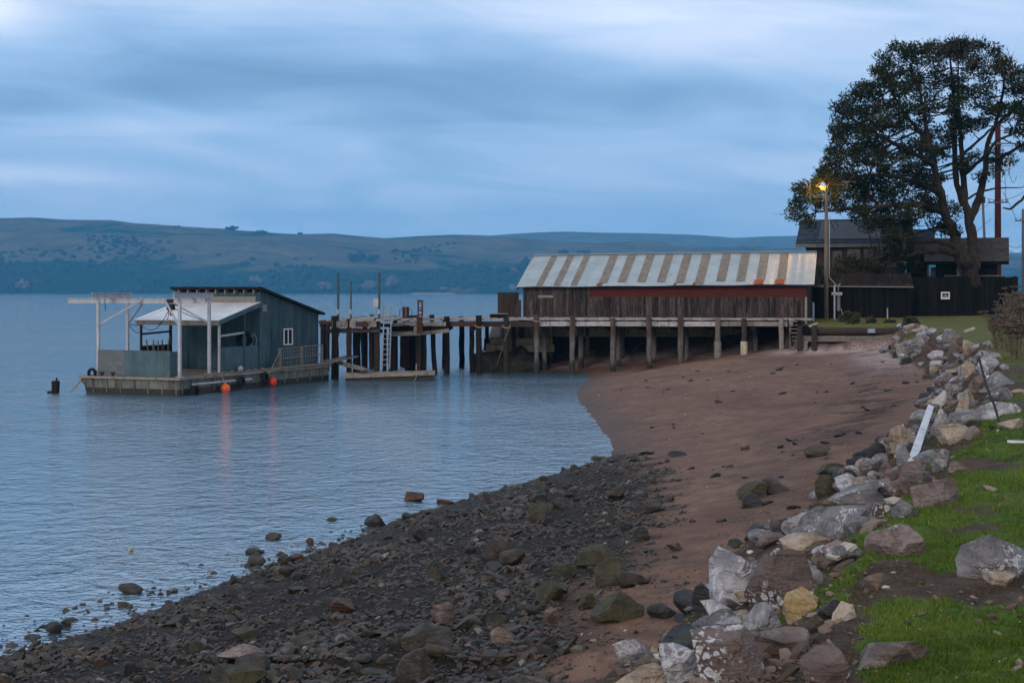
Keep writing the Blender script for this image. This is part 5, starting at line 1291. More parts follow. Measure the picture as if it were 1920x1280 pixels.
# ---- utility poles and wires behind
def upole(px, top, foot, d, wpx, mat, label, arms=(), lean=0.0):
    p_ = PX(px, foot, d); e = empty('utility_pole', (p_.x, p_.y, 3.0), label, 'utility pole'); zt = zr_(top, d) - 3
    q = MB(); q.tube([(0, 0, -.5), (lean * .5, 0, zt * .5), (lean, 0, zt)], [wpx * M(d) / 2 * 1.1, wpx * M(d) / 2, wpx * M(d) / 2 * .85], 12, .5); q.build('pole', MAT[mat], e)
    for (ax0, ax1, ay, am) in arms:
        z = zr_(ay, d) - 3; q = MB(); x0, x1 = PX(ax0, 0, d).x - p_.x, PX(ax1, 0, d).x - p_.x; q.bar((x0, -.25, z), (x1, -.25, z + .02), .12, .12, .6); arm = q.build('crossarm', MAT[am], e)
        for f in (.05, .3, .72, .95):
            q = MB(); x = x0 + (x1 - x0) * f; q.tube([(x, -.25, z + .06), (x, -.25, z + .26)], [.05, .035], 6); q.build('insulator', MAT['trim_grey'], arm)
    return e, p_
e, p_ = upole(1871, 232, 560, 140, 12, 'pole_red', 'thick red brown utility pole behind the cottage and the pine', ((1853, 1908, 270, 'trim_grey'), (1851, 1888, 380, 'pole_far')))
q = MB(); x = PX(1888, 0, 140).x - p_.x; q.tube([(x, -.2, zr_(316, 140) - 3), (x, -.2, zr_(298, 140) - 3)], .26, 12); q.bar((x - .6, -.1, zr_(305, 140) - 3), (x, -.1, zr_(305, 140) - 3), .08, .08); q.build('transformer', MAT['pale_blue_paint'], e)
e2, _ = upole(1852, 340, 560, 150, 5.0, 'pole_far', 'thin leaning grey pole between the pine trunk and the thick pole', lean=-.55)
q = MB(); q.box((-.62, -.25, zr_(381, 150) - 3), (-.30, .1, zr_(369, 150) - 3)); q.build('junction_box', MAT['rust_dark'], e2)
upole(1918, 392, 560, 150, 5.0, 'pole_far', 'slim grey utility pole with one crossarm at the right edge', ((1902, 1935, 414, 'pole_far'),))
def wire(a, b_, sag, label='black overhead wire between the utility poles', r=.022):
    a, b_ = PX(*a), PX(*b_); q = MB(); pts = []
    for i in range(15): f = i / 14; p_ = a.lerp(b_, f); p_.z -= sag * 4 * f * (1 - f); pts.append(p_ - a)
    q.tube(pts, r, 5); o = q.build('overhead_wire', MAT['wire']); o.location = a; props(o, label, 'wire', 'overhead wires')
WL = ('from the crossarm tip up right past the pine', 'hanging down from the upper crossarm end', 'falling from the transformer to the lower crossarm', 'running from the thick pole to the slim edge pole', 'looping in a bight beside the transformer', 'short stay near the cottage ridge', 'leaving the cottage roof end to the right edge', 'second line under it at the cottage roof end', 'going from the thin leaning pole down left', 'crossing behind the thick pole to the right edge', 'leaving the top of the thick pole to the upper right', 'leaving the upper crossarm to the right edge', 'passing left through the pine crown', 'going left from the thin leaning pole behind the pine')
for (a, b_, sg_), wl_ in zip( (((1877, 272, 139.7), (1912, 300, 150), .6), ((1898, 272, 139.7), (1890, 330, 139.5), .2), ((1884, 322, 139.8), (1886, 380, 139.8), .1), ((1880, 360, 139.6), (1905, 412, 149), -.2), ((1889, 300, 139.6), (1906, 330, 142), 1.2), ((1875, 430, 139.7), (1852, 455, 149.8), .3),
                 ((1885, 456, 128), (1918, 459, 149.8), .3), ((1886, 462, 128), (1918, 470, 149.8), .4), ((1858, 410, 149.6), (1780, 455, 135), .4), ((1850, 372, 149.6), (1925, 356, 149), .5), ((1869, 245, 139.7), (1990, 190, 150), .8), ((1869, 272, 139.7), (1990, 230, 150), .8),
                 ((1870, 272, 139.6), (1600, 300, 160), 1.6), ((1852, 384, 149.6), (1700, 420, 160), .8)), WL):
    wire(a, b_, sg_, 'black overhead wire ' + wl_)
# cable draped on the light pole over the house roof
q = MB(); q.tube([PX(1556, 414, 108.9) - PX(1556, 414, 108.9), PX(1565, 431, 109.2) - PX(1556, 414, 108.9), PX(1571, 425, 109.2) - PX(1556, 414, 108.9), PX(1566, 411, 109) - PX(1556, 414, 108.9), PX(1560, 425, 109) - PX(1556, 414, 108.9)], .03, 5)
o = q.build('spare_cable', MAT['wire']); o.location = PX(1556, 414, 108.9); props(o, 'loops of spare black cable hanging beside the light pole', 'cable')

# ================================================================ the big pine
PD = 117.0
pn_ = PX(1830, 590, PD); PB = Vector((pn_.x, PD, gz(pn_.x, PD)))
pine = empty('pine_tree', PB, 'huge dark windswept pine with a leaning forked trunk behind the black fence', 'tree')
def TP(px, py, dd=0.0): return PX(px, py, PD + dd) - PB
stems = [
 ([(1836, 600, 1), (1833, 548, .3), (1819, 508, 0), (1800, 476, -.3), (1784, 430, -.5), (1770, 392, -.8), (1760, 350, -1), (1750, 300, -1.2), (1738, 245, -1.5), (1728, 190, -1.6), (1722, 140, -1.5)], [.28, .40, .60, .52, .38, .33, .28, .23, .17, .11, .06]),
 ([(1826, 512, .2), (1827, 492, .5), (1823, 455, 1), (1814, 400, 1.1), (1808, 365, 1.2), (1803, 300, 1.2), (1800, 240, 1.2), (1797, 180, 1.2), (1796, 110, 1)], [.36, .42, .38, .29, .24, .19, .15, .10, .04]),
 ([(1806, 385, 1.4), (1793, 345, 1.8), (1790, 290, 2), (1791, 220, 2), (1786, 160, 2), (1780, 95, 2)], [.28, .24, .20, .16, .12, .05]),
 ([(1816, 420, 1.2), (1832, 385, 2.0), (1846, 335, 2.5), (1852, 270, 2.8), (1866, 235, 3), (1880, 180, 3), (1885, 120, 3)], [.30, .28, .24, .18, .14, .10, .05]),
 ([(1850, 300, 2.6), (1875, 298, 2), (1900, 282, 1.5), (1935, 262, 1), (1975, 230, 1)], [.14, .14, .12, .10, .05]),
 ([(1862, 240, 2.6), (1890, 215, 2), (1920, 185, 1.5), (1960, 150, 1)], [.13, .12, .09, .05]),
 ([(1800, 476, -.3), (1760, 470, -1.5), (1720, 474, -2.5), (1672, 488, -3.2), (1630, 505, -3.6)], [.26, .22, .17, .12, .05]),
 ([(1795, 463, -.3), (1760, 452, -1), (1715, 452, -1.6), (1690, 470, -2.2), (1650, 482, -3), (1610, 500, -3.4), (1570, 505, -3.6), (1540, 500, -3.8)], [.22, .18, .15, .13, .11, .09, .07, .04]),
 ([(1772, 400, -.8), (1735, 385, -2), (1690, 382, -3), (1640, 388, -3.6), (1590, 392, -4), (1530, 398, -4)], [.26, .22, .18, .14, .10, .05]),
 ([(1762, 360, -1), (1715, 340, -2), (1660, 328, -3), (1600, 330, -3.4), (1560, 335, -3.6)], [.24, .20, .15, .10, .05]),
 ([(1752, 310, -1.2), (1700, 280, -2), (1650, 255, -2.5), (1600, 225, -2.6), (1580, 205, -2.6)], [.20, .17, .13, .09, .05]),
 ([(1745, 270, -1.4), (1700, 220, -1), (1670, 170, -1), (1660, 130, -1)], [.17, .13, .09, .05]),
 ([(1805, 330, 1.2), (1840, 300, 0), (1870, 262, -1), (1905, 250, -1.5), (1940, 240, -2)], [.15, .13, .10, .07, .04]),
 ([(1803, 290, 1.2), (1830, 268, .5), (1860, 240, 0), (1890, 225, 0)], [.12, .10, .08, .04]),
 ([(1812, 375, 1.2), (1835, 360, .5), (1868, 353, 0), (1900, 352, -.5), (1916, 352, -.6)], [.08, .08, .06, .04, .03]),
 ([(1880, 390, 2), (1895, 392, 2), (1915, 375, 2), (1945, 340, 2)], [.05, .08, .10, .12]),
 ([(1790, 440, -.4), (1765, 425, .6), (1735, 432, 1.2), (1715, 440, 1.6)], [.12, .10, .07, .03]),
]
tb = MB(); SP = []
for i, (pts, rs) in enumerate(stems):
    P3 = [TP(*p_) for p_ in pts]; dense = []; dr = []
    for k in range(len(P3) - 1):
        for j in range(4):
            f = j / 4; q_ = P3[k].lerp(P3[k + 1], f) + Vector((random.uniform(-1, 1), random.uniform(-1, 1), random.uniform(-1, 1))) * rs[k] * .28
            dense.append(q_); dr.append(rs[k] * (1 - f) + rs[k + 1] * f)
    dense.append(P3[-1]); dr.append(rs[-1])
    tb.tube(dense, [r * random.uniform(.92, 1.08) for r in dr], 12 if i < 2 else 8, random.random(), 0, .08)
    SP += [(q_, r) for q_, r in zip(dense, dr)]
    if i == 1: tb.build('trunk', MAT['bark'], pine, smooth=True); lb = MB(); tb = lb
# crown clumps: where the photo shows foliage
random.seed(23)
CP = [(1486, 398), (1500, 345), (1540, 335), (1552, 300), (1563, 275), (1572, 240), (1568, 190), (1600, 172), (1636, 158), (1648, 105), (1680, 84), (1725, 88), (1780, 76), (1850, 84), (1880, 100), (1900, 130), (1960, 125), (1990, 200), (1960, 250), (1900, 260), (1875, 215), (1840, 235), (1822, 262), (1780, 262), (1768, 300), (1775, 350), (1752, 395), (1715, 410), (1690, 452), (1650, 440), (1600, 418), (1560, 405), (1520, 425)]
CP2 = [(1735, 375), (1790, 370), (1800, 430), (1745, 440)]
CP3 = [(1840, 270), (1880, 280), (1892, 315), (1845, 335), (1800, 330), (1790, 305)]
CP4 = [(1530, 488), (1560, 470), (1610, 478), (1660, 470), (1700, 440), (1735, 460), (1715, 500), (1690, 512), (1600, 520), (1540, 525), (1505, 515), (1512, 490)]
CP5 = [(1655, 410), (1695, 400), (1700, 450), (1660, 462)]
CP6 = [(1905, 255), (1960, 240), (1960, 320), (1910, 300)]
def sample(poly, n, rmin, rmax, ymn, ymx, mind=0):
    xs = [p_[0] for p_ in poly]; ys = [p_[1] for p_ in poly]; out = []; tr = 0
    while len(out) < n and tr < 40000:
        tr += 1; x, y = random.uniform(min(xs), max(xs)), random.uniform(min(ys), max(ys))
        if hull_px(poly, np.array([x]), np.array([y]))[0] and all((x - a[0]) ** 2 + (y - a[1]) ** 2 > mind ** 2 for a in out[-60:]): out.append((x, y, random.uniform(ymn, ymx), random.uniform(rmin, rmax)))
    return out
cl = sample(CP, 270, .5, .88, -4.5, 4.5, 10) + sample([(1500, 350), (1555, 300), (1570, 180), (1650, 110), (1720, 90), (1740, 200), (1740, 380), (1690, 440), (1560, 400)], 80, .5, .85, -4.5, 3, 10)
# foliage hugging the outline
for (x0_, y0_), (x1_, y1_) in zip(CP[:18], CP[1:19]):
    n = max(1, int(math.hypot(x1_ - x0_, y1_ - y0_) / 15))
    for k in range(n): f = (k + random.random()) / n; cl.append((x0_ + (x1_ - x0_) * f + random.uniform(-3, 8), y0_ + (y1_ - y0_) * f + random.uniform(0, 10), random.uniform(-3, 3), random.uniform(.45, .8)))
cl += sample(CP2, 9, .5, .85, -1.5, 1.5) + sample(CP3, 9, .45, .8, -1, 2) + sample(CP4, 34, .4, .75, -4.5, -1.5) + sample(CP5, 7, .4, .7, -3, -1) + sample(CP6, 6, .5, .8, -2, 2)
cl += [(1486, 402, -4, .7), (1500, 410, -4, .7), (1497, 352, -3.6, .65), (1520, 420, -4, .5), (1553, 300, -3, .4), (1546, 318, -3, .5), (1892, 300, 1.5, .7), (1870, 308, 1.5, .7), (1510, 500, -4, .6), (1524, 512, -4, .7), (1520, 488, -4, .5)] + [(x_, y_, -6.2, .42) for x_, y_ in ((1522, 350), (1531, 340), (1533, 362), (1560, 345), (1566, 358), (1572, 340), (1563, 372), (1525, 374), (1582, 352), (1512, 362), (1553, 330))]
blades_v, blades_t, tints = [], [], []
def tuft(cx, cy, cz, r, n, tint, L_=(.22, .42), w_=.045):
    """needle sprays: shoots spread through a flattened ball, each a fan of thin blades"""
    u = RNG.normal(size=(n, 3)); u /= np.linalg.norm(u, axis=1)[:, None]
    rad = r * RNG.random(n)[:, None] ** .45
    c = np.array([cx, cy, cz]) + u * rad * np.array([1, 1, .72])
    for rep in range(5):
        d = u * .8 + RNG.normal(size=(n, 3)) * .75 + np.array([0, 0, .25]); d /= np.linalg.norm(d, axis=1)[:, None]
        s_ = np.cross(d, RNG.normal(size=(n, 3))); s_ /= np.linalg.norm(s_, axis=1)[:, None] + 1e-6
        ln = RNG.uniform(L_[0], L_[1], (n, 1))
        a = c - s_ * w_; b2 = c + s_ * w_; tip = c + d * ln
        blades_v.append(np.stack([a, b2, tip], 1).reshape(-1, 3)); tints.append(np.clip(tint + RNG.normal(size=n) * .12, 0, 1))
deadv = []
for (px, py, dd, r) in cl:
    c = TP(px, py, dd); k = float(fbm(np.array([px / 60.]), np.array([py / 45.]), o=2, seed=9)[0])
    tn_ = float(np.clip(.35 + .35 * k + random.uniform(-.28, .28), 0, 1))
    tuft(c.x, c.y, c.z, r, int(95 * (r / .7) ** 1.7), tn_, (.10, .22), w_=.036)
    best = min(SP, key=lambda s_: (s_[0] - c).length + (2.5 if s_[0].z > c.z + .6 else 0))
    a = best[0]; mid = a.lerp(c, .5) + Vector((random.uniform(-.3, .3), random.uniform(-.3, .3), -.10 * (c - a).length)); r0 = min(best[1] * .6, .075)
    lb.tube([a, a.lerp(mid, .5) + Vector((0, 0, -.05)), mid, mid.lerp(c, .5), c], [r0, r0 * .8, r0 * .6, r0 * .45, .015], 5, random.random(), 0, .1)
    for k in range(3):
        d = Vector((random.gauss(0, 1), random.gauss(0, 1), random.gauss(.2, .7))).normalized() * r * random.uniform(.7, 1.3); s0 = mid.lerp(c, random.uniform(.2, 1))
        lb.tube([s0, s0 + d * .5 + Vector((0, 0, -.05)), s0 + d], [.028, .018, .008], 4, random.random())
lb.build('branches', MAT['bark'], pine)
V_ = np.concatenate(blades_v); T_ = np.arange(len(V_)).reshape(-1, 3)
PINE_L = leaf_mat('pine_needles', (.004, .012, .004), (.042, .056, .016), (.050, .036, .018))
np_mesh('crown', V_, T_, PINE_L, np.concatenate(tints), parent=pine)
# dead grey twigs at the top and through the crown
dt = MB()
for _ in range(620):
    if random.random() < .42: px, py, dd = random.uniform(1735, 1905), 0, random.uniform(-2.5, 3); py = np.interp(px, [1735, 1780, 1850, 1880, 1905], [100, 92, 96, 118, 150]) + random.uniform(-4, 34)
    else: (px, py, dd, _r) = random.choice(cl); px += random.uniform(-10, 10); dd -= .6
    c = TP(px, py, dd); up_ = Vector((random.gauss(0, .35), random.gauss(0, .35), 1)).normalized() if py < 150 else Vector((random.gauss(0, 1), random.gauss(0, .6), random.gauss(.2, .6))).normalized()
    L_ = random.uniform(.5, 1.15); dt.tube([c, c + up_ * L_ * .5, c + up_ * L_], [.026, .018, .007], 4, random.random())
    for k in range(4):
        s0 = c + up_ * L_ * random.uniform(.25, .95); d = (up_ + Vector((random.gauss(0, .9), random.gauss(0, .9), random.gauss(0, .5)))).normalized() * random.uniform(.15, .4); dt.tube([s0, s0 + d], [.014, .006], 3, random.random())
MAT['dead_twig'] = weathered('dead_grey_twigs', (.045, .036, .032), (.12, .098, .085), .95, 3, (1, 1, 1), .6, .3)
dt.build('dead_twigs', MAT['dead_twig'], pine)

# ================================================================ small plants
MAT['bush_leaf'] = leaf_mat('grey_green_bush', (.035, .045, .022), (.10, .105, .055), (.12, .10, .06))
def bush(px, py, wpx, hpx, d, label, n=500, name='bush', mat='bush_leaf', w_=.03, L_=(.06, .16)):
    p_ = PX(px, py, d); p_.z = gz(p_.x, p_.y); e = empty(name, p_, label, 'bush'); blades_v.clear(); tints.clear()
    W_, H_ = wpx * M(d), hpx * M(d)
    for k in range(14):
        r = min(W_, H_) * random.uniform(.18, .3); tuft(random.uniform(-.38, .38) * W_, random.uniform(-.3, .3) * W_, random.uniform(.2, .8) * H_, r, n // 14, random.random(), L_, w_)
    Vv = np.concatenate(blades_v); np_mesh('foliage', Vv, np.arange(len(Vv)).reshape(-1, 3), MAT[mat], np.concatenate(tints), parent=e)
    q = MB()
    for k in range(7): q.tube([(0, 0, -.1), (random.uniform(-.3, .3) * W_, random.uniform(-.2, .2) * W_, H_ * .6)], [.03, .01], 5)
    q.build('stem', MAT['bark'], e); return e
bush(1598, 609, 34, 26, 98, 'round grey green bush on the lawn behind the bulkhead', 1600)
bush(1635, 611, 20, 14, 98, 'low scrubby tuft to the right of the round bush', 500)
bush(1579, 606, 12, 14, 101, 'small leggy weed left of the round bush', 300)
bush(1668, 608, 30, 6, 98, 'flat patch of weeds on the lawn edge right of the bulkhead sign', 400)
bush(1707, 630, 34, 22, 88, 'grey green weeds growing over the rocks at the bulkhead end', 1200)
bush(1888, 545, 26, 22, 113, 'dark bush against the right end of the black fence', 700)
MAT['fennel_stem'] = weathered('dry_fennel_stem', (.10, .105, .055), (.20, .19, .12), .9, 4, (1, 1, 1), .6, .2)
MAT['fennel_head'] = weathered('dry_fennel_heads', (.085, .066, .058), (.17, .135, .12), .95, 4, (1, 1, 1), .6, .2)
def fennel(px, py, d, h_, spread, label, seed, nst=20):
    random.seed(seed); p_ = PX(px, py, d); p_.z = gz(p_.x, p_.y); e = empty('fennel_plant', p_, label, 'plant', 'dry fennel at the right edge of the lawn'); st = MB(); hd = MB()
    for k in range(nst):
        a = random.uniform(0, 6.28); q_ = random.random() ** .6 * spread; hh = h_ * random.uniform(.55, 1.0); tip = Vector((math.cos(a) * q_, math.sin(a) * q_ * .7, hh)); b0 = Vector((math.cos(a) * .12, math.sin(a) * .12, -.05))
        mid = b0.lerp(tip, .5) - Vector((tip.x * .12, tip.y * .12, -.05)); st.tube([b0, mid, tip], [.011, .009, .005], 4, random.random())
        for j in range(5):
            s0 = mid.lerp(tip, random.uniform(.1, 1)); d2 = Vector((random.gauss(0, .5), random.gauss(0, .5), 1)).normalized() * random.uniform(.10, .32); t2 = s0 + d2; st.tube([s0, t2], [.006, .004], 3, random.random())
            nr = 9
            for m_ in range(nr):
                aa = 6.28 * m_ / nr + random.random(); u = t2 + Vector((math.cos(aa) * .075, math.sin(aa) * .075, .05 + random.uniform(-.02, .02))); hd.bar(t2, u, .004, .004, random.random())
                hd.box((u.x - .016, u.y - .016, u.z - .006), (u.x + .016, u.y + .016, u.z + .012), random.random())
        for j in range(7): # wispy leaves low on the stem
            s0 = b0.lerp(mid, random.uniform(.1, 1)); d2 = Vector((random.gauss(0, 1), random.gauss(0, 1), random.uniform(.2, 1.2))).normalized() * random.uniform(.12, .35); st.tube([s0, s0 + d2], [.006, .002], 3, random.random())
    st.build('stem', MAT['fennel_stem'], e); hd.build('flower_head', MAT['fennel_head'], e); return e
for i, (px, py, d, h_, sp_, lab) in enumerate(((1893, 656, 50, 1.75, .62, 'tallest clump of dry fennel at the right edge of the lawn'), (1921, 666, 48, 1.9, .6, 'dry fennel clump cut by the right edge of the picture'), (1872, 648, 53, 1.1, .45, 'shorter fennel clump leaning left over the rocks'), (1905, 690, 45, 1.1, .5, 'low fennel clump growing nearest to the camera'), (1906, 640, 58, 1.9, .6, 'fennel clump standing behind the others before the black fence'))):
    fennel(px, py, d, h_, sp_, lab, 60 + i, 26)
random.seed(99)
# ================================================================ rocks
def rock_geo(seed, sub=4, cuts=11, flat=1.0, rough_=.045, lo=.34, hi=.80):
    """a broken boulder: a ball cut by random planes, worn and roughened, in a unit box"""
    r = np.random.default_rng(seed); v = ICO[sub][0].copy()
    st = r.uniform(.75, 1.35, 3)
    for _ in range(cuts):
        n_ = r.normal(size=3); n_ /= np.linalg.norm(n_); d = lo + (hi - lo) * r.random() ** .8; t_ = v @ n_; k = t_ > d
        v[k] -= (t_[k] - d)[:, None] * n_
    v *= (1 + rough_ * fbm(v[:, 0] * 2.2 + seed, v[:, 1] * 2.2, v[:, 2] * 2.2, o=3, seed=seed)[:, None])
    v += .5 * rough_ * np.stack([fbm(v[:, 0] * 6, v[:, 1] * 6, v[:, 2] * 6 + k * 9, o=2, seed=seed + k) for k in range(3)], 1) * .5
    mn, mx = v.min(0), v.max(0); v = (v - (mn + mx) / 2) / (mx - mn)
    return v
_rs = 1000
def boulder(x0, x1, y0, y1, mat, label, name='boulder', group=None, sink=.44, depth=.8, yaw=None, tilt=None, sub=None, cuts=11, water=False, ang=0.0):
    """a rock that fills x0..x1, y0..y1 of the photograph, standing where its foot meets the ground"""
    global _rs; _rs += 1
    rr = random.Random(_rs)
    px = (x0 + x1) / 2
    foot, d = hit(px, y1 - (y1 - y0) * .12)
    W_ = (x1 - x0) * M(d); Hh = (y1 - y0) * M(d)
    if name == 'boulder': W_ *= 1.10; Hh *= 1.08
    sub = sub or (5 if (x1 - x0) > 70 else 4 if (x1 - x0) > 24 else 3)
    v = rock_geo(_rs, sub, cuts)
    dp = W_ * depth * rr.uniform(.8, 1.1); hz_ = Hh * (1.0 + sink) * .95
    # roll in the picture plane so that slabs lean as they do on the bank
    a = math.radians(ang); v = v * np.array([W_, dp, hz_])
    if ang:
        c, s = math.cos(a), math.sin(a); R_ = np.array([[c, 0, -s], [0, 1, 0], [s, 0, c]]); v = v @ R_.T
        sc_ = np.array([W_ / (np.ptp(v[:, 0])), 1, hz_ / np.ptp(v[:, 2])]); v = v * sc_
    z = foot.z - hz_ * sink / 1.2
    v[:, 2] += hz_ / 2
    loc = Vector((foot.x, foot.y + dp * .30, z))
    o = np_mesh(name, v, ICO[sub][1], RM[mat], smooth=True)
    o.location = loc
    return props(o, label, 'rock', group)
B = boulder
G1 = 'boulders of the rock revetment'
for a in (
 (1502, 1665, 948, 1008, 'greylichen', 'long dark grey boulder with round white lichen spots below the pale lichen slab', 20),
 (1562, 1706, 903, 962, 'greylichen', 'wide light grey boulder crusted with white lichen in the middle of the revetment', -8),
 (1633, 1732, 988, 1050, 'mauve', 'mauve boulder standing alone in the soil right of the tan slab', 0),
 (1808, 1935, 1010, 1092, 'greylichen', 'big dark boulder with lichen flecks lying in the grass at the right edge', 0),
 (1853, 1908, 1077, 1101, 'tan', 'small tan stone leaning against the big dark boulder in the grass', 0),
 (1475, 1566, 994, 1042, 'tan', 'tan slab sloping up to the right above the big white boulder', 24),
 (1339, 1431, 1034, 1150, 'pale', 'tall whitish boulder with pale veins at the beach edge', 0),
 (1406, 1527, 1035, 1152, 'brownlichen', 'large brown boulder speckled with lichen behind the yellow rock', 0),
 (1474, 1537, 1105, 1162, 'ochre', 'bright yellow ochre rock', 10),
 (1392, 1484, 1137, 1202, 'grey', 'smooth rounded grey boulder below the yellow rock', 0),
 (1318, 1396, 1132, 1172, 'pale', 'flat pale blue grey slab under the tall whitish boulder', -12),
 (1305, 1431, 1187, 1290, 'brownlichen', 'round brown boulder covered with big white lichen rosettes at the bottom', 0),
 (1249, 1320, 1207, 1290, 'pale', 'white grey boulder left of the lichen covered round boulder', 30),
 (1150, 1272, 1254, 1310, 'tan', 'pale pinkish boulder cut by the bottom edge', 0),
 (1424, 1527, 1189, 1234, 'brown', 'brown wedge shaped slab right of the lichen covered round boulder', 8),
 (1509, 1592, 1219, 1290, 'brownlichen', 'pinkish brown lichen spotted rock at the bottom grass edge', 0),
 (1605, 1745, 1207, 1252, 'brown', 'long low brown rock lying in the bottom grass', 6),
 (1562, 1608, 1133, 1167, 'tan', 'small orange tan rock on the soil right of the yellow rock', 0),
 (1537, 1587, 1127, 1163, 'dark', 'small dark stone between the yellow and the orange tan rock', 0),
 (1545, 1600, 1016, 1044, 'mauve', 'squat grey brown rock right of the tan slab', 0),
 (1523, 1553, 1037, 1067, 'brown', 'small brown rock under the tan slab', 0),
 (1500, 1550, 1064, 1110, 'grey', 'grey rock on the right shoulder of the large brown boulder', 0),
 (1617, 1655, 1076, 1113, 'brown', 'small brown rock half buried in the bare soil', 0),
 (1240, 1332, 1180, 1231, 'dark', 'dark fractured slab at the beach edge left of the flat pale slab', 0),
 (1300, 1345, 1095, 1150, 'dark', 'dark rock tucked left of the tall whitish boulder', 0),
 (1452, 1503, 977, 1010, 'dark', 'dark flat slab at the beach left of the long lichen boulder', 20),
 (1498, 1524, 984, 1007, 'pale', 'small pale rock below the long dark lichen boulder', 0),
 (1633, 1682, 943, 973, 'brownlichen', 'reddish brown rock with two white lichen discs', 0),
 (1716, 1801, 899, 954, 'mauve', 'pinkish slab sloping down from the grass edge', 24),
 (1698, 1757, 884, 932, 'brown', 'purple brown slab behind the pinkish slab', 22),
 (1532, 1571, 892, 934, 'olive', 'black green weedy rock at the foot of the light grey boulder', 0),
 (1630, 1664, 831, 871, 'dark', 'black mossy rock at the beach edge left of the fallen white plank', 0),
 (1590, 1629, 857, 886, 'dark', 'black rock sloping on the beach below the mossy one', 18),
 (1566, 1612, 883, 920, 'dark', 'dark wedge rock between the black rocks and the light boulders', 0),
 (1535, 1583, 869, 890, 'olive', 'low olive rock half sunk in the sand beside the black rocks', 0),
 (1663, 1686, 806, 838, 'olive', 'small dark mossy rock against the cream boulder', 0),
 (1671, 1724, 801, 847, 'tan', 'cream boulder at the upper left of the fallen white plank', 0),
 (1682, 1718, 829, 895, 'grey', 'upright grey slab leaning left of the fallen white plank', 55),
 (1652, 1684, 868, 905, 'mauve', 'squarish mauve rock below the upright grey slab', 0),
 (1684, 1742, 866, 904, 'brown', 'brown angular rock at the lower end of the fallen white plank', 15),
 (1747, 1784, 844, 884, 'grey', 'grey rock right of the fallen white plank', 0),
 (1760, 1824, 797, 833, 'tan', 'tan grey boulder right of the top of the fallen plank', 0),
 (1747, 1791, 773, 816, 'grey', 'striped grey rock above the fallen white plank', 40),
 (1787, 1838, 771, 814, 'grey', 'smooth blue grey boulder left of the rusty rod foot', 0),
 (1831, 1908, 753, 792, 'pale', 'long whitish rock pointing into the grass behind the rusty rod', 22),
 (1793, 1838, 732, 774, 'tan', 'pinkish tan boulder in the rubble left of the rusty rod', 0),
 (1774, 1794, 719, 762, 'grey', 'tall thin upright grey stone in the middle of the rubble', 60),
 (1709, 1762, 771, 800, 'grey', 'slanting grey slab above the cream boulder', 25),
 (1722, 1761, 760, 782, 'dark', 'dark brown slab at the beach edge above the slanting grey slab', 8),
 (1744, 1775, 659, 682, 'pale', 'pale blue grey block at the far end of the rubble', 0),
 (1769, 1799, 617, 648, 'grey', 'large light grey boulder at the top of the far rubble', 20),
 (1782, 1815, 633, 668, 'brown', 'brown boulder right of the large light grey one', 30),
 (1806, 1835, 637, 667, 'tan', 'pinkish tan boulder near the far lawn', 35),
 (1733, 1783, 641, 664, 'brown', 'wide grey brown slab under the large light grey boulder', 0),
 (1684, 1729, 639, 669, 'grey', 'grey boulder at the bulkhead end of the rubble', 30),
 (1709, 1742, 629, 652, 'grey', 'grey rock behind the bulkhead end boulder', 25),
 (1649, 1673, 646, 661, 'grey', 'farthest left grey rock against the bulkhead', 0),
 (1671, 1689, 639, 656, 'mauve', 'small mauve rock beside the bulkhead end', 0),
 (1847, 1873, 639, 656, 'pale', 'flat pale slab on the far lawn edge', 28),
 (1844, 1879, 659, 677, 'grey', 'low grey rock left of the fennel', 0),
 (1836, 1876, 671, 704, 'pale', 'pale rough boulder behind the top of the rusty rod', 0),
 (1806, 1834, 679, 706, 'tan', 'tan boulder left of the rusty rod top', 0),
 (1769, 1806, 685, 706, 'brown', 'brown slab in the rubble above the dark seaweed line', 12),
 (1794, 1818, 689, 711, 'pale', 'small pinkish white rock in the rubble', 50),
 (1840, 1902, 699, 730, 'greylichen', 'long grey gravelly rock right of the rusty rod', 18),
 (1856, 1903, 727, 750, 'greylichen', 'low lichen covered rock right of the rusty rod centre', 15),
 (1782, 1817, 865, 884, 'brown', 'low brown rock poking out of the grass edge', 0),
 (1608, 1629, 894, 914, 'tan', 'small pink stone among the black rocks', 0),
 (1628, 1652, 884, 910, 'grey', 'small grey rock beside the squarish mauve rock', 0),
 (1650, 1704, 901, 933, 'mauve', 'mauve slab above the light grey lichen boulder', 0),
 (1899, 1928, 730, 743, 'tan', 'small tan rock at the right edge in the grass', 0),
 (1875, 1925, 787, 806, 'tan', 'low tan rock in the grass at the right edge below the rusty rod', 10),
 (1820, 1850, 705, 735, 'brown', 'brown rock in front of the rusty rod', 0),
 (1752, 1772, 705, 724, 'grey', 'small grey rock on the seaweed line', 0),
 (1812, 1838, 800, 822, 'mauve', 'small mauve rock right of the smooth blue grey boulder', 0),
 (1720, 1752, 836, 862, 'dark', 'dark rock in the gap right of the fallen plank', 0),
 (1745, 1765, 684, 699, 'tan', 'small tan rock below the pale blue grey block', 0),
 (1698, 1712, 655, 668, 'pale', 'small whitish rock in front of the bulkhead end boulder', 0),
 (1836, 1856, 645, 662, 'brown', 'small brown rock between the tan boulder and the flat pale slab', 0),
 (1758, 1776, 628, 641, 'pale', 'whitish rock on top of the far rubble', 15),
 (1720, 1738, 621, 631, 'pale', 'flat whitish rock at the lawn edge above the bulkhead end', 10),
):
    x0, x1, y0, y1, mt, lab, ang = a
    B(x0, x1, y0, y1, mt, lab, group=G1, ang=ang)
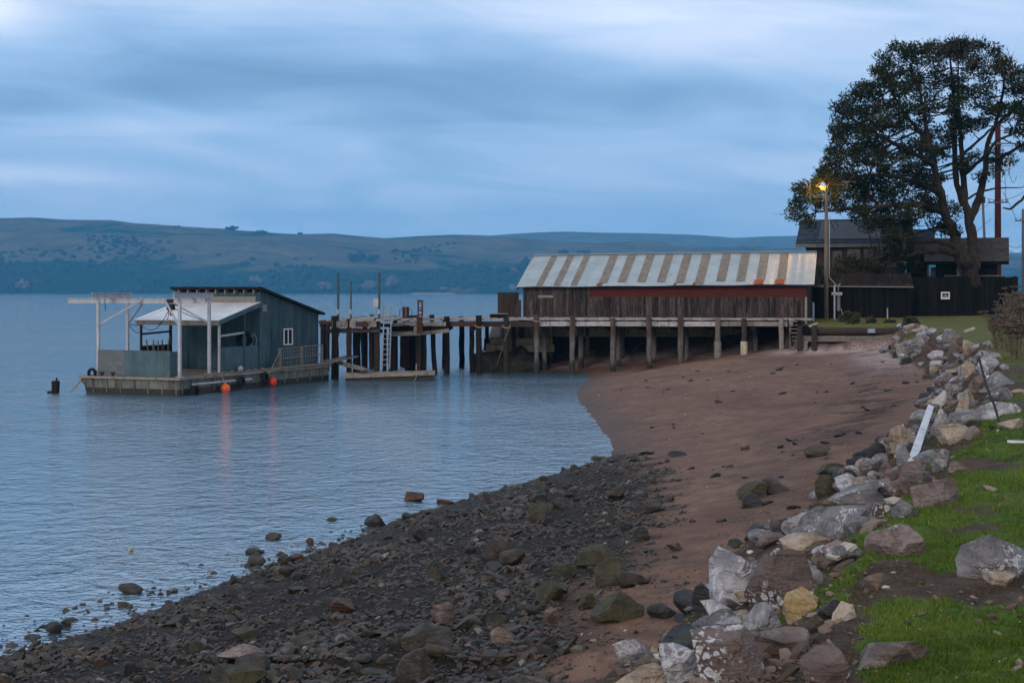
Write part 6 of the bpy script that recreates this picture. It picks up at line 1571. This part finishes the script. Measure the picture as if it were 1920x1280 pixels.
# white plank, scraps, rod
p1, _ = hit(1702, 884); p0, _ = hit(1738, 800); tp = PX(1739, 788, p0.y); p1 = PX(1701, 884, p1.y)
q = MB(); q.bar((p1 - p1) + Vector((0, -.25, .15)), (tp - p1) + Vector((0, -.25, .30)), .125, .09, .6, up=(0, -1, .6)); o = q.build('fallen_plank', MAT['white_board'], bevel=.012); o.location = p1; props(o, 'flaking white painted plank lying across the boulders', 'plank')
ra, _ = hit(1877, 803); rb = PX(1835, 673, ra.y + 1.6)
q = MB(); q.tube([(0, 0, -.25)] + [(rb - ra) * f + Vector((.015 * math.sin(f * 7), 0, 0)) for f in (0, .3, .6, 1)], .021, 8, .5); o = q.build('rusty_rod', MAT['rust_dark']); o.location = ra; props(o, 'thin dark rusty rod leaning out of the boulders', 'rod')
def scrap(x0, x1, y0, y1, mat, label, th=.05, rise=0.0, name='board_scrap', group=None):
    foot, d = hit((x0 + x1) / 2, y1); W_ = (x1 - x0) * M(d); hh = (y1 - y0) * M(d)
    q = MB(); a = Vector((-W_ / 2, 0, .04)); b_ = Vector((W_ / 2, .1, .04 + rise * W_)); q.bar(a, b_, max(th, hh * .8), th, .6, wob=.25)
    o = q.build(name, MAT[mat]); o.location = foot + Vector((0, 0, .03)); return props(o, label, 'board', group)
scrap(1687, 1716, 663, 668, 'white_board', 'white board scrap lying on the shells at the far beach corner', .10, -.12)
scrap(1716, 1740, 615, 619, 'wood_pale', 'pale plank scrap on the lawn edge above the rubble', .10, .08)
scrap(1808, 1828, 617, 624, 'driftwood', 'bleached bent stick on the far lawn right of the rubble', .09, .3)
scrap(1864, 1882, 649, 653, 'wood_pale', 'pale board scrap among weeds left of the fennel', .08, -.05)
scrap(1852, 1864, 706, 713, 'white_board', 'small white scrap right of the rusty rod', .08, -.2)
scrap(1891, 1930, 825, 837, 'white_board', 'white flat scrap lying on the grass at the right edge', .03, -.06)
scrap(1560, 1600, 1020, 1060, 'driftwood', 'thin bent driftwood branch beside the squat grey brown rock', .035, .55)
scrap(1775, 1808, 690, 702, 'driftwood', 'bleached drift log end lying in the far rubble', .12, .25)
scrap(1756, 1782, 729, 765, 'driftwood', 'grey driftwood branch propped against the upright stone', .08, .9)

# stones of the shore
G2 = 'larger stones on the cobble shore'
for a in (
 (682, 723, 965, 990, 'dark', 'black pointed rock standing in the shallows right of centre', 0), (991, 1029, 946, 977, 'olive', 'squarish olive mossy rock near the water edge', 0), (1139, 1171, 912, 941, 'cobble', 'grey green rock in the upper cobbles', 0),
 (1192, 1241, 942, 965, 'cobble', 'flat dark rock where cobbles meet sand', 0), (901, 963, 1012, 1059, 'cobble', 'dark brown wedge rock leaning right in mid shore', 32), (934, 986, 1032, 1063, 'cobble', 'grey rock beside the dark brown wedge rock', 10),
 (1079, 1154, 1024, 1068, 'olive', 'blocky olive rock with a flat top', 10), (1112, 1181, 1051, 1104, 'olive', 'dark green angular rock below the blocky olive one', 15), (1153, 1219, 1074, 1104, 'cobble', 'flat blue grey slab right of the dark green rock', -10),
 (1036, 1084, 1057, 1089, 'olive', 'brown olive rock left of the dark green one', 20), (1001, 1066, 1091, 1134, 'olive', 'rounded olive rock in the lower cobbles', 10), (1107, 1209, 1117, 1171, 'olive', 'largest olive yellow boulder at the cobble edge', 8),
 (1084, 1121, 1113, 1146, 'olive', 'rock against the left side of the largest olive boulder', 0), (806, 854, 1132, 1173, 'brown', 'reddish brown block in the lower cobbles', 0), (749, 849, 1174, 1224, 'cobble', 'big striped grey slab in the lower cobbles', 5),
 (844, 906, 1157, 1184, 'cobble', 'flat grey slab right of the reddish brown block', 0), (919, 969, 1179, 1209, 'brown', 'pinkish brown rock in the lower cobbles', 0), (789, 848, 1209, 1238, 'olive', 'smooth olive rock below the striped slab', 0),
 (739, 814, 1227, 1280, 'cobble', 'large dark green boulder near the bottom edge', 25), (1019, 1051, 1141, 1172, 'brown', 'small brown rock left of the largest olive boulder', 0), (799, 841, 1056, 1094, 'cobble', 'dark mossy round rock in mid shore', 0),
 (776, 801, 991, 1020, 'dark', 'dark pointed rock standing near the water edge', 60), (1186, 1218, 989, 1017, 'dark', 'dark weedy lump on the sand edge', 0), (1214, 1274, 1132, 1162, 'dark', 'flat dark slab half sunk in the sand', -10),
 (638, 661, 1069, 1099, 'dark', 'small black pointed rock left of the mossy round rock', 30), (617, 666, 1124, 1152, 'rusty', 'ochre brown rock in the lower left cobbles', 0), (1006, 1042, 1196, 1229, 'cobble', 'grey rock on the reddish sand edge', 0),
 (911, 956, 1152, 1182, 'cobble', 'brown grey rock above the pinkish brown one', 15), (757, 796, 924, 942, 'rusty', 'rusty seaweed covered rock in the shallows', 0), (818, 850, 936, 946, 'rusty', 'low strip of rusty seaweed covered rock in the shallows', 0), (905, 930, 931, 943, 'rusty', 'small rusty weedy rock at the water edge', 0),
 (82, 116, 1167, 1192, 'dark', 'black angular rock in the water at the lower left', 10), (108, 134, 1161, 1177, 'dark', 'small black rock behind the angular one at the lower left', 0), (219, 266, 1096, 1115, 'cobble', 'flat grey rock awash in the left shallows', -15),
 (459, 498, 1044, 1065, 'cobble', 'low rounded grey rock in the shallows', 0), (466, 489, 1061, 1072, 'dark', 'small dark rock in front of the rounded grey one', 0), (459, 488, 1028, 1041, 'dark', 'black flat rock behind the rounded grey one in the shallows', 8), (496, 527, 1000, 1013, 'cobble', 'low grey rock farthest out in the shallows', 0),
 (572, 588, 1009, 1023, 'rusty', 'small round rusty rock in the shallows', 0), (428, 446, 1078, 1101, 'cobble', 'small upright rock at the water edge', 0), (382, 498, 1254, 1300, 'olive', 'wide domed olive boulder cut by the bottom edge', 0), (406, 494, 1214, 1242, 'mauve', 'flat purplish grey rock near the bottom', -8),
 (437, 504, 1232, 1266, 'cobble', 'dark block in front of the flat purplish rock', -6), (429, 484, 1181, 1204, 'olive', 'flat olive slab in the lower left cobbles', 0), (302, 351, 1154, 1178, 'dark', 'dark flat rock near the left water edge', 0), (519, 536, 1043, 1058, 'cobble', 'small grey rock right of the rounded one in the shallows', 0),
 (539, 568, 1040, 1055, 'rusty', 'rusty brown rock at the water edge', 0), (239, 250, 1027, 1035, 'tan', 'tiny tan stone alone in the open water', 0), (29, 49, 1217, 1234, 'dark', 'small dark rock in the lower left corner water', 0), (612, 633, 970, 977, 'cobble', 'thin flat rock just breaking the surface', 0),
 (1382, 1442, 905, 938, 'olive', 'dark left part of the weedy rock group on the sand', 6), (1425, 1492, 897, 927, 'cobble', 'grey green right part of the weedy rock group on the sand', -8), (1388, 1432, 928, 955, 'dark', 'lowest dark rock of the weedy group on the sand', 8),
 (1508, 1562, 837, 858, 'olive', 'dark flat weedy rock alone on the sand', 12), (1364, 1402, 1012, 1030, 'dark', 'small dark rock on the sand above the tall whitish boulder', 6), (1248, 1281, 1019, 1036, 'brown', 'small brown rock on the sand edge', 5), (1389, 1406, 832, 845, 'brown', 'small brown stone alone on the open sand', 30),
 (1251, 1289, 846, 857, 'dark', 'flat dark stone on the wet sand', 0), (1200, 1228, 846, 853, 'dark', 'thin dark stone near the water tip', 0), (1108, 1128, 855, 863, 'olive', 'small olive stone at the water tip', 0), (1068, 1084, 871, 884, 'olive', 'small yellow green stone at the waterline', 0), (1052, 1060, 876, 884, 'cobble', 'tiny grey stone beside the yellow green one', 0),
):
    x0, x1, y0, y1, mt, lab, ang = a
    B(x0, x1, y0, y1, mt, lab, name='shore_rock', group=G2, ang=ang, cuts=9, sink=.25)

# landmarks that the small rocks are named by
LAND = []
def _short(l):
    for w_ in (' with ', ' at ', ' in ', ' on ', ' left ', ' right ', ' above ', ' below ', ' behind ', ' near ', ' beside ', ' under ', ' leaning ', ' lying ', ' standing ', ' where ', ' covered ', ' just ', ' half ', ' between ', ' against ', ' part ', ' sloping ', ' tucked ', ' crusted ', ' speckled ', ' cut ', ' tip', ' pointing', ' among', ' poking', ' alone', ' awash', ' farthest', ' breaking'):
        k = l.find(w_)
        if k > 8: l = l[:k]
    return l
for o in list(COL.objects):
    if o.name.startswith(('boulder', 'shore_rock')): LAND.append((o.location.copy(), _short(o['label']), max(o.dimensions)))
for o_, n_ in (('fallen_plank', 'fallen white plank'), ('rusty_rod', 'foot of the rusty rod')): LAND.append((bpy.data.objects[o_].location.copy(), n_, 1.5))
def beside(x, y, z):
    best = min(LAND, key=lambda l: math.hypot(l[0].x - x, (l[0].y - y) * .6) - .25 * l[2])
    l = best[0]; dpx = (x / y - l.x / l.y) * F; dpy = (-(z - H) / y + (l.z - H) / l.y) * F
    return (('right of' if dpx > 0 else 'left of') if abs(dpx) > abs(dpy) * .8 else ('below' if dpy > 0 else 'above')) + ' the ' + best[1]
# shared shapes for the many
SHAPES = {}
def shape(kind, k, mat):
    key = (kind, k, mat)
    if key not in SHAPES:
        v = rock_geo(50 + k * 7 + len(kind), 3, 8 if kind == 'flat' else 10); v = v * (np.array([1, .8, .38]) if kind == 'flat' else np.array([1, .85, .7]))
        o = np_mesh('tmp', v, ICO[3][1], RM[mat], smooth=True); SHAPES[key] = o.data; bpy.data.objects.remove(o)
    return SHAPES[key]
def rubble(name, x, y, s, mat, kind, label, group, sink=.3):
    o = bpy.data.objects.new(name, shape(kind, random.randrange(6), mat)); COL.objects.link(o)
    z = gz(x, y); o.location = (x, y, z + s * (.2 if kind == 'flat' else .32) - s * sink * .5); o.scale = (s, s * random.uniform(.8, 1.2), s * random.uniform(.8, 1.25))
    o.rotation_euler = (random.uniform(-.35, .35), random.uniform(-.35, .35), random.uniform(0, 6.28)); return props(o, (('tiny ', 'small ', 'mid sized ', 'larger ')[min(3, int(s / .13))] if name != 'weed_clump' else '') + label + ' ' + beside(x, y, z), 'rock' if name != 'weed_clump' else 'seaweed', group)
random.seed(5)
words_ = {'grey': 'grey rock', 'mauve': 'mauve rock', 'brown': 'brown rock', 'tan': 'tan rock', 'dark': 'dark rock', 'pale': 'whitish rock', 'greylichen': 'lichen speckled rock'}
NB = [(p[0], p[1], p[2]) for p in TOE[3:16]]; NE = [(p[0], p[1], p[2]) for p in EDGE[3:14]]
n = 0
def along(L, f):
    k = f * (len(L) - 1); i = min(int(k), len(L) - 2); g = k - i; return Vector(L[i]).lerp(Vector(L[i + 1]), g)
while n < 290:
    f = random.random() ** .75; a, b_ = along(NB, f), along(NE, f); t_ = random.betavariate(1.1, 1.9); p_ = a.lerp(b_, t_)
    if p_.y < 9: continue
    s = random.uniform(.16, .42) * (1 + p_.y / 90) * (1 - .3 * t_)
    mt = 'dark' if (t_ < .10 and random.random() < .7) else random.choice(('grey', 'grey', 'mauve', 'brown', 'brown', 'tan', 'pale', 'greylichen'))
    rubble('rubble_rock', p_.x + random.uniform(-.3, .3), p_.y + random.uniform(-.3, .3), s, mt, random.choice(('block', 'flat', 'block')), words_[mt], 'small rocks wedged between the boulders'); n += 1
cobw = {'cobble': 'grey brown stone', 'olive': 'olive stone', 'dark': 'blackish stone', 'brown': 'brown stone', 'rusty': 'rust coloured stone'}
n = 0; tries = 0
while n < 240 and tries < 9000:
    tries += 1; y = 15 + 38 * random.random() ** 1.5; x = random.uniform(-.33, .12) * y
    if float(cob_mask(np.array([x]), np.array([y]))[0]) < .6: continue
    s = random.choice((.14, .17, .2, .24, .30)) * random.uniform(.8, 1.25); mt = random.choices(('cobble', 'olive', 'dark', 'brown', 'rusty'), (60, 14, 18, 7, 3))[0]
    rubble('shore_stone', x, y, s, mt, random.choice(('flat', 'flat', 'block')), cobw[mt], 'middling stones on the cobble shore'); n += 1
# fragments of weed and small stones on the open sand
n = 0
while n < 60:
    y = 24 + 62 * random.random(); x = random.uniform(.03, .28) * y; z_, zn, dA, dB, dC, iA = terrain([x], [y])
    if zn[0] != 0 or not iA[0] or dA[0] < .5 or float(cob_mask(np.array([x]), np.array([y]))[0]) > .3: continue
    s = random.uniform(.08, .22) * (1 + y / 120); rubble('weed_clump', x, y, s, 'dark', 'flat', 'dark weed scrap on sand', 'dark weed scraps on the sand', .25); n += 1

# pebbles: tens of thousands nobody could count
def pebble_field(N, ymax, smin, smax, mask_fn, seed, matname, label, name='pebbles', zoff=0.0, floor=-9.0, xr=(-.42, .30), yb=12.0):
    r = np.random.default_rng(seed); y = yb + (ymax - yb) * r.random(N) ** 1.7; x = r.uniform(xr[0], xr[1], N) * y
    keep = mask_fn(x, y, r); x, y = x[keep], y[keep]; n = len(x)
    z = np.maximum(terrain(x, y)[0], floor) + zoff
    base = ICO[1][0]; fc = ICO[1][1]
    vv = np.repeat(base[None], n, 0) * (1 + r.uniform(-.30, .30, (n, len(base), 1)))
    s = (smin + (smax - smin) * r.random(n) ** 3.0) * (1 + y / 70) * np.clip(.85 + .55 * fbm(x * .8, y * .8, o=3, seed=seed + 5), .4, 1.5)
    sc_ = np.stack([s * r.uniform(.8, 1.5, n), s * r.uniform(.6, 1.0, n), s * r.uniform(.3, .75, n)], 1)
    vv = vv * sc_[:, None]
    a = r.uniform(0, 6.28, n); c, s_ = np.cos(a), np.sin(a); tx = r.normal(size=n) * .35
    X_ = vv[..., 0] * c[:, None] - vv[..., 1] * s_[:, None]; Y_ = vv[..., 0] * s_[:, None] + vv[..., 1] * c[:, None]; Z_ = vv[..., 2] + X_ * tx[:, None]
    P3 = np.stack([X_ + x[:, None], Y_ + y[:, None], Z_ + (z + sc_[:, 2] * .35)[:, None]], -1)
    Fc = fc[None] + (np.arange(n) * len(base))[:, None, None]
    o = np_mesh(name, P3.reshape(-1, 3), Fc.reshape(-1, 3), matname, np.repeat(r.random(n), len(fc)), smooth=False); props(o, label, name, kind='stuff'); return o
m, t, b = new_mat('pebble_mix')
tn = attr(t, 'tint'); geo = t.new('ShaderNodeNewGeometry')
c_ = t.ramp(tn, [(0, (.010, .008, .006)), (.3, (.029, .022, .016)), (.55, (.050, .038, .027)), (.75, (.078, .060, .043)), (.86, (.070, .036, .022)), (.93, (.070, .070, .062)), (.985, (.14, .125, .10)), (1, (.28, .26, .23))])
fn_ = t.noise(geo.outputs['Position'], 45, 3, .6); c_ = t.mix(t.math('MULTIPLY', fn_, .6), c_, (.024, .021, .018)); t.link(c_, b.inputs['Base Color'])
b.inputs['Roughness'].default_value = .62; t.link(t.bump(fn_, .6, .01), b.inputs['Normal']); PEB = m
m, t, b = new_mat('sand_chips')
tn = attr(t, 'tint'); c_ = t.ramp(tn, [(0, (.04, .028, .022)), (.5, (.11, .078, .062)), (.85, (.18, .14, .12)), (.96, (.26, .22, .19)), (.985, (.55, .52, .48)), (1, (.62, .60, .57))]); t.link(c_, b.inputs['Base Color']); b.inputs['Roughness'].default_value = .9; CHIP = m
def m_cob(x, y, r):
    c = cob_mask(x, y); z_, zn, dA, dB, dC, iA = terrain(x, y)
    return (c > r.random(len(x)) * .8) & (iA | (dA < 1.1 * r.random(len(x)) ** 2.2))
pebble_field(95000, 62, .014, .068, m_cob, 3, PEB, 'dark pebbles and broken stones covering the near shore')
def m_edge(x, y, r):
    z_, zn, dA, dB, dC, iA = terrain(x, y); return (~iA) & (dA < 1.8 * r.random(len(x)) ** 2.0) & (y < 34)
pebble_field(16000, 34, .02, .075, m_edge, 8, PEB, 'wet dark stones scattered in the shallows along the waterline', name='wet_stones', xr=(-.42, .12), floor=-.010)
def m_sand(x, y, r):
    z_, zn, dA, dB, dC, iA = terrain(x, y); return (zn == 0) & iA & (dA > .6) & (cob_mask(x, y) < .5) & ((r.random(len(x)) < .45) | (dB < 1.2))
pebble_field(16000, 80, .007, .018, m_sand, 5, CHIP, 'shell bits and small chips strewn over the reddish sand', name='shell_chips', xr=(.02, .34))
def m_bank(x, y, r):
    z_, zn, dA, dB, dC, iA = terrain(x, y); return (zn == 1) | ((zn == 2) & (dC < 4) & (r.random(len(x)) < .25))
pebble_field(5000, 60, .03, .11, lambda x, y, r: m_bank(x, y, r) & (terrain(x, y)[1] == 1), 16, CHIP, 'small broken stones packed between the boulders of the bank', name='rubble_stones', xr=(-.05, .42), yb=8.0)
pebble_field(16000, 60, .010, .035, m_bank, 6, CHIP, 'bark chips and gravel on the bare soil of the bank', name='bank_litter', xr=(-.05, .42), yb=8.0)

# grass blades near the camera
m, t, b = new_mat('grass_blades')
tn = attr(t, 'tint'); c_ = t.ramp(tn, [(0, (.030, .060, .004)), (.5, (.080, .135, .010)), (.82, (.14, .195, .020)), (1, (.24, .21, .10))]); t.link(c_, b.inputs['Base Color']); b.inputs['Roughness'].default_value = .7; b.inputs['Specular IOR Level'].default_value = .2; GRS = m
r = np.random.default_rng(77); N = 330000
y = 7.0 + 43 * r.random(N) ** 1.9; x = r.uniform(.10, .40, N) * y
z_, zn, dA, dB, dC, iA = terrain(x, y); nf = fbm(x * .55, y * .55, o=4, seed=21); nf2 = fbm(x * 1.7, y * 1.7, o=3, seed=31)
gm = grass_mask(x, y, zn, dC) + .6 * fbm(x * 4, y * 4, o=3, seed=4)
k = (zn >= 1) & (gm > .42 + .5 * r.random(N)); x, y, z_ = x[k], y[k], z_[k]; n = len(x)
hh = r.uniform(.018, .05, n) * (1 + (r.random(n) > .975) * 1.3); a = r.uniform(0, 6.28, n); wd = .0022 + .0009 * y / 8
dx_, dy_ = np.cos(a) * wd, np.sin(a) * wd; lx_, ly_ = r.normal(size=n) * hh * .55, r.normal(size=n) * hh * .55
P3 = np.stack([np.stack([x - dx_, y - dy_, z_ - .005], 1), np.stack([x + dx_, y + dy_, z_ - .005], 1), np.stack([x + lx_, y + ly_, z_ + hh], 1)], 1).reshape(-1, 3)
o = np_mesh('grass', P3, np.arange(len(P3)).reshape(-1, 3), GRS, np.clip(.45 + .35 * fbm(x * .8, y * .8, o=3, seed=91) + r.normal(size=n) * .16, 0, 1)); props(o, 'short bright green grass and moss on top of the bank', 'grass', kind='stuff')
print('blades', n)
